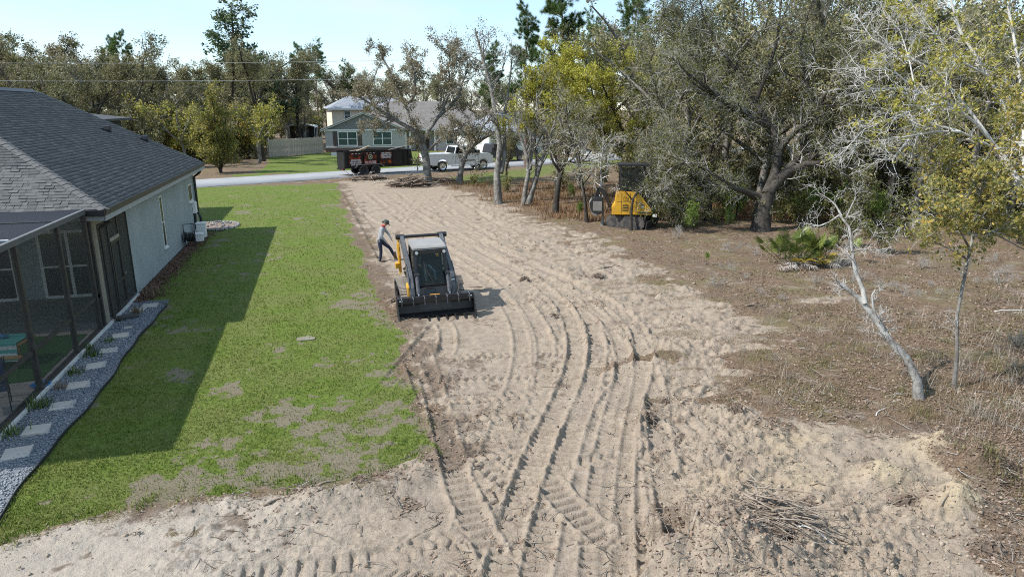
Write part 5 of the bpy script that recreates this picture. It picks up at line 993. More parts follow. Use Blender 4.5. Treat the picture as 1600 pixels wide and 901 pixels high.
for i, ((cx, w_), (lines, zc)) in enumerate(zip(ws, txt)):
    w_ = 1.36; sg = MB(); sg.bx(cx-w_/2+0.05, cx+w_/2-0.05, 0.118, 0.128, 0.98, 2.02); so = tp(sg, 'sign', M['flame'])
    so['label'] = ('sign with three white text lines under flames', 'sign with round emblem and phone number', 'sign with white text lines above flames')[i]
    for j in range(3): MB().bx(cx-0.36+0.32*j, cx-0.20+0.32*j, 0.112, 0.117, 1.93, 1.97).build('caption_strip', M['letters'], so)
    for j, s_ in enumerate(lines):
        size = 0.20 if len(lines) > 1 else 0.30; z = zc+0.17-0.19*j if len(lines) > 1 else zc
        text_on(so, s_, size, cx, z, 0.115, M['letters'], bold=0.006, width=(1.05 if j == 1 or len(lines) == 1 else 0.92))
    if i == 1:
        MB().bx(cx-0.60, cx+0.60, 0.1165, 0.1175, 0.98, 1.27).build('number_panel', M['sign_red'], so)
        for (rr, mm, yy) in ((0.24, mat('emblem_green', (0.30, 0.33, 0.20), 0.6), 0.1155), (0.12, M['trailer_black'], 0.1130), (0.05, M['letters'], 0.1105)):
            e_ = MB(); e_.cyl((cx, yy+0.001, 1.62), (cx, yy-0.001, 1.62), rr, 24); e_.build('emblem', mm, so)
# planks and branches loaded in the trailer
for j, (a, b, r_, lb) in enumerate((((-1.3, 0.7, 1.95), (0.45, 0.9, 2.55), 0.09, 'pale cut log sticking out of the dump trailer'), ((-1.9, 0.9, 2.05), (0.2, 1.3, 2.25), 0.06, 'thin pale branch lying on the dump trailer load'), ((2.0, 1.2, 2.0), (4.4, 1.0, 2.45), 0.06, 'grey branch leaning over the front of the dump trailer'))):
    l_ = MB(); l_.tube([a, tuple((p+q)/2+(0.02 if i == 2 else 0.03) for i, (p, q) in enumerate(zip(a, b))), b], [r_, r_*0.9, r_*0.75], 8); o = l_.build('log', mat('pale_wood'+str(j), (0.50, 0.40, 0.28) if j < 2 else (0.28, 0.26, 0.23), 0.9, var=0.2)); o.location = tr.location; o.rotation_euler = tr.rotation_euler; tag(o, lb, 'log')
bl_ = MB(); bl_.prism([(X0+0.1, 0.81), (X1-0.1, 0.81), (X1-0.1, 1.9), (1.5, 1.98), (0, 1.86), (X0+0.1, 1.8)], 0.29, 1.87, 'y'); o = bl_.build('load', mat('debris_load', (0.09, 0.07, 0.05), 0.95, var=0.4, scale=4, bump=0.6, bscale=9)); o.location = tr.location; o.rotation_euler = tr.rotation_euler; tag(o, 'heap of dark brush filling the black dump trailer', 'debris heap')

# ---------------------------------------------------------------- white pickup
pk0 = g(692, 268); pk = empty('pickup_truck', (pk0[0]-0.85, pk0[1]-0.3, 0.02), ANG-R(8), 'white crew-cab pickup truck parked on the street behind the thin trunks', 'pickup')
pk.scale = (1.12, 1.12, 1.18)
pp = lambda mb, nm, m, **kw: mb.build(nm, m, pk, **kw)
# local x forward, near side at y=0, width 2.0; rear bumper at x=-0.55
side = [(-0.5, 0.62), (-0.55, 1.12), (-0.5, 1.42), (2.05, 1.42), (4.45, 1.36), (5.55, 1.28), (5.75, 1.10), (5.75, 0.62), (5.45, 0.48), (0.0, 0.48)]
def arch(cx, r=0.52): return [(cx+r*math.cos(a), 0.44+r*math.sin(a)) for a in np.linspace(math.pi*0.98, 0.02*math.pi, 9)]
prof = [(-0.55, 0.62), (-0.52, 1.40), (1.95, 1.42), (1.95, 1.40), (4.4, 1.38), (5.45, 1.30), (5.72, 1.12), (5.75, 0.62), (5.55, 0.50)] + arch(4.75)[::-1] + [(4.1, 0.48), (1.5, 0.48)] + arch(0.78)[::-1] + [(-0.2, 0.5)]
body_ = MB(); body_.prism(prof, 0.0, 0.08, 'y'); body_.prism(prof, 1.92, 2.0, 'y'); pp(body_, 'body_side', M['white_car'])
inn = MB(); inn.bx(-0.50, 1.90, 0.081, 1.919, 0.72, 0.80); inn.bx(1.90, 5.70, 0.081, 1.919, 0.50, 1.0); inn.bx(-0.545, -0.48, 0.081, 1.919, 0.72, 1.39); inn.prism([(4.35, 1.0), (5.72, 1.0), (5.70, 1.14), (5.45, 1.32), (4.35, 1.40)], 0.081, 1.919, 'y'); inn.bx(1.9, 1.98, 0.081, 1.919, 1.0, 1.40); pp(inn, 'bed_and_hood', M['white_car'])
cbp = [(1.98, 1.40), (2.15, 1.92), (2.40, 1.98), (3.55, 1.98), (3.75, 1.93), (4.45, 1.39)]
pp(MB().prism([(2.14, 1.90), (2.40, 1.985), (3.55, 1.985), (3.77, 1.91)], 0.14, 1.86, 'y'), 'roof', M['white_car'], bevel=0.03)
for (a, b) in (((1.98, 0.07), (2.16, 0.16)), ((1.98, 1.93), (2.16, 1.84)), ((4.46, 0.07), (3.72, 0.16)), ((4.46, 1.93), (3.72, 1.84)), ((3.10, 0.07), (3.10, 0.16)), ((3.10, 1.93), (3.10, 1.84))): pp(MB().beam((a[0], a[1], 1.38), (b[0], b[1], 1.92), 0.10, 0.07, (1, 0, 0)), 'roof_pillar', M['white_car'])
def pane_(pts, nm):
    m = MB(); m.add(pts, [(0,1,2,3)]); m.add([(p[0]+0.004, p[1]+0.006, p[2]) for p in pts], [(3,2,1,0)]); pp(m, nm, M['car_glass'])
for y0, y1 in ((0.085, 0.165), (1.915, 1.835)): pane_([(2.06, y0, 1.40), (3.04, y0, 1.40), (3.04, y1, 1.90), (2.22, y1, 1.90)], 'side_window'); pane_([(3.16, y0, 1.40), (4.34, y0, 1.40), (3.70, y1, 1.90), (3.16, y1, 1.90)], 'side_window')
pane_([(4.43, 0.12, 1.40), (4.43, 1.88, 1.40), (3.76, 1.80, 1.91), (3.76, 0.2, 1.91)], 'windscreen'); pane_([(1.99, 0.12, 1.41), (1.99, 1.88, 1.41), (2.14, 1.80, 1.90), (2.14, 0.2, 1.90)], 'rear_window')
for x in (0.78, 4.75):
    for (y, f) in ((0.14, -1), (1.86, 1)): wheel(pk, (x, y, 0.42), 0.42, 0.27, 'y', f, M['chrome'])
pp(MB().bx(-0.68, -0.551, 0.06, 1.94, 0.52, 0.72), 'rear_bumper', M['chrome'], bevel=0.03); pp(MB().bx(5.70, 5.88, 0.06, 1.94, 0.50, 0.74), 'front_bumper', M['chrome'], bevel=0.03)
for y in (0.02, 1.98): pp(MB().bx(-0.562, -0.50, y-0.03, y+0.03 , 0.98, 1.34) if True else None, 'tail_lamp', M['red_lens'])
for y in (0.25, 1.75): pp(MB().bx(5.69, 5.77, y-0.2, y+0.2, 0.95, 1.12), 'headlight', M['lens'], bevel=0.02)
pp(MB().bx(5.68, 5.765, 0.48, 1.52, 0.80, 1.14), 'grille', M['black_paint'])
for x in (2.45, 3.55): pp(MB().bx(x, x+0.20, -0.025, -0.002, 1.12, 1.16), 'door_handle', M['white_car'])
for x in (2.0, 3.10, 4.25): pp(MB().bx(x-0.006, x+0.006, -0.004, -0.001, 0.55, 1.40), 'door_seam', M['black_paint'])
pp(MB().bx(1.6, 4.15, -0.05, 0.08, 0.36, 0.44), 'side_step', M['white_car']); m = MB(); m.bx(4.1, 4.3, -0.22, 0.02, 1.42, 1.66); pp(m, 'mirror', M['black_paint'], bevel=0.03)

# ---------------------------------------------------------------- grey ranch house across the street
def shingle_far(name, a, b):
    k = NT(name); br_ = k.n('ShaderNodeTexBrick'); br_.inputs['Scale'].default_value = 1.0; br_.inputs['Color1'].default_value = rgba(a); br_.inputs['Color2'].default_value = rgba(b); br_.inputs['Mortar'].default_value = rgba(tuple(x*0.55 for x in a)); br_.inputs['Brick Width'].default_value = 0.5; br_.inputs['Row Height'].default_value = 0.16; br_.inputs['Mortar Size'].default_value = 0.012
    k.l(k.co('Object'), br_.inputs['Vector']); k.base(k.mix(0.4, br_.outputs['Color'], k.ramp(k.noise(2, 4), [(0.3, a), (0.7, b)]))); k.rough(0.95); return k.m
M['brown_roof'] = shingle_far('brown_roof', (0.15, 0.135, 0.125), (0.23, 0.21, 0.195)); M['blue_roof'] = shingle_far('blue_roof', (0.20, 0.22, 0.25), (0.32, 0.34, 0.37))
M['grey_siding'] = mat('grey_siding', (0.41, 0.40, 0.39), 0.85, var=0.05); M['gable_siding'] = mat('gable_siding', (0.20, 0.20, 0.205), 0.85); M['brick_base'] = mat('brick_base', (0.16, 0.11, 0.09), 0.9, var=0.3, scale=6); M['shutter'] = mat('shutter', (0.09, 0.065, 0.055), 0.7); M['dark_door'] = mat('dark_door', (0.055, 0.025, 0.018), 0.6)
hx = g(508, 238); hs_ = 1.0
gh = empty('house', (hx[0], hx[1], 0), R(-3), 'grey ranch house with white-trimmed gable and brown roof across the street', 'house')
ghp = lambda mb, nm, m, **kw: mb.build(nm, m, gh, **kw)
# local x along facade, y = depth away from the street
FW = 11.0; WH = 2.95
MB()
ghp(MB().bx(0.15, FW, 0.0, 8.0, 0.62, WH), 'wall', M['grey_siding']); ghp(MB().bx(0.10, FW+0.05, -0.05, 8.0, 0.0, 0.60), 'brick_base', M['brick_base']); ghp(MB().bx(0.05, FW+0.08, -0.10, 0.0, 0.601, 0.68), 'base_trim', M['white_trim'])
ghp(MB().bx(FW, FW+4.5, 1.8, 8.0, 0.0, WH), 'wall', M['grey_siding']); ghp(MB().bx(FW+4.5, FW+13, 0.6, 8, 0.0, WH), 'wall', M['grey_siding'])
GP = 5.4; GH = 2.15
ghp(MB().prism([(0.35, WH+0.15), (2*GP-0.35, WH+0.15), (GP, WH+0.05+GH)], -0.04, 0.3, 'y'), 'gable', M['gable_siding'])
ghp(MB().bx(0.0, 2*GP, -0.12, 0.0, WH-0.08, WH+0.14), 'frieze_board', M['white_trim'])
for s in (-1, 1): ghp(MB().beam((GP+s*(GP+0.45), -0.30, WH-0.02), (GP, -0.30, WH+GH+0.18), 0.12, 0.26, (0, 0, 1)), 'barge_board', M['white_trim'])
r = MB()
def slab2(mb, pts, T=0.12):
    n = len(pts); mb.add(list(pts)+[(p[0], p[1], p[2]-T) for p in pts], [tuple(range(n)), tuple(range(n, 2*n))[::-1]]+[(i, n+i, n+(i+1) % n, (i+1) % n) for i in range(n)])
gz_ = WH+GH+0.25
for s in (-1, 1): slab2(r, [(GP+s*(GP+0.5), -0.4, WH+0.05), (GP, -0.4, gz_), (GP, 7.0, gz_), (GP+s*(GP+0.5), 7.0, WH+0.05)])
RT = 6.9
slab2(r, [(3.2, -0.1+0.6, WH+0.12), (FW+13.4, 0.2, WH+0.12), (FW+8.0, 6.0, RT), (9.2, 6.0, RT)]); slab2(r, [(FW+13.4, 0.2, WH+0.12), (FW+13.4, 12, WH+0.12), (FW+8.0, 6.0, RT)]); slab2(r, [(3.2, 12, WH+.12), (3.2, 0.5, WH+0.12), (9.2, 6.0, RT)]); slab2(r, [(FW+13.4, 12, WH+0.12), (3.2, 12, WH+0.12), (9.2, 6, RT), (FW+8, 6, RT)])
ghp(r, 'roof', M['brown_roof']); ghp(MB().bx(FW-0.1, FW+13.4, 0.05, 0.18, WH-0.12, WH+0.1), 'fascia', M['white_trim'])
def far_window(x0, x1, z0, z1, y=0.0, shut=True):
    f = MB(); t = 0.13
    for q in ((x0-t, x0, z0-t, z1+t), (x1, x1+t, z0-t, z1+t), (x0, x1, z1, z1+t), (x0, x1, z0-t, z0)): f.bx(q[0], q[1], y-0.09, y+0.01, q[2], q[3])
    xm, zm = (x0+x1)/2, (z0+z1)/2; f.bx(xm-0.06, xm+0.06, y-0.075, y, z0, z1); f.bx(x0, xm-0.06, y-0.07, y, zm-0.04, zm+0.04); f.bx(xm+0.06, x1, y-0.07, y, zm-0.04, zm+0.04); wd = ghp(f, 'window', M['white_trim'])
    for a, b in ((x0, xm-0.06), (xm+0.06, x1)):
        for c, d in ((z0, zm-0.04), (zm+0.04, z1)): MB().bx(a, b, y-0.02, y-0.012, c, d).build('pane', M['win_far'], wd)
    if shut:
        for a, b in ((x0-t-0.62, x0-t-0.03), (x1+t+0.03, x1+t+0.62)): ghp(MB().bx(a, b, y-0.06, y-0.002, z0-0.1, z1+0.1), 'shutter', M['shutter'])
M['win_far'] = mat('far_glass', (0.03, 0.075, 0.075), 0.12, var=0.3, spec=0.7)
far_window(1.95, 4.35, 0.95, 2.68); far_window(6.7, 9.1, 0.95, 2.68, shut=False)
for x in (FW+0.15, FW+0.75, FW+4.3): ghp(MB().bx(x-0.13, x+0.13, 0.3, 0.56, 0.0, WH-0.12), 'porch_column', M['white_trim'])
dd = ghp(MB().bx(FW+1.6, FW+3.6, 1.74, 1.799, 0.1, 2.35), 'front_door', M['dark_door']); far_window(FW+6.0, FW+8.0, 0.95, 2.5, 0.6, False)
for s, (x, lb) in enumerate(((1.0, 'dark clipped shrub at the corner of the grey ranch house'),)):
    pass
# cream two-storey house behind
cx_ = at_depth(520, 200, 122.0); ch2 = empty('house', (cx_[0], cx_[1], 0), R(6), 'cream two-storey house with blue-grey roof rising behind the grey ranch house', 'house')
M['cream'] = mat('cream_wall', (0.66, 0.60, 0.47), 0.85, var=0.04)
CH = 5.9
MB().bx(0, 14, 0, 8, 0, CH).build('wall', M['cream'], ch2); r = MB(); slab2(r, [(-0.6, -0.6, CH), (14.6, -0.6, CH), (11, 4, CH+2.1), (3.4, 4, CH+2.1)]); slab2(r, [(-0.6, 8.6, CH), (-0.6, -0.6, CH), (3.4, 4, CH+2.1)]); slab2(r, [(14.6, -0.6, CH), (14.6, 8.6, CH), (11, 4, CH+2.1)]); slab2(r, [(14.6, 8.6, CH), (-0.6, 8.6, CH), (3.4, 4, CH+2.1), (11, 4, CH+2.1)]); r.build('roof', M['blue_roof'], ch2)
f = MB(); f.bx(2.1, 3.3, -0.09, -0.002, CH-2.0, CH-0.5); wd = f.build('window', M['white_trim'], ch2); MB().bx(2.2, 3.2, -0.10, -0.091, CH-1.9, CH-1.28).build('pane', M['win_far'], wd); MB().bx(2.2, 3.2, -0.10, -0.091, CH-1.2, CH-0.6).build('pane', M['win_far'], wd)
MB().bx(-0.65, 14.65, -0.68, -0.602, CH-0.32, CH-0.02).build('fascia', M['white_trim'], ch2)
# ---------------------------------------------------------------- board fence, carport
fa, fb = g(421, 246), g(506, 239); M['fence'] = mat('weathered_board', (0.46, 0.395, 0.32), 0.95, var=0.22, scale=1.2, bump=0.3, bscale=20, dirt=0.35, dirtc=(0.14, 0.12, 0.10))
def board_fence(A, B, n, h, label, gap=0.008):
    e = empty('board_fence', (A[0], A[1], 0), math.atan2(B[1]-A[1], B[0]-A[0]), label, 'fence'); ln = math.hypot(B[0]-A[0], B[1]-A[1]); w = ln/n; rr = random.Random(9); protos_ = []
    for v in range(4):
        j = rr.uniform(-0.03, 0.05); pr = [(-w/2+gap, 0.03), (w/2-gap, 0.03), (w/2-gap, h+j-0.06), (w/2-gap-0.04, h+j), (-w/2+gap+0.04, h+j), (-w/2+gap, h+j-0.06)]
        o = MB().prism(pr, -0.012, 0.012, 'y').build('board', M['fence'], e); protos_.append(o.data); o.location = (w*(v+0.5), rr.uniform(-0.01, 0.01), 0)
    for i in range(4, n): o = link_mesh('board', protos_[rr.randrange(4)], e); o.location = (w*(i+0.5), rr.uniform(-0.012, 0.012), rr.uniform(-0.04, 0.03))
    for z in (0.4, h-0.35): MB().bx(0, ln, 0.026, 0.065, z, z+0.09).build('rail', M['fence'], e)
    for i in range(int(ln/2.4)+1): MB().bx(i*2.4, i*2.4+0.1, 0.07, 0.17, 0, h).build('post', M['fence'], e)
board_fence(fa, fb, 56, 2.15, 'weathered grey board fence between the woods and the ranch house')
fc = at_depth(440, 215, 118); board_fence(fa, (fa[0]-1.5, fa[1]+30), 60, 2.15, 'grey board fence running back along the woods')
cpo = at_depth(448, 235, 108.0); cpt = empty('carport', (cpo[0], cpo[1], 0), R(-4), 'white-topped metal carport behind the board fence', 'carport'); cpt.scale = (0.86, 0.86, 0.84); M['carport'] = mat('carport_metal', (0.70, 0.70, 0.68), 0.5)
q = MB(); q.prism([(-0.15, 3.55), (0.1, 3.8), (2.6, 4.35), (5.1, 3.8), (5.35, 3.55), (5.35, 3.45), (5.05, 3.68), (2.6, 4.22), (0.15, 3.68), (-0.15, 3.45)], 0, 7, 'y'); q.build('roof', M['carport'], cpt)
for x in (0.0, 5.2):
    for y in (0.1, 3.5, 6.9): MB().bx(x-0.04, x+0.04, y-0.04, y+0.04, 0, 3.62).build('post', M['carport'], cpt)
MB().bx(0.1, 5.1, 6.95, 7.0, 0.8, 3.6).build('back_panel', M['black_paint'], cpt)
bt_ = empty('boat', (cpo[0]+2.6, cpo[1]+1.2, 0), R(4), 'dark covered boat on a stand under the white carport', 'boat'); q = MB(); q.prism([(-1.1, 2.1), (-0.8, 1.2), (0.8, 1.2), (1.1, 2.1), (0.9, 2.6), (0, 2.85), (-0.9, 2.6)], 0.2, 4.8, 'y'); q.build('hull', M['black_paint'], bt_, bevel=0.06); q = MB(); q.bx(-0.5, 0.5, 1.2, 2.0, 2.85, 3.05); q.build('console', M['white_plastic'], bt_, bevel=0.04); MB().bx(-0.7, 0.7, 0.8, 4.2, 0.0, 1.18).build('stand', M['black_paint'], bt_)
# ---------------------------------------------------------------- houses glimpsed through the trees to the right
wp_ = g(770, 247); wh2 = empty('house', (wp_[0]+1.0, wp_[1]+6.0, 0), ANG-R(6), 'pale house with dark garage opening glimpsed through the thin trunks', 'house')
MB().bx(0, 16, 0, 9, 0, 3.0).build('wall', M['white_trim'], wh2); r = MB(); slab2(r, [(-0.6, -0.6, 3.0), (16.6, -0.6, 3.0), (12, 4.5, 5.4), (4, 4.5, 5.4)]); slab2(r, [(-0.6, 9.6, 3.0), (-0.6, -0.6, 3.0), (4, 4.5, 5.4)]); slab2(r, [(16.6, -0.6, 3), (16.6, 9.6, 3), (12, 4.5, 5.4)]); slab2(r, [(16.6, 9.6, 3.0), (-0.6, 9.6, 3.0), (4, 4.5, 5.4), (12, 4.5, 5.4)]); r.build('roof', M['blue_roof'], wh2)
MB().bx(8.5, 13.5, -0.06, -0.002, 0.05, 2.5).build('garage_door', M['black_paint'], wh2); f = MB(); f.bx(2.0, 4.0, -0.07, -0.002, 0.9, 2.3); wd = f.build('window', M['white_trim'], wh2); MB().bx(2.1, 3.9, -0.08, -0.072, 1.0, 2.2).build('pane', M['win_far'], wd); MB().bx(5.5, 6.5, -0.06, -0.002, 0.05, 2.2).build('front_door', M['dark_door'], wh2)
sv0 = g(812, 253); su = empty('parked_van', (sv0[0]-1.0, sv0[1]+1.0, 0.02), ANG, 'dark van standing in the driveway behind the slender oaks', 'van'); q = MB(); q.prism([(-2.4, 0.45), (-2.45, 1.1), (-2.2, 1.95), (-1.8, 2.05), (0.9, 2.05), (1.5, 1.25), (2.4, 1.05), (2.5, 0.45)], 0, 1.9, 'y'); q.build('body', mat('dark_car', (0.03, 0.03, 0.032), 0.3, coat=0.4), su, bevel=0.06)
q = MB(); q.prism([(-2.1, 1.3), (-1.95, 1.85), (0.75, 1.85), (1.2, 1.3)], -0.01, -0.003, 'y'); q.build('side_window', M['car_glass'], su)
for x in (-1.5, 1.6):
    for (y, f) in ((0.1, -1), (1.8, 1)): wheel(su, (x, y, 0.36), 0.36, 0.24, 'y', f)
# small sign plate on the far lawn, clipped shrub, mailbox
sp_ = g(524, 246); s_ = empty('yard_sign', (sp_[0], sp_[1], 0), R(5), 'tiny white yard sign on the far lawn beside the trailer', 'sign'); MB().bx(-0.45, 0.45, -0.01, 0.01, 0.18, 0.62).build('panel', M['letters'], s_)
for x in (-0.3, 0.3): MB().bx(x-0.015, x+0.015, 0.011, 0.03, 0, 0.6).build('stake', M['black_metal'], s_)
# ---------------------------------------------------------------- power lines along the far side of the street
M['wire'] = mat('wire', (0.32, 0.33, 0.34), 0.6)
for (va, vb, lb) in ((124, 122, 'lower power line stretched across the woods'), (96, 94, 'upper power line stretched across the woods')):
    a, b = at_depth(-250, va, 64.0), at_depth(640, vb, 72.0); mpt = (a+b)/2; pts = [a+(b-a)*t-np.array([0, 0, 0.25*4*t*(1-t)]) for t in np.linspace(0, 1, 14)]
    w = MB(); w.tube([tuple(p) for p in pts], 0.016, 5); tag(w.build('power_line', M['wire']), lb, 'cable', 'power lines')
# ================================================================ TREES
NP = 7
def resample(P, n=NP):
    P = np.asarray(P, float); s = np.concatenate([[0], np.cumsum(np.linalg.norm(P[1:]-P[:-1], axis=1))]); t = np.linspace(0, s[-1], n)
    return np.stack([np.interp(t, s, P[:, k]) for k in range(P.shape[1])], -1)
def spawn(rng, P, R_, count, Lm, t0, t1, ang, wander, up, rr=0.6, rmin=0.003, fall=0.5, bias=None, rmax=9.0):
    """child branches along parent polylines P (N,NP,3) with radii R_ (N,NP)"""
    N = len(P); ln = np.linalg.norm(P[:, 1:]-P[:, :-1], axis=2).sum(1); idx = rng.choice(N, count, p=ln/ln.sum()); t = rng.uniform(t0, t1, count)
    f = t*(NP-1); k = np.minimum(f.astype(int), NP-2); w = (f-k)[:, None]
    o = P[idx, k]*(1-w)+P[idx, k+1]*w; tan = P[idx, k+1]-P[idx, k]; tan /= np.linalg.norm(tan, axis=1)[:, None]+1e-9; r0 = R_[idx, k]*(1-w[:, 0])+R_[idx, k+1]*w[:, 0]
    rv = rng.normal(size=(count, 3)); rv -= tan*(rv*tan).sum(1)[:, None]; rv /= np.linalg.norm(rv, axis=1)[:, None]+1e-9
    a = rng.uniform(*ang, count)[:, None]; d = tan*np.cos(a)+rv*np.sin(a); L_ = Lm*rng.uniform(0.55, 1.25, count)*(1-fall*t); pts = [o]; step = (L_/(NP-1))[:, None]
    for i in range(NP-1):
        d = d+rng.normal(0, wander, (count, 3)); d[:, 2] += up
        if bias is not None: d = d+np.asarray(bias)[None]
        d /= np.linalg.norm(d, axis=1)[:, None]; pts.append(pts[-1]+d*step)
    r1 = np.clip(r0*rr, rmin, rmax); R2 = r1[:, None]*np.linspace(1, 0.25, NP)[None]; return np.stack(pts, 1), np.maximum(R2, rmin*0.5)
def tubes_np(P, R_, n):
    """(N,m,3) polylines to tube mesh"""
    N, m, _ = P.shape; T = np.empty_like(P); T[:, 1:-1] = P[:, 2:]-P[:, :-2]; T[:, 0] = P[:, 1]-P[:, 0]; T[:, -1] = P[:, -1]-P[:, -2]; T /= np.linalg.norm(T, axis=2)[..., None]+1e-9
    ref = np.where(np.abs(T[:, :1, 2:3]) > 0.9, np.array([[[1.0, 0, 0]]]), np.array([[[0, 0, 1.0]]])); A = np.cross(T, np.broadcast_to(ref, T.shape)); A /= np.linalg.norm(A, axis=2)[..., None]+1e-9; B = np.cross(T, A)
    th = 2*np.pi*np.arange(n)/n; V = P[:, :, None]+(A[:, :, None]*np.cos(th)[None, None, :, None]+B[:, :, None]*np.sin(th)[None, None, :, None])*R_[:, :, None, None]
    b = (np.arange(N)*m*n)[:, None, None]+(np.arange(m-1)*n)[None, :, None]; k = np.arange(n)[None, None]; k2 = (k+1) % n
    return V.reshape(-1, 3), np.stack([b+k, b+k2, b+k2+n, b+k+n], -1).reshape(-1, 4)
def merge(parts):
    V, Q, o = [], [], 0
    for v, q in parts: V.append(v); Q.append(q+o); o += len(v)
    return np.vstack(V), np.vstack(Q)
def leaves_np(rng, P, count, size, aspect=0.55, jit=0.06, t0=0.2, upb=0.3, clump=1):
    c = max(1, count//clump); i = rng.integers(0, len(P), c); f = rng.uniform(t0, 1, c)*(NP-1); k = np.minimum(f.astype(int), NP-2); w = (f-k)[:, None]
    o = np.repeat(P[i, k]*(1-w)+P[i, k+1]*w, clump, 0); N = len(o); o = o+rng.normal(0, jit, (N, 3))
    d = rng.normal(size=(N, 3)); d /= np.linalg.norm(d, axis=1)[:, None]; nn = rng.normal(size=(N, 3)); nn[:, 2] += upb; s = np.cross(d, nn); s /= np.linalg.norm(s, axis=1)[:, None]+1e-9
    L_ = (size*rng.uniform(0.6, 1.3, N))[:, None]; V = np.stack([o, o+d*L_*0.5+s*L_*aspect*0.5, o+d*L_, o+d*L_*0.5-s*L_*aspect*0.5], 1).reshape(-1, 3)
    return V, np.arange(4*N).reshape(-1, 4), rng.random(N)
def needles_np(rng, P, tufts, per, length, width, t0=0.5):
    i = rng.integers(0, len(P), tufts); f = rng.uniform(t0, 1, tufts)*(NP-1); k = np.minimum(f.astype(int), NP-2); w = (f-k)[:, None]; o = P[i, k]*(1-w)+P[i, k+1]*w; tan = P[i, k+1]-P[i, k]; tan /= np.linalg.norm(tan, axis=1)[:, None]+1e-9
    o = np.repeat(o, per, 0); tan = np.repeat(tan, per, 0); N = len(o); d = rng.normal(size=(N, 3))+tan*0.9; d[:, 2] += 0.25; d /= np.linalg.norm(d, axis=1)[:, None]; s = np.cross(d, rng.normal(size=(N, 3))); s /= np.linalg.norm(s, axis=1)[:, None]+1e-9
    L_ = (length*rng.uniform(0.7, 1.2, N))[:, None]; V = np.stack([o-s*width, o+s*width, o+d*L_], 1).reshape(-1, 3); return V, np.arange(3*N).reshape(-1, 3), np.repeat(rng.random(tufts), per)*0.7+rng.random(N)*0.3

def build_tree(name, rng, trunks, levels, leaf, bark, twigm, sides=(10, 7, 5, 3, 3)):
    """trunks: list of (points, r0, r1). levels: spawn settings. Returns an Empty with trunk, twigs, crown."""
    root = empty(name); P = np.stack([resample(t[0]) for t in trunks]); R_ = np.stack([np.linspace(t[1], t[2], NP)**1.0 for t in trunks])
    for i, t in enumerate(trunks):
        if t[0][0][2] < 0.3: R_[i, 0] *= 1.25
    lv = [(P, R_)]
    for L_ in levels:
        pP, pR = lv[-1]
        if L_.get('also') and len(lv) > 1: pP = np.vstack([pP, lv[-2][0]]); pR = np.vstack([pR, lv[-2][1]])
        lv.append(spawn(rng, pP, pR, L_['n'], L_['L'], L_.get('t0', 0.3), L_.get('t1', 1.0), L_.get('ang', (0.5, 1.1)), L_.get('w', 0.16), L_.get('up', 0.02), L_.get('rr', 0.6), L_.get('rmin', 0.004), L_.get('fall', 0.45), L_.get('bias'), L_.get('rmax', L_['L']*0.022)))
    big = [tubes_np(p, r, sides[i]) for i, (p, r) in enumerate(lv[:max(1, len(lv)-2)])]; V, Q = merge(big); np_mesh('trunk', V, Q, bark, root, True)
    if len(lv) > 1:
        sm = [tubes_np(p[:, ::2] if p.shape[1] == 7 else p, r[:, ::2], 3 if i > 0 else 4) for i, (p, r) in enumerate(lv[max(1, len(lv)-2):])]; V, Q = merge(sm); np_mesh('twigs', V, Q, twigm, root, True)['kind'] = 'stuff'
    if leaf:
        src = lv[-1][0] if len(lv) < 3 or not leaf.get('both') else np.vstack([lv[-1][0], lv[-2][0]])
        if leaf.get('where'): src = src[leaf['where'](src.mean(1), rng)]
        if leaf.get('needle'): V, Q, r = needles_np(rng, src, leaf['n'], leaf['per'], leaf['size'], leaf['width'], leaf.get('t0', 0.6))
        else: V, Q, r = leaves_np(rng, src, leaf['n'], leaf['size'], leaf.get('aspect', 0.55), leaf.get('jit', 0.06), leaf.get('t0', 0.2), leaf.get('upb', 0.3), leaf.get('clump', 1))
        np_mesh('crown', V, Q, leaf['m'], root, False, {'rnd': ('FLOAT', 'FACE', r)})['kind'] = 'stuff'
    return root

M['oak_bark'] = bark_mat('oak_bark', (0.075, 0.065, 0.055), (0.21, 0.19, 0.165), (0.34, 0.345, 0.31), 0.55); M['dark_bark'] = bark_mat('dark_bark', (0.020, 0.017, 0.014), (0.070, 0.058, 0.047), (0.16, 0.16, 0.135), 0.22)
M['white_bark'] = bark_mat('white_bark', (0.34, 0.32, 0.29), (0.58, 0.56, 0.52), (0.60, 0.60, 0.56), 0.5, 9); M['pale_bark'] = bark_mat('pale_bark', (0.09, 0.08, 0.07), (0.36, 0.34, 0.31), (0.46, 0.455, 0.42), 0.7, 14); M['pine_bark'] = bark_mat('pine_bark', (0.09, 0.06, 0.045), (0.24, 0.17, 0.13), (0.3, 0.27, 0.24), 0.3)
M['grey_twig'] = mat('grey_twig', (0.35, 0.335, 0.305), 0.95, var=0.25, scale=2); M['pale_twig'] = mat('pale_twig', (0.60, 0.58, 0.545), 0.95, var=0.15, scale=3); M['dark_twig'] = mat('dark_twig', (0.14, 0.125, 0.11), 0.95, var=0.25)
M['oak_leaf'] = leaf_mat('oak_leaf', [(0.15, (0.076, 0.085, 0.031)), (0.45, (0.189, 0.189, 0.077)), (0.7, (0.321, 0.296, 0.145)), (0.95, (0.531, 0.449, 0.254))], 0.42)
M['grey_oak_leaf'] = leaf_mat('grey_oak_leaf', [(0.15, (0.087, 0.084, 0.042)), (0.5, (0.224, 0.198, 0.118)), (0.75, (0.345, 0.287, 0.192)), (0.95, (0.483, 0.411, 0.295))], 0.42)
M['live_leaf'] = leaf_mat('live_leaf', [(0.15, (0.064, 0.075, 0.020)), (0.45, (0.172, 0.175, 0.051)), (0.72, (0.309, 0.288, 0.102)), (0.95, (0.526, 0.442, 0.204))], 0.42)
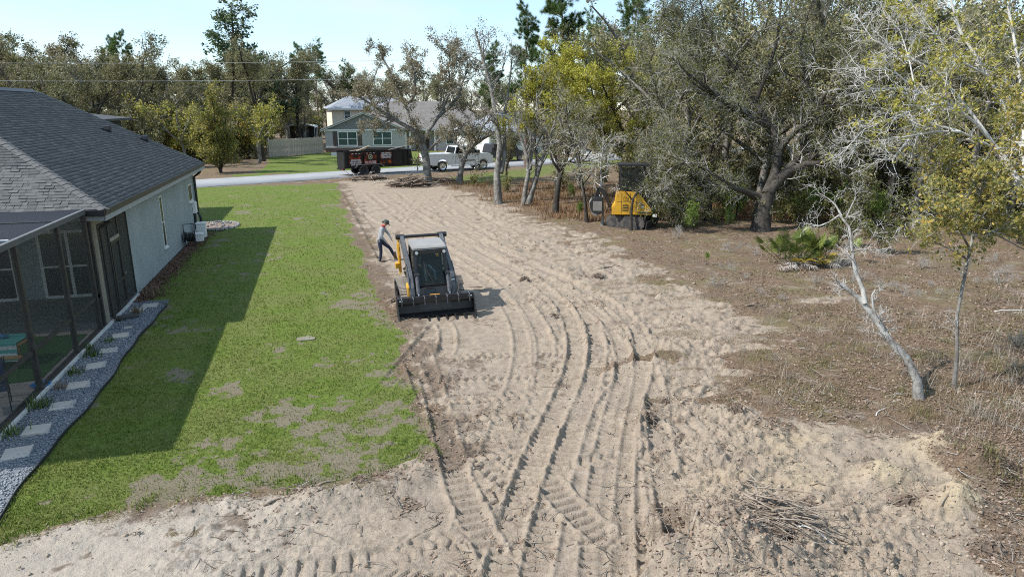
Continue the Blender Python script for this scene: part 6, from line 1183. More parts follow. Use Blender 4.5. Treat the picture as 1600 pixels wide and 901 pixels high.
M['yellow_leaf'] = leaf_mat('yellow_leaf', [(0.15, (0.196, 0.200, 0.037)), (0.45, (0.412, 0.390, 0.056)), (0.75, (0.568, 0.520, 0.100)), (0.95, (0.647, 0.580, 0.213))], 0.5)
M['lime_leaf'] = leaf_mat('lime_leaf', [(0.15, (0.121, 0.137, 0.026)), (0.5, (0.327, 0.318, 0.060)), (0.8, (0.546, 0.466, 0.118)), (0.95, (0.581, 0.508, 0.185))], 0.45)
M['mixed_leaf'] = leaf_mat('mixed_leaf', [(0.12, (0.090, 0.105, 0.030)), (0.42, (0.228, 0.231, 0.070)), (0.66, (0.408, 0.352, 0.100)), (0.82, (0.552, 0.407, 0.110)), (0.97, (0.600, 0.319, 0.090))], 0.46, hue_scale=1.2)
M['wood_leaf'] = leaf_mat('wood_leaf', [(0.15, (0.070, 0.074, 0.028)), (0.45, (0.174, 0.165, 0.070)), (0.72, (0.297, 0.263, 0.137)), (0.95, (0.455, 0.388, 0.228))], 0.42, hue_scale=0.2)
M['pine_needle'] = leaf_mat('pine_needle', [(0.15, (0.05, 0.085, 0.022)), (0.5, (0.11, 0.175, 0.045)), (0.9, (0.21, 0.27, 0.09))], 0.4)
M['cedar_leaf'] = leaf_mat('cedar_leaf', [(0.15, (0.032, 0.061, 0.026)), (0.5, (0.088, 0.131, 0.056)), (0.9, (0.197, 0.240, 0.109))], 0.35)
M['bush_leaf'] = leaf_mat('bush_leaf', [(0.15, (0.085, 0.105, 0.022)), (0.45, (0.220, 0.220, 0.043)), (0.7, (0.372, 0.298, 0.070)), (0.95, (0.575, 0.333, 0.094))], 0.45, hue_scale=0.5)
M['fresh_leaf'] = leaf_mat('fresh_leaf', [(0.15, (0.069, 0.115, 0.021)), (0.5, (0.172, 0.253, 0.046)), (0.9, (0.345, 0.391, 0.115))], 0.42)

def place(proto, p, s, rz, label, cat='tree', group=None, sz=None, used=set()):
    if proto.name in used: o = copy_tree(proto)
    else: o = proto; used.add(proto.name)
    o.location = (float(p[0]), float(p[1]), float(p[2]) if len(p) > 2 else 0.0); o.scale = (s, s, sz or s); o.rotation_euler = (0, 0, rz); o['label'] = label; o['category'] = cat
    if group: o['group'] = group
    elif 'group' in o.keys(): del o['group']
    return o
def px_skel(base, lines):
    """skeleton lines given as photo points with a depth offset from the trunk's own depth -> points local to the base"""
    b = g(*base); D = depth_of(b); out = []
    for pts, r0, r1 in lines: out.append(([tuple(at_depth(u, v, D+dd)-b) for (u, v, dd) in pts], r0, r1))
    return b, out

def uv_of(base, P):
    q = P+g(*base)[None]-EYE[None]; z = q @ FWD; return CX+F*(q @ RGT)/z, CY-F*(q @ UPV)/z
def pale_where(P, rng):
    u, v = uv_of((1700, 585), P); return rng.random(len(P)) < np.clip((u-1330)/230, 0.06, 1)*np.where(v < 260, 1.0, 0.25)
def thin_where(P, rng):
    u, v = uv_of((1491, 606), P); return (v < 405+rng.normal(0, 14, len(P))) & (rng.random(len(P)) < np.clip((u-1405)/90, 0.05, 1))
# ---------------------------------------------------------------- named trees, limb by limb as the photo shows them
def key_tree(name, base, lines, levels, leaf, bark, twigm, label, seed, group=None):
    b, tr_ = px_skel(base, lines); tr_[0][0][0] = (tr_[0][0][0][0], tr_[0][0][0][1], -0.15)
    t = build_tree(name, np.random.default_rng(seed), tr_, levels, leaf, M[bark], M[twigm]); b[2] = min(0.0, gz(b[0], b[1])); t.location = tuple(b); tag(t, label, 'tree', group); return t
LV = lambda a, b, c, d=0: [dict(n=a, L=3.0, t0=0.35, ang=(0.4, 1.1), w=0.20, up=0.06, rr=0.55), dict(n=b, L=1.5, t0=0.25, ang=(0.4, 1.2), w=0.24, up=0.03, rr=0.55, also=True), dict(n=c, L=0.75, t0=0.15, ang=(0.4, 1.2), w=0.28, up=0.02, rr=0.5, rmin=0.006)]
key_tree('oak_tree', (669,288), [([(669,288,0),(666,250,0),(660,222,0),(650,205,0)], 0.36, 0.26), ([(655,212,0),(640,200,-.5),(612,185,-1),(590,170,-1.5),(560,150,-2)], 0.2, 0.06), ([(650,205,0),(638,185,.5),(632,165,.8),(620,130,1),(600,95,1.5),(590,70,1.5)], 0.22, 0.05), ([(632,165,.8),(650,150,0),(648,120,-.5),(640,80,-1)], 0.15, 0.04),
          ([(660,222,0),(672,200,.5),(690,175,1),(715,160,1.2),(718,140,1.5),(730,110,2)], 0.2, 0.05), ([(690,175,1),(705,140,0),(700,100,0),(712,65,0)], 0.12, 0.03), ([(612,185,-1),(590,195,-1.5),(570,200,-1.8)], 0.1, 0.03), ([(664,240,0),(690,215,-1.0),(720,200,-1.6)], 0.12, 0.03)],
         LV(40, 240, 1200), dict(n=25000, size=0.15, m=M['grey_oak_leaf'], jit=0.10, both=True), 'oak_bark', 'grey_twig', 'spreading grey oak with forked trunk beside the dump trailer', 21)
key_tree('oak_tree', (717,287), [([(717,287,0),(720,262,0),(728,240,0),(745,222,0),(770,208,0)], 0.28, 0.1), ([(728,240,0),(712,222,.4),(690,205,.5)], 0.14, 0.04), ([(745,222,0),(752,200,-.6),(770,180,-1)], 0.12, 0.04), ([(724,250,0),(745,250,-.6),(755,262,-1)], 0.09, 0.03), ([(728,240,0),(735,215,.8),(742,190,1)], 0.10, 0.03)],
         LV(18, 90, 420), dict(n=4500, size=0.13, m=M['grey_oak_leaf'], jit=0.1), 'oak_bark', 'grey_twig', 'short oak leaning over the white pickup truck', 22)
key_tree('oak_tree', (779,317), [([(779,317,0),(776,270,0),(782,235,0),(776,190,0),(768,140,0),(758,100,0),(745,65,0),(742,45,0)], 0.24, 0.05), ([(783,270,0),(790,235,.3),(786,190,.4),(795,140,.6),(800,90,.6)], 0.15, 0.04), ([(776,190,0),(755,165,-.5),(738,140,-.5)], 0.09, 0.03), ([(758,100,0),(740,90,.4),(722,80,.6)], 0.07, 0.02), ([(768,140,0),(785,110,.4),(792,70,.5)], 0.07, 0.02)],
         LV(26, 130, 620), dict(n=1900, size=0.12, m=M['grey_oak_leaf'], jit=0.1), 'oak_bark', 'grey_twig', 'tall slender grey oak with twin stems at the edge of the cleared sand', 23)
key_tree('oak_tree', (822,321), [([(818,321,0),(822,285,0),(828,260,0),(818,225,0),(806,195,0),(802,165,0)], 0.17, 0.05), ([(824,321,0),(836,285,0.2),(846,250,.3),(860,215,.3),(868,185,.3),(872,160,.3)], 0.19, 0.05), ([(828,265,0),(832,220,.5),(840,180,.5),(838,140,.6)], 0.13, 0.04), ([(846,250,.3),(832,235,-.4),(822,190,-.6)], 0.08, 0.03)],
         LV(24, 110, 480), dict(n=900, size=0.12, m=M['grey_oak_leaf'], jit=0.1), 'oak_bark', 'grey_twig', 'pale multi-stemmed oak splitting low into three trunks', 24)
key_tree('oak_tree', (868,333), [([(868,333,0),(870,300,0),(876,270,0),(888,240,0),(893,215,0),(884,190,0)], 0.19, 0.06), ([(876,270,0),(862,250,-.4),(858,220,-.6)], 0.09, 0.03), ([(888,240,0),(900,210,.4),(915,190,.6)], 0.1, 0.03)],
         LV(16, 80, 380), dict(n=2600, size=0.12, m=M['oak_leaf'], jit=0.1), 'dark_bark', 'grey_twig', 'crooked dark oak standing just ahead of the multi-stemmed oak', 25)
key_tree('oak_sapling', (917,347), [([(917,347,0),(914,310,0),(908,275,0),(900,240,0),(890,205,0),(884,170,0)], 0.10, 0.03), ([(910,290,0),(925,270,.3),(935,250,.4)], 0.04, 0.015)],
         LV(14, 60, 260), dict(n=1700, size=0.11, m=M['oak_leaf'], jit=0.1), 'dark_bark', 'grey_twig', 'thin dark sapling trunk just before the mulching head', 26)
key_tree('oak_sapling', (941,352), [([(941,352,0),(943,320,0),(940,290,0),(938,255,0),(944,220,0)], 0.075, 0.025), ([(940,290,0),(950,262,.3),(955,240,.3)], 0.03, 0.012)],
         LV(10, 46, 200), dict(n=700, size=0.11, m=M['oak_leaf'], jit=0.1), 'pale_bark', 'pale_twig', 'thin pale trunk crossing in front of the mulching head', 27)
key_tree('oak_sapling', (986,360), [([(986,360,0),(986,335,0),(988,312,0),(996,298,0),(1008,285,0),(1022,265,0)], 0.085, 0.03), ([(988,312,0),(975,296,-.2),(965,285,-.3)], 0.04, 0.015), ([(996,298,0),(1016,290,-.2),(1034,300,-.4)], 0.04, 0.015)],
         [dict(n=18, L=1.0, t0=0.5, ang=(0.4, 1.2), w=0.25, up=0.02, rr=0.5), dict(n=90, L=0.6, t0=0.2, w=0.28, rr=0.5), dict(n=420, L=0.35, t0=0.1, w=0.3, rr=0.5, rmin=0.006)], dict(n=900, size=0.075, m=M['grey_oak_leaf'], jit=0.08), 'dark_bark', 'pale_twig', 'small gnarled trunk right in front of the yellow excavator', 28)
key_tree('yellow_oak', (1004,312), [([(1004,312,0),(1000,285,0),(985,262,0),(968,235,0),(945,205,0),(925,190,0)], 0.24, 0.09), ([(968,235,0),(975,205,.5),(960,175,.8),(955,140,1)], 0.13, 0.04), ([(945,205,0),(915,190,-.6),(885,180,-1),(850,165,-1.2),(825,150,-1.5)], 0.12, 0.04), ([(945,205,0),(925,165,.6),(900,130,1),(880,100,1.2)], 0.12, 0.04), ([(960,175,.8),(985,150,1),(985,110,1),(965,85,1)], 0.1, 0.03), ([(925,190,0),(890,205,-.8),(860,200,-1)], 0.08, 0.03), ([(915,190,-.6),(900,160,-1),(870,135,-1.2),(845,115,-1.2)], 0.07, 0.02), ([(960,175,.8),(940,130,-.4),(935,100,-.6),(940,75,-.6)], 0.08, 0.02), ([(985,150,1),(1005,130,.5),(1010,105,.4)], 0.06, 0.02), ([(968,235,0),(990,215,-.6),(1000,190,-.8)], 0.07, 0.02), ([(885,180,-1),(860,150,-1.6),(838,128,-2),(820,118,-2)], 0.06, 0.02), ([(885,180,-1),(850,190,-2),(822,182,-2.6),(806,170,-3)], 0.06, 0.02), ([(900,130,1),(885,110,-.6),(862,95,-1),(850,82,-1)], 0.06, 0.02), ([(915,190,-.6),(905,170,-2),(880,158,-2.8),(858,165,-3)], 0.06, 0.02), ([(925,190,0),(930,165,-2),(925,140,-2.6),(915,115,-2.8)], 0.06, 0.02)],
         [dict(n=70, L=2.2, t0=0.3, ang=(0.4, 1.2), w=0.2, up=0.04, rr=0.5), dict(n=420, L=1.2, t0=0.2, ang=(0.4, 1.2), w=0.24, up=0.03, rr=0.5, also=True), dict(n=1500, L=0.6, t0=0.15, ang=(0.4, 1.2), w=0.28, up=0.02, rr=0.5, rmin=0.006)], dict(n=36000, size=0.15, m=M['yellow_leaf'], jit=0.14, both=True, clump=3), 'dark_bark', 'grey_twig', 'oak with bright yellow-green new leaves over the excavator', 29)
OAKL = [dict(n=84, L=3.2, t0=0.25, ang=(0.4, 1.2), w=0.24, up=0.02, rr=0.5), dict(n=620, L=1.5, t0=0.2, ang=(0.4, 1.2), w=0.26, up=0.01, rr=0.5, also=True), dict(n=4600, L=0.75, t0=0.1, ang=(0.4, 1.3), w=0.30, up=0.0, rr=0.55, rmin=0.008)]
key_tree('live_oak', (1190,360), [([(1188,360,0),(1192,330,0),(1198,305,0)], 0.52, 0.42), ([(1192,312,0),(1172,302,-.3),(1150,294,-.6),(1120,290,-1)], 0.22, 0.08), ([(1198,305,0),(1215,285,0),(1240,262,-.5),(1275,252,-1),(1310,262,-1.5),(1340,258,-2)], 0.26, 0.06), ([(1198,305,0),(1212,270,.6),(1218,235,1),(1205,200,1.4),(1180,160,1.6),(1150,110,2)], 0.30, 0.07), ([(1215,285,0),(1245,250,.6),(1262,215,1),(1280,180,1.2),(1285,150,1.4)], 0.26, 0.10),
          ([(1218,235,1),(1240,205,.5),(1265,195,.2),(1280,165,0),(1300,130,-.5)], 0.18, 0.05), ([(1205,200,1.4),(1160,180,.5),(1120,150,0),(1080,120,-.5),(1050,90,-.5)], 0.16, 0.04), ([(1180,160,1.6),(1200,110,1),(1215,60,1),(1220,10,1)], 0.14, 0.04), ([(1280,180,1.2),(1260,130,1.5),(1250,80,1.6),(1260,30,2)], 0.14, 0.04), ([(1150,110,2),(1120,70,2),(1100,30,2)], 0.1, 0.03), ([(1280,165,0),(1330,140,-1),(1360,100,-1)], 0.09, 0.03), ([(1220,10,1),(1225,-40,1),(1235,-90,1)], 0.05, 0.02), ([(1260,30,2),(1280,-30,2),(1300,-80,2)], 0.05, 0.02), ([(1100,30,2),(1090,-20,2),(1070,-60,2)], 0.05, 0.02), ([(1150,110,2),(1160,50,1.5),(1165,-20,1.5)], 0.06, 0.02), ([(1300,130,-.5),(1330,70,0),(1345,10,0)], 0.06, 0.02), ([(1310,262,-1.5),(1340,290,-2),(1350,310,-2)], 0.05, 0.02), ([(1150,294,-.6),(1110,270,-1.2),(1075,250,-1.8),(1050,262,-2)], 0.10, 0.03)],
         OAKL, dict(n=33000, size=0.092, m=M['live_leaf'], jit=0.11, both=True), 'dark_bark', 'grey_twig', 'massive dark-trunked live oak with wide twisting limbs', 30)
key_tree('live_oak', (1105,345), [([(1108,345,0),(1104,315,0),(1106,285,0),(1100,262,0)], 0.30, 0.2), ([(1104,300,0),(1085,275,-.4),(1060,262,-.8),(1035,268,-1.2)], 0.13, 0.04), ([(1100,262,0),(1075,225,0),(1050,190,0),(1025,150,.4),(1015,100,.5)], 0.16, 0.04), ([(1100,262,0),(1115,220,.6),(1120,170,.8),(1100,110,1)], 0.16, 0.04), ([(1075,225,0),(1045,220,-.8),(1015,230,-1.4)], 0.09, 0.03), ([(1106,285,0),(1135,275,-.6),(1160,285,-1.2)], 0.09, 0.03), ([(1050,190,0),(1070,140,-.5),(1065,90,-.6)], 0.1, 0.03), ([(1015,100,.5),(1030,50,.6),(1040,10,.6)], 0.06, 0.02), ([(1100,110,1),(1085,60,1),(1080,10,1)], 0.06, 0.02), ([(1045,268,-1.2),(1036,290,-1.9),(1034,318,-2.1)], 0.05, 0.015), ([(1065,262,-.8),(1064,295,-1.6),(1062,325,-2)], 0.05, 0.015), ([(1085,275,-.4),(1082,310,-1.2),(1078,340,-1.6)], 0.05, 0.015), ([(1015,230,-1.4),(1008,245,-2.2),(1004,258,-2.6)], 0.04, 0.012), ([(1050,262,-1.2),(1045,295,-2.4),(1040,315,-3)], 0.03, 0.01)],
         OAKL, dict(n=36000, size=0.092, m=M['live_leaf'], jit=0.11, both=True), 'dark_bark', 'grey_twig', 'drooping live oak with grey twigs hanging beside the excavator', 31)
# leaning dead-looking oak in front, pale and twisted
b0 = g(1435, 622); D0 = depth_of(b0)
key_tree('leaning_oak', (1435,622), [([(1437,622,0),(1434,595,0),(1428,572,0),(1412,553,0),(1396,540,0),(1382,520,0),(1370,500,.1),(1358,484,.1),(1340,462,.2),(1326,447,.3),(1310,440,.3)], 0.10, 0.042), ([(1352,474,.1),(1348,450,.2),(1337,425,.3),(1332,395,.4),(1329,365,.5),(1324,342,.5),(1312,335,.6)], 0.055, 0.025), ([(1312,335,.6),(1296,346,.7),(1280,352,.9),(1262,348,1.0)], 0.024, 0.008), ([(1315,336,.6),(1305,318,.7),(1290,306,.8),(1278,300,.9)], 0.024, 0.008), ([(1322,340,.5),(1330,322,.4),(1338,306,.3)], 0.018, 0.006), ([(1332,392,.4),(1350,388,.3),(1368,390,.1),(1384,388,0)], 0.022, 0.008), ([(1372,500,.1),(1364,478,0),(1363,458,0),(1368,452,0)], 0.03, 0.015), ([(1350,389,.3),(1360,375,.2),(1368,362,.2)], 0.014, 0.005), ([(1390,532,0),(1378,505,.3),(1372,492,.3)], 0.05, 0.03)],
         [dict(n=60, L=0.6, t0=0.4, ang=(0.4, 1.1), w=0.28, up=0.05, rr=0.45, rmin=0.004), dict(n=300, L=0.34, t0=0.2, ang=(0.4, 1.2), w=0.3, up=0.02, rr=0.5, rmin=0.003), dict(n=600, L=0.2, t0=0.1, w=0.3, rr=0.5, rmin=0.002)], None, 'pale_bark', 'pale_twig', 'bare leaning oak with twisted pale trunk in the dry grass', 32)
key_tree('oak_sapling', (1491,606), [([(1491,606,0),(1494,570,0),(1497,530,0),(1495,490,0),(1504,455,0),(1508,425,0),(1516,390,0),(1524,350,0),(1530,300,0),(1540,250,0)], 0.046, 0.018), ([(1516,390,0),(1500,360,-.5),(1480,330,-.8),(1455,310,-1)], 0.026, 0.008), ([(1524,350,0),(1550,320,-.4),(1580,300,-.8),(1605,290,-1)], 0.026, 0.008), ([(1520,370,0),(1550,362,.4),(1585,350,.6),(1620,345,.8)], 0.026, 0.008), ([(1530,300,0),(1505,275,.3),(1480,262,.4),(1452,262,.5)], 0.022, 0.007), ([(1512,405,0),(1490,392,-.3),(1465,380,-.4),(1440,365,-.5)], 0.02, 0.006), ([(1530,300,0),(1570,265,.2),(1600,240,.3),(1640,220,.3)], 0.022, 0.007), ([(1540,250,0),(1560,215,-.4),(1590,190,-.8)], 0.018, 0.006), ([(1550,362,.4),(1600,390,.3),(1640,400,.3)], 0.018, 0.006), ([(1480,330,-.8),(1450,335,-1.2),(1425,345,-1.4)], 0.012, 0.005), ([(1540,250,0),(1510,235,.4),(1475,240,.6)], 0.014, 0.005), ([(1585,350,.6),(1630,320,.4),(1680,300,.2)], 0.016, 0.006), ([(1600,240,.3),(1640,260,.6),(1690,260,.8)], 0.016, 0.006), ([(1580,300,-.8),(1620,340,-1.1),(1660,380,-1.2)], 0.014, 0.005), ([(1560,215,-.4),(1600,160,-.2),(1640,130,0)], 0.014, 0.005)],
         [dict(n=95, L=0.85, t0=0.6, ang=(0.4, 1.2), w=0.25, up=0.02, rr=0.5, rmin=0.004), dict(n=600, L=0.45, t0=0.2, ang=(0.4, 1.2), w=0.28, up=0.0, rr=0.5, rmin=0.003, also=True), dict(n=1800, L=0.24, t0=0.2, w=0.25, rr=0.5, rmin=0.0022)], dict(n=12500, size=0.10, aspect=0.5, m=M['mixed_leaf'], jit=0.05, clump=3, where=thin_where), 'oak_bark', 'pale_twig', 'slim dark oak with green and orange leaves above the dry grass', 33)
key_tree('turkey_oak', (1700,585), [([(1700,585,0),(1690,500,0),(1672,420,0),(1640,360,0),(1600,300,.2),(1560,235,.4)], 0.1169, 0.0810), ([(1560,235,.4),(1520,185,.3),(1480,160,.2),(1430,140,0),(1385,135,-.2),(1320,150,-.4)], 0.0413, 0.0108), ([(1560,235,.4),(1510,165,.6),(1460,110,.7),(1410,85,.8),(1365,65,.9),(1335,20,1)], 0.0413, 0.0108), ([(1560,235,.4),(1500,206,0),(1455,205,-.2),(1410,216,-.4),(1350,222,-.5)], 0.0344, 0.0108), ([(1500,206,0),(1440,188,.3),(1412,228,.2),(1388,256,.2),(1370,250,.2)], 0.0344, 0.0180), ([(1480,160,.2),(1440,168,-.5),(1390,185,-.7),(1345,205,-1),(1320,235,-1)], 0.0220, 0.0072), ([(1430,140,0),(1395,110,-.3),(1340,105,-.5),(1300,110,-.6)], 0.0206, 0.0063), ([(1640,360,0),(1590,210,1),(1545,120,1.4),(1500,50,1.6),(1480,-20,1.6)], 0.0619, 0.0270), ([(1600,300,.2),(1600,180,.8),(1590,90,1),(1575,10,1)], 0.0550, 0.0270), ([(1545,120,1.4),(1490,90,1.0),(1450,40,1.0),(1420,0,1)], 0.0275, 0.0090), ([(1430,140,0),(1420,90,.4),(1405,45,.5),(1370,10,.5)], 0.0192, 0.0072)],
         [dict(n=150, L=1.05, t0=0.25, ang=(0.35, 1.0), w=0.24, up=0.02, rr=0.55, rmin=0.009), dict(n=1000, L=0.6, t0=0.2, ang=(0.4, 1.1), w=0.26, up=0.01, rr=0.5, rmin=0.0035, also=True), dict(n=2600, L=0.30, t0=0.2, w=0.26, rr=0.5, rmin=0.0042)], dict(n=7600, size=0.115, aspect=0.34, m=M['lime_leaf'], jit=0.055, t0=0.85, clump=12, where=pale_where), 'white_bark', 'pale_twig', 'pale bare-branched oak with tufts of lime new leaves reaching in from the frame edge', 34)

# ---------------------------------------------------------------- kinds for the woods
def generic(name, seed, Ht, spread, leafm, n_leaf, lsize, bark='oak_bark', twig='grey_twig', kink=0.5, forks=3, twigs=420, t_low=0.35, both=True, clump=1):
    rng = np.random.default_rng(seed); T = []; p = np.array([0, 0, -0.2]); pts = [p]
    for i in range(6): p = p+np.array([rng.normal(0, kink*0.35), rng.normal(0, kink*0.35), Ht*0.72/6]); pts.append(p)
    T.append((pts, 0.024*Ht, 0.008*Ht))
    for f in range(forks):
        i = rng.integers(2, 5); a = 2*math.pi*(f+rng.random()*0.5)/forks; q = pts[i]; l = [q]
        for j in range(4): q = q+np.array([math.cos(a)*spread*0.19+rng.normal(0, .2), math.sin(a)*spread*0.19+rng.normal(0, .2), Ht*(0.115+rng.normal(0, 0.03))]); l.append(q)
        T.append((l, 0.013*Ht, 0.004*Ht))
    return build_tree(name, rng, T, [dict(n=26, L=spread*0.42, t0=t_low, ang=(0.5, 1.2), w=0.2, up=0.08, rr=0.5), dict(n=120, L=spread*0.22, t0=0.2, w=0.24, up=0.04, rr=0.5, also=True), dict(n=twigs, L=spread*0.12, t0=0.15, w=0.28, rr=0.5, rmin=0.009)], dict(n=n_leaf, size=lsize, m=M[leafm], jit=0.18, both=both, clump=clump), M[bark], M[twig])
def pine(name, seed, Ht, t_low=0.5, n=30, tufts=1100):
    rng = np.random.default_rng(seed); pts = [(rng.normal(0, 0.12)*i*0.3, rng.normal(0, 0.12)*i*0.3, Ht*i/7-0.2) for i in range(8)]
    return build_tree(name, rng, [(pts, 0.0135*Ht, 0.02)], [dict(n=n, L=Ht*0.17, t0=t_low, t1=0.99, ang=(0.9, 1.5), w=0.14, up=0.06, rr=0.4, fall=0.55), dict(n=430, L=Ht*0.075, t0=0.25, ang=(0.4, 1.0), w=0.2, up=0.07, rr=0.5, rmin=0.01)], dict(n=tufts, per=16, size=0.36, width=0.012, needle=True, m=M['pine_needle'], t0=0.45), M['pine_bark'], M['dark_twig'])
W = [generic('oak_tree', 101, 12, 8, 'wood_leaf', 7500, 0.21), generic('oak_tree', 102, 13, 7, 'grey_oak_leaf', 5200, 0.20, kink=0.7, forks=4), generic('oak_tree', 103, 11, 9, 'oak_leaf', 8000, 0.20, forks=4), generic('oak_tree', 104, 12.5, 6.5, 'wood_leaf', 6000, 0.21, 'dark_bark', 'dark_twig', kink=0.4)]
PN = [pine('pine_tree', 111, 17, 0.42, 60, 3400), pine('pine_tree', 112, 18, 0.55, 38, 1900)]
CED = build_tree('cedar_tree', np.random.default_rng(120), [([(0, 0, -.2), (0.1, 0, 5), (0, 0.1, 10), (0, 0, 15)], 0.28, 0.03)], [dict(n=90, L=4.6, t0=0.12, ang=(0.7, 1.2), w=0.12, up=0.10, rr=0.3, fall=0.78), dict(n=380, L=1.5, t0=0.2, w=0.16, up=0.06, rr=0.5, rmin=0.012), dict(n=1100, L=0.7, t0=0.2, w=0.2, up=0.05, rr=0.5, rmin=0.01)], dict(n=11000, size=0.28, m=M['cedar_leaf'], jit=0.12, both=True), M['dark_bark'], M['dark_twig'])
BUSH = build_tree('cedar_bush', np.random.default_rng(121), [([(0, 0, -.1), (0.1, 0, 2.5), (0, 0.1, 5), (0, 0, 7)], 0.13, 0.02), ([(0, 0, 0), (0.6, 0.2, 2), (1.0, 0.2, 5)], 0.08, 0.02), ([(0, 0, 0), (-0.6, -0.2, 2), (-0.9, 0.2, 4.5)], 0.08, 0.02)], [dict(n=80, L=2.3, t0=0.04, ang=(0.5, 1.1), w=0.14, up=0.14, rr=0.3, fall=0.6), dict(n=320, L=1.0, t0=0.2, w=0.18, up=0.10, rr=0.5, rmin=0.012), dict(n=700, L=0.5, t0=0.2, w=0.2, up=0.06, rr=0.5, rmin=0.01)], dict(n=9000, size=0.2, m=M['bush_leaf'], jit=0.12, both=True), M['dark_bark'], M['grey_twig'])
LIME = generic('maple_tree', 122, 8, 5, 'lime_leaf', 2600, 0.24, kink=0.5, twigs=260, clump=4)
rt = random.Random(77)
def at_px(u, d):      # ground point in the direction of photo column u, d metres out
    r = ray(u, 168); q = np.array([r[0], r[1]]); q /= np.linalg.norm(q); return (q[0]*d, q[1]*d, 0.0)
# left woods behind the street
for i in range(46):
    u = -70+14.2*i+rt.uniform(-8, 8); d = rt.uniform(84, 104) if i % 2 else rt.uniform(104, 128)
    if u > 415 and d < 112: d += 26
    if 480 < u < 640: d = rt.uniform(142, 160)
    k = rt.choice((0, 0, 1, 2, 3)); s = rt.uniform(0.82, 1.1)*(1.0 if d < 104 else 1.12)
    zn = next(b for a, b in ((30, 'at the frame edge'), (110, 'over the roof ridge'), (190, 'over the middle of the roof slope'), (255, 'over the two roof vents'), (320, 'behind the lime young tree'), (372, 'behind the orange cedar bush'), (430, 'behind the golden young tree'), (500, 'behind the board fence'), (900, 'behind the cream house')) if u < a)
    zr = ', front rank' if d < 104 else ', back rank'
    place(W[k], at_px(u, d), s, rt.uniform(0, 6.28), ('far grey-green oak ', 'far thin half-bare oak ', 'far broad olive oak ', 'far dark-stemmed oak ')[k]+zn+zr, group='trees of the woods across the street')
US = [build_tree('thicket', np.random.default_rng(140+q), [([(0, 0, -.1), (0.2, 0, 1.5), (0.1, 0.2, 4.2)], 0.06, 0.02), ([(0, 0, 0), (0.9, 0.3, 1.5), (1.4, 0.3, 3.4)], 0.05, 0.015), ([(0, 0, 0), (-0.8, 0.4, 1.5), (-1.5, 0.2, 3.2)], 0.05, 0.015)], [dict(n=50, L=1.7, t0=0.03, ang=(0.5, 1.3), w=0.2, up=0.06, rr=0.5), dict(n=240, L=0.9, t0=0.15, w=0.24, up=0.04, rr=0.5, rmin=0.012), dict(n=300, L=0.5, t0=0.2, w=0.25, rr=0.5, rmin=0.01)], dict(n=4200, size=0.22, m=M[mm], jit=0.14, both=True), M['dark_bark'], M[tw]) for q, (mm, tw) in enumerate((('wood_leaf', 'grey_twig'), ('oak_leaf', 'grey_twig'), ('bush_leaf', 'dark_twig')))]
for i in range(34):   # thicket along the wood's edge
    u = -10+15*i+rt.uniform(-6, 6); d = rt.uniform(79, 96) if u < 300 else rt.uniform(84, 100)
    if u > 405: d = rt.uniform(142, 150)
    k = rt.choice((0, 0, 1, 2)); zn = next(b for a, b in ((110, 'seen over the roof ridge'), (190, 'seen over the roof slope'), (255, 'seen over the roof vents'), (320, 'beside the lime young tree'), (372, 'behind the orange cedar bush'), (415, 'beneath the golden young tree'), (900, 'behind the carport and board fence')) if u < a)
    place(US[k], at_px(u, d), rt.uniform(0.9, 1.5), rt.uniform(0, 6.28), ('grey-olive', 'dull green', 'rusty yellow')[k]+' thicket below the far woods '+zn, 'thicket', group='thickets at the foot of the far woods')
for i in range(26):   # and through the right-hand woods
    u = 1010+26*i+rt.uniform(-9, 9); d = rt.uniform(40, 58); k = rt.choice((0, 1, 1)); zn = next(b for a, b in ((1180, 'behind the drooping live oak'), (1330, 'behind the massive live oak'), (1480, 'behind the leaning oak'), (2000, 'behind the orange-leaved oak')) if u < a)
    place(US[k], at_px(u, d), rt.uniform(0.55, 1.0), rt.uniform(0, 6.28), ('grey-olive', 'dull green')[k]+' thicket in the shade '+zn, 'thicket', group='thickets in the shade of the woods')
def hgt(u, v, d):
    r = ray(u, v); return H+r[2]/math.hypot(r[0], r[1])*d
place(CED, at_px(376, 112), hgt(378, 6, 112)/15.3*1.45, 0.3, 'tall dark conifer towering above the woods', sz=hgt(378, 6, 112)/15.3); place(CED, at_px(410, 122), 0.95, 2.1, 'shorter dark conifer beside the towering one')
place(CED, at_px(22, 118), hgt(22, 45, 118)/15.3*0.95, 1.2, 'dark conifer at the frame edge above the shingle roof')
place(PN[0], at_px(205, 118), hgt(205, 55, 118)/17.3, 0.5, 'pine crown showing above the middle of the woods'); place(PN[0], at_px(180, 122), hgt(180, 62, 122)/17.3, 2.5, 'pine just beside the pine above the middle of the woods')
place(PN[1], at_px(497, 146), hgt(505, 66, 146)/18.2, 1.5, 'pine with tall bare trunk above the cream house'); place(PN[0], at_px(470, 122), hgt(470, 72, 122)/17.3, 3.5, 'bushy pine above the carport'); place(PN[1], at_px(545, 150), hgt(535, 96, 150)/18.2, 0.2, 'small pine crown behind the roof of the cream house')
bp = g(345, 270); place(BUSH, bp, hgt(345, 142, math.hypot(bp[0], bp[1]))/7.3, 0.4, 'rounded yellow-orange cedar bush at the far roadside', 'bush')
place(LIME, at_px(285, 80), 0.98, 0.4, 'pale lime young tree beside the orange cedar bush'); place(LIME, at_px(396, 82), 0.98, 2.2, 'golden-yellow young tree right of the orange cedar bush'); place(LIME, at_px(463, 120), 0.95, 1.2, 'small lime tree peeking over the carport')
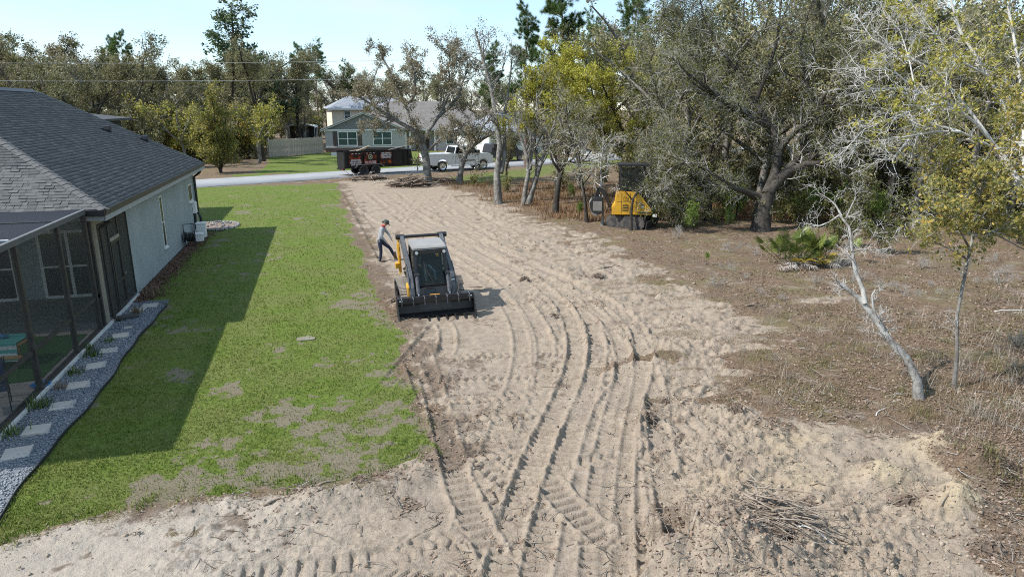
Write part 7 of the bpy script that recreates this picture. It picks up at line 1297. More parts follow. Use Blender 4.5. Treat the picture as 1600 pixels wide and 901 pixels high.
# pines and oaks behind the middle trees
place(PN[0], at_px(876, 66), hgt(880, -60, 66)/17.3, 0.9, 'big pine with dense green needles above the yellow-leaved oak'); place(PN[1], at_px(985, 78), hgt(985, -30, 78)/18.2, 2.0, 'open pine with bare trunk next to the live oak crown'); place(PN[0], at_px(822, 74), hgt(822, 10, 74)/17.3, 4.0, 'pine behind the tall slender grey oak'); place(PN[1], at_px(930, 92), hgt(930, 20, 92)/18.2, 5.0, 'slim pine behind the yellow-leaved oak'); place(PN[0], at_px(770, 96), hgt(770, 70, 96)/17.3, 1.0, 'distant pine behind the thin trunks')
for i in range(14):
    u = 590+24*i+rt.uniform(-8, 8); d = rt.uniform(138, 158); k = rt.choice((0, 1, 2, 3)); place(W[k], at_px(u, d), rt.uniform(0.85, 1.15), rt.uniform(0, 6.28), 'distant oak in the tree line '+next(b for a, b in ((640, 'behind the cream house'), (700, 'behind the brown roof'), (760, 'behind the pickup truck'), (820, 'behind the pale house'), (880, 'behind the parked van'), (5000, 'behind the yellow-leaved oak')) if u < a), group='distant trees behind the houses')
# right-hand woods
for i in range(30):
    u = 990+24*i+rt.uniform(-14, 14); d = rt.uniform(44, 62) if i % 2 else rt.uniform(66, 88); k = rt.choice((0, 1, 2, 2)); s = rt.uniform(0.95, 1.2)*(1.0 if d < 63 else 1.25)
    if abs(road_d(*at_px(u, d)[:2])-3) < 5: d += 9
    place(W[k], at_px(u, d), s, rt.uniform(0, 6.28), ('grey-green', 'half-bare grey', 'olive')[k]+' oak deep in woods '+next(b for a, b in ((1100, 'behind the drooping live oak'), (1200, 'behind the massive trunk'), (1330, 'behind the long live oak limb'), (1480, 'behind the leaning oak'), (1600, 'behind the orange-leaved oak'), (3000, 'at the very frame edge')) if u < a)+(', nearer row' if d < 63 else ', farther row'), group='oaks deep in the woods')
for i in range(9):
    u = 1440+34*i+rt.uniform(-14, 14); d = rt.uniform(38, 48); k = rt.choice((0, 1, 2)); place(W[k], at_px(u, d), rt.uniform(0.55, 0.8), rt.uniform(0, 6.28), ('grey-green', 'half-bare grey', 'olive')[k]+' oak standing behind '+next(b for a, b in ((1420, 'the crossing pale branches'), (1500, 'the slim dark oak'), (1580, 'the orange leaves'), (3000, 'the lime tufts at the frame edge')) if u < a), group='oaks behind the bare-branched oak')
for i in range(24):
    u = 900+45*i+rt.uniform(-14, 14); d = rt.uniform(100, 150); k = rt.choice((0, 1, 2, 3)); place(W[k], at_px(u, d), rt.uniform(1.0, 1.35), rt.uniform(0, 6.28), 'oak in the far tree line '+next(b for a, b in ((1000, 'behind the open pine'), (1120, 'beyond the drooping live oak'), (1250, 'beyond the massive trunk'), (1400, 'beyond the long live oak limb'), (1550, 'beyond the slim dark oak'), (9000, 'beyond the frame-edge branches')) if u < a), group='far tree line oaks')
for i in range(6):
    u = 800+36*i+rt.uniform(-9, 9); d = rt.uniform(50, 60); k = rt.choice((1, 1, 3)); place(W[k], at_px(u, d), rt.uniform(0.35, 0.55), rt.uniform(0, 6.28), 'slight young oak near the street '+('left of the multi-stemmed oak', 'behind the multi-stemmed oak', 'behind the crooked dark oak', 'behind the thin dark sapling', 'behind the mulching head', 'behind the excavator')[i], group='young oaks near the street')
# low growth: saplings, shrubs
SH = build_tree('shrub', np.random.default_rng(131), [([(0, 0, -.05), (0.05, 0, 0.5), (0.1, 0.1, 1.2)], 0.02, 0.006), ([(0, 0, 0), (0.3, 0.1, 0.5), (0.5, 0.2, 1.0)], 0.016, 0.005), ([(0, 0, 0), (-0.25, 0.15, 0.5), (-0.5, 0.1, 0.95)], 0.016, 0.005)], [dict(n=26, L=0.6, t0=0.1, w=0.2, up=0.08, rr=0.5), dict(n=130, L=0.3, t0=0.2, w=0.25, rr=0.5, rmin=0.003)], dict(n=1300, size=0.09, m=M['live_leaf'], jit=0.06, both=True), M['dark_bark'], M['grey_twig'])
FR = build_tree('shrub', np.random.default_rng(132), [([(0, 0, -.05), (0.05, 0, 0.8), (0.0, 0.1, 1.9)], 0.025, 0.006), ([(0, 0, 0.3), (0.3, 0.1, 0.9), (0.5, 0.2, 1.6)], 0.016, 0.005), ([(0, 0, 0.2), (-0.25, 0.15, 0.7), (-0.5, 0.1, 1.4)], 0.016, 0.005)], [dict(n=26, L=0.7, t0=0.15, w=0.2, up=0.08, rr=0.5), dict(n=120, L=0.35, t0=0.2, w=0.25, rr=0.5, rmin=0.003)], dict(n=1500, size=0.10, m=M['fresh_leaf'], jit=0.07, both=True), M['dark_bark'], M['grey_twig'])
DRY = build_tree('dry_brush', np.random.default_rng(133), [([(0, 0, -.05), (0.1, 0, 0.3), (0.3, 0.1, 0.7)], 0.014, 0.004), ([(0, 0, 0), (-0.3, 0.2, 0.3), (-0.7, 0.2, 0.5)], 0.014, 0.004), ([(0, 0, 0), (0.2, -0.3, 0.4), (0.5, -0.5, 0.5)], 0.012, 0.004)], [dict(n=26, L=0.6, t0=0.1, w=0.3, up=0.02, rr=0.6, rmin=0.005), dict(n=110, L=0.32, t0=0.1, w=0.35, up=0.0, rr=0.6, rmin=0.004), dict(n=160, L=0.2, w=0.3, rr=0.6, rmin=0.003)], None, M['pale_bark'], M['grey_twig'])
for (u, v, s, lb) in ((1150,345,1.15,'bright green shrub beneath the limb of the live oak'), (1262,352,1.0,'bright green shrub behind the palmetto'), (1080,345,0.75,'green shrub by the drooping live oak trunk'), (1285,340,0.8,'green shrub just beyond the bare twig crown'), (1330,345,0.9,'green shrub in the shade behind the leaning oak'), (890,312,0.6,'small green shrub near the crooked dark oak')): place(FR, g(u, v), s, u, lb, 'shrub')
for (u, v, s, lb) in ((1375,395,1.25,'dull olive shrub behind the leaning oak'), (1310,385,1.1,'dull olive shrub beside the bare twig crown'), (1420,350,1.4,'olive shrub mass left of the orange-leaved oak'), (1060,352,1.0,'olive shrub under the drooping live oak'), (1030,345,0.9,'olive shrub against the excavator track'), (1235,330,1.0,'olive shrub just past the massive trunk'), (790,300,0.9,'olive shrub behind the tall slender oak'), (880,296,1.0,'olive shrub at the roadside beyond the crooked oak'), (940,290,1.1,'olive shrub at the roadside behind the excavator'), (1480,330,1.3,'olive shrub deep behind the orange-leaved oak'), (1560,330,1.4,'olive shrub behind the oak at the frame edge'), (1130,322,1.2,'olive shrub between the two live oak trunks'), (1590,380,1.1,'olive shrub low at the frame edge'), (740,290,0.7,'olive shrub at the foot of the oak by the pickup')): place(SH, g(u, v), s, u, lb, 'shrub')
for (u, v, s, lb) in ((1340,440,0.75,'grey dead brush tangled at the crown of the leaning oak'), (1310,420,0.7,'grey dead brush right of the palmetto'), (1560,445,0.8,'grey dead brush under the orange-leaved oak'), (1590,540,0.6,'pale dead brush lying at the frame edge'), (1140,395,0.7,'pale twiggy brush below the live oak limb'), (1060,372,0.8,'pale twiggy brush right of the excavator'), (1180,398,0.6,'pale twiggy brush left of the palmetto'), (1440,420,0.7,'grey dead brush beside the orange-leaved oak'), (1255,640-230,0.6,'grey dead brush behind the palmetto fronds')): place(DRY, g(u, v), s, u, lb, 'brush')
for i in range(34):
    u = 1010+18*i+rt.uniform(-8, 8); v = rt.uniform(326, 366); zn = next(b for a, b in ((1090, 'beside the drooping live oak'), (1180, 'between the two live oaks'), (1260, 'behind the palmetto'), (1360, 'behind the bare twig crown'), (1480, 'left of the slim dark oak'), (9000, 'by the frame edge')) if u < a)
    if 1165 < u < 1212: continue
    k = rt.random(); place(SH if k < 0.6 else FR, g(u, v), rt.uniform(0.6, 1.15), rt.uniform(0, 6.28), ('olive' if k < 0.6 else 'fresh green')+' understorey shrub '+zn, 'shrub', group='understorey shrubs under the oaks')
for i in range(22):
    u = 1120+24*i+rt.uniform(-10, 10); v = rt.uniform(385, 470); zn = next(b for a, b in ((1200, 'left of the palmetto'), (1320, 'near the palmetto'), (1460, 'around the leaning oak'), (9000, 'near the slim dark oak')) if u < a)
    place(DRY, g(u, v), rt.uniform(0.3, 0.55), rt.uniform(0, 6.28), 'small grey dead brush in the litter '+zn, 'brush', group='dead brush in the litter')
# pine seedlings
SEED = build_tree('pine_seedling', np.random.default_rng(134), [([(0, 0, -.05), (0, 0, 0.3), (0.02, 0, 0.85)], 0.018, 0.008)], [dict(n=10, L=0.22, t0=0.55, w=0.1, up=0.1, rr=0.5)], dict(n=26, per=26, size=0.24, width=0.005, needle=True, m=M['fresh_leaf'], t0=0.4), M['dark_bark'], M['dark_twig'])
place(SEED, g(905, 345), 1.1, 0, 'tiny bright pine seedling before the mulching head', 'seedling'); place(SEED, g(1104, 414), 0.55, 1, 'tiny bright pine seedling at the edge of the litter', 'seedling')

# ---------------------------------------------------------------- saw palmetto
M['frond'] = leaf_mat('frond', [(0.1, (0.035, 0.06, 0.014)), (0.5, (0.10, 0.14, 0.03)), (0.8, (0.22, 0.23, 0.055)), (0.97, (0.42, 0.35, 0.09))], 0.22, rough=0.4); M['yellow_frond'] = leaf_mat('yellow_frond', [(0.1, (0.22, 0.19, 0.03)), (0.6, (0.45, 0.34, 0.05)), (0.95, (0.5, 0.28, 0.06))], 0.3); M['dead_frond'] = leaf_mat('dead_frond', [(0.1, (0.20, 0.16, 0.13)), (0.6, (0.42, 0.38, 0.34)), (0.95, (0.58, 0.54, 0.50))], 0.15)
def frond(parent, rng, az, tilt, stem, rad, m, droop=0.25, n=26):
    """one fan leaf: a stalk and a fan of narrow pointed segments"""
    d = Vector((math.cos(az)*math.cos(tilt), math.sin(az)*math.cos(tilt), math.sin(tilt))); hub = d*stem; side = Vector((-math.sin(az), math.cos(az), 0)); upv_ = side.cross(d)*-1 if side.cross(d).z < 0 else side.cross(d)
    mb = MB(); mb.tube([(0, 0, 0), tuple(hub*0.5+Vector((0, 0, 0.03))), tuple(hub)], [0.012, 0.01, 0.008], 5)
    V = []; Fc = []; fold = upv_
    for i in range(n):
        a = (i/(n-1)-0.5)*2*R(105); L_ = rad*(1-0.22*abs(a)/R(105))*rng.uniform(0.9, 1.08); q = d*math.cos(a)+side*math.sin(a); q = (q+fold*0.18*math.cos(a)).normalized(); w = (d*-math.sin(a)+side*math.cos(a))*0.015*rad/0.5
        m1 = hub+q*L_*0.6; tip = hub+q*L_+Vector((0, 0, -droop*L_*rng.uniform(0.3, 1.0))); mb.add([hub, m1-w, m1+w+fold*0.012, tip], [(0, 1, 2), (1, 3, 2)])
    o = mb.build('frond', m, parent); me = o.data; a = me.attributes.new('rnd', 'FLOAT', 'FACE'); a.data.foreach_set('value', np.random.default_rng(int(rng.random()*1e6)).random(len(me.polygons)).astype(np.float32)); return o
pr = random.Random(6); pg_ = g(1248, 412); pal = empty('saw_palmetto', (pg_[0], pg_[1], 0), 0, 'clump of saw palmetto with green and yellow fans and dead fronds', 'palmetto')
for i in range(54):
    az = pr.uniform(0, 6.28); tl = pr.uniform(0.45, 1.4); f = frond(pal, pr, az, tl, pr.uniform(0.6, 1.25), pr.uniform(0.42, 0.62), M['frond']); f.location = (pr.gauss(0, 0.62), pr.gauss(0, 0.35), 0.05)
for i in range(9): f = frond(pal, pr, pr.uniform(-0.4, 0.5) if i % 2 else pr.uniform(3.4, 5.2), pr.uniform(0.15, 0.5), pr.uniform(0.5, 0.8), pr.uniform(0.4, 0.55), M['yellow_frond']); f.location = (pr.gauss(0.3, 0.4), pr.gauss(-0.2, 0.2), 0.05)
for i in range(22): f = frond(pal, pr, pr.uniform(3.3, 6.1), pr.uniform(-0.05, 0.12), pr.uniform(0.25, 0.75), pr.uniform(0.3, 0.45), M['dead_frond'], 0.6, 16); f.location = (pr.gauss(-0.1, 0.75), pr.gauss(-0.25, 0.25), 0.12)
for i in range(5): t_ = MB(); x = pr.gauss(0, 0.3); t_.tube([(x, -0.1, 0.0), (x+0.1, -0.25, 0.12), (x+0.2, -0.35, 0.25)], [0.09, 0.085, 0.07], 8); t_.build('stem', M['dark_bark'], pal, True)
p2 = g(1500, 262); pal2 = empty('saw_palmetto', at_px(1500, 50), 0, 'dark palmetto deep in the shade of the woods', 'palmetto')
for i in range(16): f = frond(pal2, pr, pr.uniform(0, 6.28), pr.uniform(0.3, 1.3), pr.uniform(0.6, 1.0), 0.7, M['frond'], n=16); f.location = (pr.gauss(0, 0.8), pr.gauss(0, 0.4), 0.05)
# ================================================================ GRASS, LITTER, CLODS, DEBRIS
rs = np.random.default_rng(55)
def scatter(n, u0, u1, v0, v1, vmin_pow=1.0, seed=0):
    """points on the ground inside a wedge before the drone, denser towards it"""
    r = np.random.default_rng(seed); u = r.uniform(u0, u1, n); v = v0+(v1-v0)*r.random(n)**vmin_pow
    d = FWD[None]+RGT[None]*((u-CX)/F)[:, None]-UPV[None]*((v-CY)/F)[:, None]; t = (-H)/d[:, 2]; P = EYE[None]+d*t[:, None]; return P[:, 0], P[:, 1]
# lawn
x, y = scatter(150000, -60, 720, 278, 960, 0.9, 1); z, f = ground_fields(x, y)
keep_ = (f['grass'] > 0.12+0.85*rs.random(len(x))) & (f['lawn'] > 0.5) & ~((x < gravel_edge(y)+0.06) & (y < 24)) & ~((x < WX+0.5) & (y < 37.5)) & (y < 58)
keep_ |= (f['lawn'] > 0.5) & (rs.random(len(x)) < 0.10) & (x > -4.8) & (y < 58)
x, y, z = x[keep_], y[keep_], z[keep_]; dist = np.hypot(x, y)
M['lawn_blade'] = leaf_mat('lawn_blade', [(0.10, (0.060, 0.098, 0.013)), (0.38, (0.122, 0.178, 0.024)), (0.64, (0.185, 0.232, 0.045)), (0.82, (0.30, 0.275, 0.10)), (0.97, (0.42, 0.35, 0.19))], 0.35, hue_scale=0.8)
o = blades('lawn_grass', np.stack([x, y, z-0.005], -1), 1, 0.036+0.032*vnoise(x*1.3, y*1.3, 5), 0.02, 1.0, M['lawn_blade'], rs, None, 0.9)
# widen blades with distance so each covers about a pixel
co = np.empty(len(o.data.vertices)*3, np.float32); o.data.vertices.foreach_get('co', co); co = co.reshape(-1, 5, 3); 
c = (co[:, 0]+co[:, 1])/2; w = np.clip(dist*0.00055, 0.005, 0.02)*1.0
dirv = co[:, 1]-co[:, 0]; dirv /= np.linalg.norm(dirv, axis=1)[:, None]+1e-9
co[:, 0] = c-dirv*w[:, None]; co[:, 1] = c+dirv*w[:, None]; mid = (co[:, 2]+co[:, 3])/2; co[:, 2] = mid+dirv*w[:, None]*0.75; co[:, 3] = mid-dirv*w[:, None]*0.75
o.data.vertices.foreach_set('co', co.ravel()); o.data.update(); tag(o, 'short green lawn grass with thin worn patches beside the house', 'grass', kind='stuff')
# tufts along the torn edge of the lawn
x, y = scatter(16000, 0, 760, 286, 900, 0.8, 2); z, f = ground_fields(x, y); k_ = (np.abs(f['sd_l']+0.05) < 0.28) & (y < 50) & (rs.random(len(x)) < 0.16); x, y, z = x[k_], y[k_], z[k_]
o = blades('edge_grass', np.stack([x, y, z], -1), 7, 0.085, 0.06, 0.008, M['lawn_blade'], rs, None, 1.1); tag(o, 'ragged grass tufts along the torn edge of the lawn', 'grass', kind='stuff')
# dead leaves under the trees
M['dead_leaf'] = rnd_mat('dead_leaf', [(0, (0.045, 0.024, 0.016)), (0.3, (0.13, 0.075, 0.048)), (0.6, (0.23, 0.145, 0.095)), (0.85, (0.34, 0.255, 0.19)), (1, (0.46, 0.39, 0.32))], fine=30)
def flat_leaves(name, x, y, z, size, m, rng, lab, cat):
    N = len(x); a = rng.uniform(0, 6.283, N); d = np.stack([np.cos(a), np.sin(a), rng.uniform(-0.35, 0.6, N)], -1); s = np.stack([-np.sin(a), np.cos(a), rng.uniform(-0.5, 0.5, N)], -1); o_ = np.stack([x, y, z+0.012], -1); L_ = size[:, None]
    V = np.stack([o_-d*L_*0.5, o_+s*L_*0.28+np.array([0, 0, 1])*L_*0.10, o_+d*L_*0.5, o_-s*L_*0.28+np.array([0, 0, 1])*L_*0.10], 1).reshape(-1, 3)
    return tag(np_mesh(name, V, np.arange(4*N).reshape(-1, 4), m, None, False, {'rnd': ('FLOAT', 'FACE', rng.random(N))}), lab, cat, kind='stuff')
x, y = scatter(120000, 560, 1680, 300, 930, 0.75, 3); z, f = ground_fields(x, y); k_ = (f['sand'] < 0.45*rs.random(len(x))+0.05) & (f['lawn'] < 0.3) & (f['rd'] < -0.5) & (fbm(x, y, 0.8, 4, 93) > 0.28+0.25*rs.random(len(x))); x, y, z = x[k_], y[k_], z[k_]
flat_leaves('leaf_litter', x, y, z, rs.uniform(0.025, 0.075, len(x))*np.clip(np.hypot(x, y)/16, 1, 1.5), M['dead_leaf'], rs, 'brown dead oak leaves covering the ground under the trees', 'leaf litter')
x, y = scatter(30000, 380, 1640, 290, 930, 0.8, 4); z, f = ground_fields(x, y); k_ = (f['sand'] > 0.4) & (f['dark']+0.10 > 0.2+0.5*rs.random(len(x))); x, y, z = x[k_], y[k_], z[k_]
flat_leaves('scattered_litter', x, y, z, rs.uniform(0.02, 0.08, len(x)), M['dead_leaf'], rs, 'dead leaves and bark mixed into the churned sand', 'leaf litter')
# dry wiry grass
M['dry_blade'] = leaf_mat('dry_blade', [(0.1, (0.10, 0.082, 0.035)), (0.35, (0.20, 0.145, 0.075)), (0.65, (0.33, 0.235, 0.145)), (0.95, (0.47, 0.39, 0.29))], 0.3, hue_scale=0.5)
x, y = scatter(7500, 660, 1690, 292, 920, 0.75, 6); z, f = ground_fields(x, y); k_ = (f['sand'] < 0.25) & (f['lawn'] < 0.2) & (f['rd'] < -0.8) & (fbm(x, y, 0.9, 4, 91) > 0.40); x, y, z = x[k_], y[k_], z[k_]; dd = np.hypot(x, y)
o = blades('dry_grass', np.stack([x, y, z-0.01], -1), 12, 0.07+0.16*vnoise(x*0.9, y*0.9, 9)**1.5, 0.16, 0.0045, M['dry_blade'], rs, None, 1.1); tag(o, 'wiry straw-coloured grass growing through the leaf litter', 'dry grass', kind='stuff')
x, y = scatter(1900, 620, 1300, 285, 345, 1.0, 7); z, f = ground_fields(x, y); k_ = (f['sand'] < 0.3) & (f['lawn'] < 0.2) & (f['rd'] < -0.8); x, y, z = x[k_], y[k_], z[k_]
M['rust_blade'] = leaf_mat('rust_blade', [(0.1, (0.12, 0.06, 0.028)), (0.5, (0.27, 0.15, 0.07)), (0.9, (0.42, 0.29, 0.17))], 0.3)
o = blades('rusty_grass', np.stack([x, y, z-0.01], -1), 12, 0.35, 0.25, 0.014, M['rust_blade'], rs, None, 1.0); tag(o, 'rusty brown dead grass under the slender trees', 'dry grass', kind='stuff')
# wiry scrub standing in the litter
M['scrub'] = leaf_mat('scrub', [(0.1, (0.12, 0.10, 0.07)), (0.5, (0.24, 0.20, 0.15)), (0.9, (0.42, 0.38, 0.32))], 0.15)
x, y = scatter(2600, 1000, 1690, 375, 900, 0.7, 16); z, f = ground_fields(x, y); k_ = (f['sand'] < 0.3) & (f['lawn'] < 0.2) & (fbm(x, y, 0.6, 3, 95) > 0.50) & (y-0.2*x > 6.6) & (rs.random(len(x)) < 0.6); x, y, z = x[k_], y[k_], z[k_]
o = blades('wiry_scrub', np.stack([x, y, z-0.01], -1), 14, 0.22+0.32*rs.random(len(x))**2, 0.14, 0.0035, M['scrub'], rs, None, 1.3); tag(o, 'grey wiry scrub standing in the leaf litter', 'scrub', kind='stuff')
M['olive_blade'] = leaf_mat('olive_blade', [(0.1, (0.06, 0.065, 0.02)), (0.5, (0.15, 0.15, 0.05)), (0.9, (0.28, 0.24, 0.11))], 0.3)
x, y = scatter(2200, 900, 1690, 360, 900, 0.75, 17); z, f = ground_fields(x, y); k_ = (f['sand'] < 0.3) & (f['lawn'] < 0.2) & (fbm(x, y, 0.8, 3, 96) > 0.55); x, y, z = x[k_], y[k_], z[k_]
o = blades('olive_grass', np.stack([x, y, z-0.01], -1), 22, 0.13, 0.12, 0.005, M['olive_blade'], rs, None, 1.2); tag(o, 'low olive grass patches in the brown litter', 'grass', kind='stuff')
# sand clods
M['clod'] = rnd_mat('sand_clod', [(0, (0.17, 0.135, 0.10)), (0.35, (0.27, 0.215, 0.16)), (0.8, (0.34, 0.28, 0.21)), (1, (0.39, 0.325, 0.25))], fine=25)
x, y = scatter(42000, -20, 1660, 290, 940, 0.75, 8); z, f = ground_fields(x, y)
w_ = np.maximum(sstep(3.4, 6.2, x-0.14*np.maximum(y-9, 0)), sstep(0.9, 0.1, f['sd_l'])*(f['sd_l'] > -0.1))*f['sand']+0.06*f['sand']; k_ = rs.random(len(x)) < w_*0.75; x, y, z = x[k_], y[k_], z[k_]
o = rocks('sand_clods', np.stack([x, y, z], -1), np.clip(rs.lognormal(-4.2, 0.6, len(x)), 0.007, 0.08)*np.clip(np.hypot(x, y)/22, 0.8, 1.5), M['clod'], rs); tag(o, 'broken lumps of pale sand thrown up by the machines', 'sand clods', kind='stuff')
# twigs and splinters
def twig_field(name, n, sel, lmin, lmax, m, seed, lab, cat='twigs'):
    r = np.random.default_rng(seed); x, y = scatter(n, 300, 1660, 290, 930, 0.75, seed+100); z, f = ground_fields(x, y); k_ = sel(f, x, y, r); x, y, z = x[k_], y[k_], z[k_]; N = len(x); a = r.uniform(0, 6.283, N); L_ = r.uniform(lmin, lmax, N)
    P = np.zeros((N, 4, 3)); ti = r.uniform(-0.05, 0.25, N)
    for i in range(4): a2 = a+r.normal(0, 0.25, N); P[:, i] = (P[:, i-1]+np.stack([np.cos(a2), np.sin(a2), ti], -1)*(L_/3)[:, None]) if i else np.stack([x, y, z+0.01], -1)
    V, Q = tubes_np(P, np.outer(r.uniform(0.003, 0.010, N), [1, 0.9, 0.7, 0.4]), 3); return tag(np_mesh(name, V, Q, m), lab, cat, kind='stuff')
M['old_twig'] = mat('old_twig', (0.20, 0.165, 0.13), 0.95, var=0.5, scale=1.5)
twig_field('sticks', 4600, lambda f, x, y, r: (r.random(len(x)) < 0.14+0.8*f['dark']) & (f['lawn'] < 0.5) & (f['rd'] < -1), 0.08, 0.5, M['old_twig'], 11, 'thin dark sticks strewn over the cleared ground')
twig_field('pale_sticks', 1500, lambda f, x, y, r: (f['sand'] < 0.4) & (f['lawn'] < 0.4) & (f['rd'] < -1), 0.12, 0.5, M['grey_twig'], 12, 'bleached fallen twigs lying in the dry grass')

# ---------------------------------------------------------------- brush piles, root balls, logs
rb = random.Random(31)
M['root'] = bark_mat('root_wood', (0.12, 0.09, 0.065), (0.32, 0.26, 0.20), (0.42, 0.36, 0.30), 0.4, 8); M['soil'] = mat('dark_soil', (0.13, 0.095, 0.07), 0.98, var=0.5, scale=6, bump=0.8, bscale=14)
def lump(parent, sx, sy, sz, m, seed, name='soil'):
    r = np.random.default_rng(seed); n, k = 20, 9; V = []
    for j in range(k):
        ph = (j/(k-1))*math.pi/2
        for i in range(n): th = 2*math.pi*i/n; q = 0.75+0.5*r.random(); V.append((sx*math.cos(th)*math.cos(ph)*q, sy*math.sin(th)*math.cos(ph)*q, sz*math.sin(ph)*(0.8+0.4*r.random())-0.04))
    Q = [(j*n+i, j*n+(i+1) % n, (j+1)*n+(i+1) % n, (j+1)*n+i) for j in range(k-1) for i in range(n)]; mb = MB(); mb.add(V, Q); return mb.build(name, m, parent)
def sticks(parent, n, rad, hgt_, L_, r0, name, m, aim=None, seed=1):
    r = random.Random(seed)
    for i in range(n):
        a = r.uniform(0, 6.28) if aim is None else r.gauss(aim, 0.5); d = Vector((math.cos(a), math.sin(a), r.uniform(-0.1, 0.35))); l = L_*r.uniform(0.5, 1.2); c_ = Vector((r.gauss(0, rad), r.gauss(0, rad*0.6), abs(r.gauss(0, hgt_)))); pts = [c_-d*l*0.5]
        for j in range(5): d = (d+Vector((r.gauss(0, 0.16), r.gauss(0, 0.16), r.gauss(0, 0.12)-0.05))).normalized(); q = pts[-1]+d*l/5; q.z = max(q.z, -0.03); pts.append(q)
        mb = MB(); rr = r0*r.uniform(0.4, 1.2); mb.tube(pts, [rr, rr*0.95, rr*0.85, rr*0.7, rr*0.55, rr*0.3], 6); mb.build(name, m, parent, True)
def pile(u, v, label, cat, sx, sy, sz, n, L_, r0, seed, soil='soil', wood='root', name='brush_pile', nm='stick', aim=None):
    p = g(u, v); e = empty(name, (p[0], p[1], gz(p[0], p[1])-0.03), 0, label, cat)
    if sz > 0: lump(e, sx, sy, sz, M[soil], seed)
    sticks(e, n, sx*0.6, sz*0.6+0.03, L_, r0, nm, M[wood], aim, seed); return e
pile(1195, 838, 'tangle of grey sticks and roots on the sand mound at the bottom of the view', 'brush pile', 0.50, 0.34, 0.16, 110, 1.15, 0.015, 41, aim=-0.9)
pile(1110, 820, 'thin twigs half buried in the sand mound', 'brush pile', 0.35, 0.22, 0.0, 22, 0.7, 0.008, 42, aim=0.5, name='twig_tangle')
pile(640, 290, 'heap of torn roots and brush at the far end of the cleared strip', 'brush pile', 1.6, 0.7, 0.55, 60, 2.4, 0.045, 43)
pile(575, 281, 'low mound of dark brush beside the street end of the lawn', 'brush pile', 1.5, 0.5, 0.35, 46, 1.3, 0.03, 44)
pile(690, 283, 'dark brush scraped up against the foot of the forked oak', 'brush pile', 1.8, 0.5, 0.3, 36, 1.4, 0.03, 45)
for (u, v, s, sd, lb) in ((1012,655,0.20,51,'dark uprooted clump standing beside the curved track marks'), (1418,782,0.24,52,'dark root clump in the loose sand near the yellow heap'), (1150,641,0.2,53,'dark root clump at the border of sand and leaf litter'), (1330,650,0.16,54,'small root clump at the upper edge of the loose sand'), (868,492,0.17,55,'red-brown root clump between the wheel ruts'), (700,735,0.10,56,'rust-coloured root clump at the corner of the lawn'), (560,765,0.15,57,'bark-covered clod on the sand berm below the lawn'), (1550,860,0.2,58,'grey stump fragment at the bottom right of the loose sand'), (820,437,0.2,59,'root clump on the sand right of the loader'), (620,470,0.22,60,'churned dark soil clump beside the loader track'), (1040,625,0.12,61,'low root clump beyond the uprooted one'), (935,432,0.24,62,'dark soil clump at the middle edge of the sand'), (1185,478,0.18,63,'reddish root piece at the boundary of sand and litter'), (215,832,0.06,64,'lone bark flake on the white sand at the lower edge'), (470,774,0.12,65,'bark chunk among debris below the lawn'), (1130,700,0.12,66,'small dark clump in the cloddy sand')):
    pile(u, v, lb, 'root clump', s, s*0.8, s*0.75, 12, s*2.2, 0.010, sd, name='root_clump', nm='root')
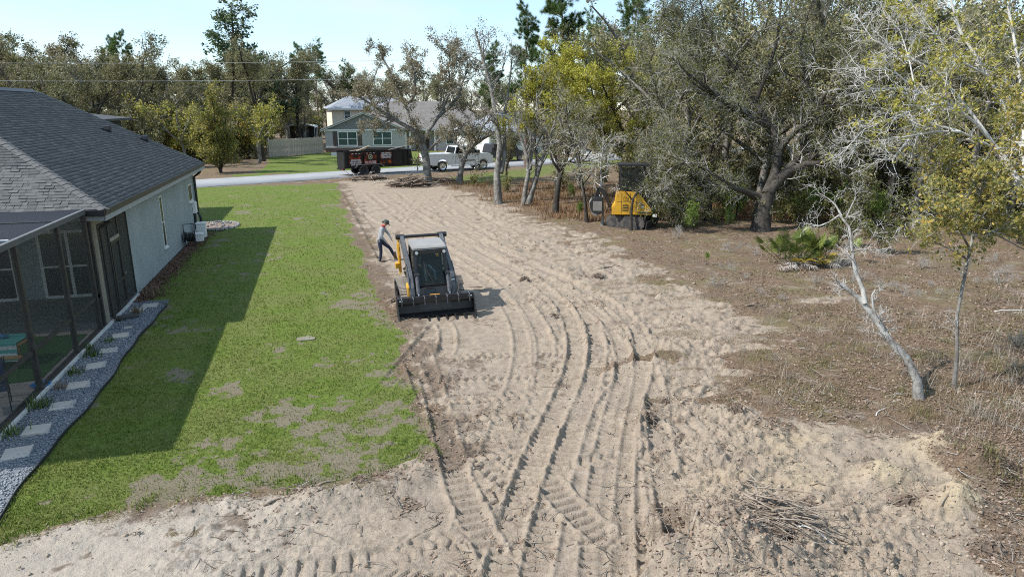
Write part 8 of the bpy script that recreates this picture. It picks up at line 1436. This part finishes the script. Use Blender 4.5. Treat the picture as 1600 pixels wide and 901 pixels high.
for (u, v, ln, a, r_, lb, m) in ((1090,842,1.0,0.75,0.022,'bent grey stick lying across the sand mound','root'), (770,447,1.5,-0.25,0.018,'long thin stick on the sand right of the loader','old_twig'), (1010,735,0.5,2.0,0.012,'short stick beside the deep track ruts','old_twig'), (520,758,0.6,0.5,0.02,'weathered branch piece on the lawn corner debris','root'), (1290,760,0.45,-1.0,0.014,'stick standing out of the cloddy sand','root'), (1180,477,0.7,0.1,0.03,'short reddish log where sand meets leaf litter','root'), (955,415,0.9,0.35,0.035,'split branch on the sand edge above the ruts','root'), (1380,640,0.8,0.4,0.012,'bleached branch in the grass behind the loose sand','pale_twig'), (1590,485,1.6,-0.15,0.020,'long bleached branch arching into the frame edge','pale_twig'), (430,790,0.35,0.3,0.02,'curled bark strip on the white sand','root'), (1470,800,0.5,0.2,0.012,'thin stick poking from the loose sand by the yellow heap','root'), (1275,850,0.9,-0.5,0.016,'bleached branch beside the stick tangle','pale_twig')):
    p = g(u, v); d = Vector((math.cos(a), math.sin(a), 0.0)); pts = []
    for i in range(7): t = i/6-0.5; q = Vector((p[0], p[1], 0))+d*ln*t+Vector((rb.gauss(0, 0.02), rb.gauss(0, 0.02), 0))*ln; q.z = gz(q.x, q.y)+r_*0.7+0.02*math.sin(i); pts.append(q)
    mb = MB(); mb.tube(pts, [r_, r_, r_*0.95, r_*0.9, r_*0.8, r_*0.65, r_*0.35], 7); tag(mb.build('branch', M[m], None, True), lb, 'branch', 'loose branches on the cleared ground')
M['lawn_stone'] = mat('lawn_stone', (0.20, 0.18, 0.14), 0.95, var=0.2, scale=5, bump=0.5, dirt=0.4, dirtc=(0.2, 0.18, 0.12))
for (u, v, s, lb) in ((478,529,0.30,'flat pale stone lying in the lawn'), (505,458,0.10,'small white stone near the middle of the lawn')):
    p = g(u, v); mb = MB(); n = 9; prof = [(s*(0.7+0.5*rb.random())*math.cos(2*math.pi*i/n), 0.7*s*(0.7+0.5*rb.random())*math.sin(2*math.pi*i/n)) for i in range(n)]; mb.prism(prof, -0.03, 0.022, 'z'); o = mb.build('stone', M['lawn_stone'], None, bevel=0.01); o.location = (p[0], p[1], 0.0); tag(o, lb, 'stone')

# ---------------------------------------------------------------- tell look-alikes apart by their order across the view
bpy.context.view_layer.update(); _same = {}
for o in scene.objects:
    if o.parent is None and o.get('label') and o.get('category'): _same.setdefault(o['label'], []).append(o)
for lb, os_ in _same.items():
    if len(os_) < 2: continue
    def _u(o): q = np.array(o.location)-EYE; return float((q @ RGT)/(q @ FWD))
    os_.sort(key=_u); n = len(os_); words = ['leftmost', 'second from left', 'third from left', 'fourth from left', 'fifth from left', 'sixth from left', 'seventh from left', 'eighth from left', 'ninth from left']
    for i, o in enumerate(os_): o['label'] = lb+', '+('rightmost' if i == n-1 else words[min(i, 8)])
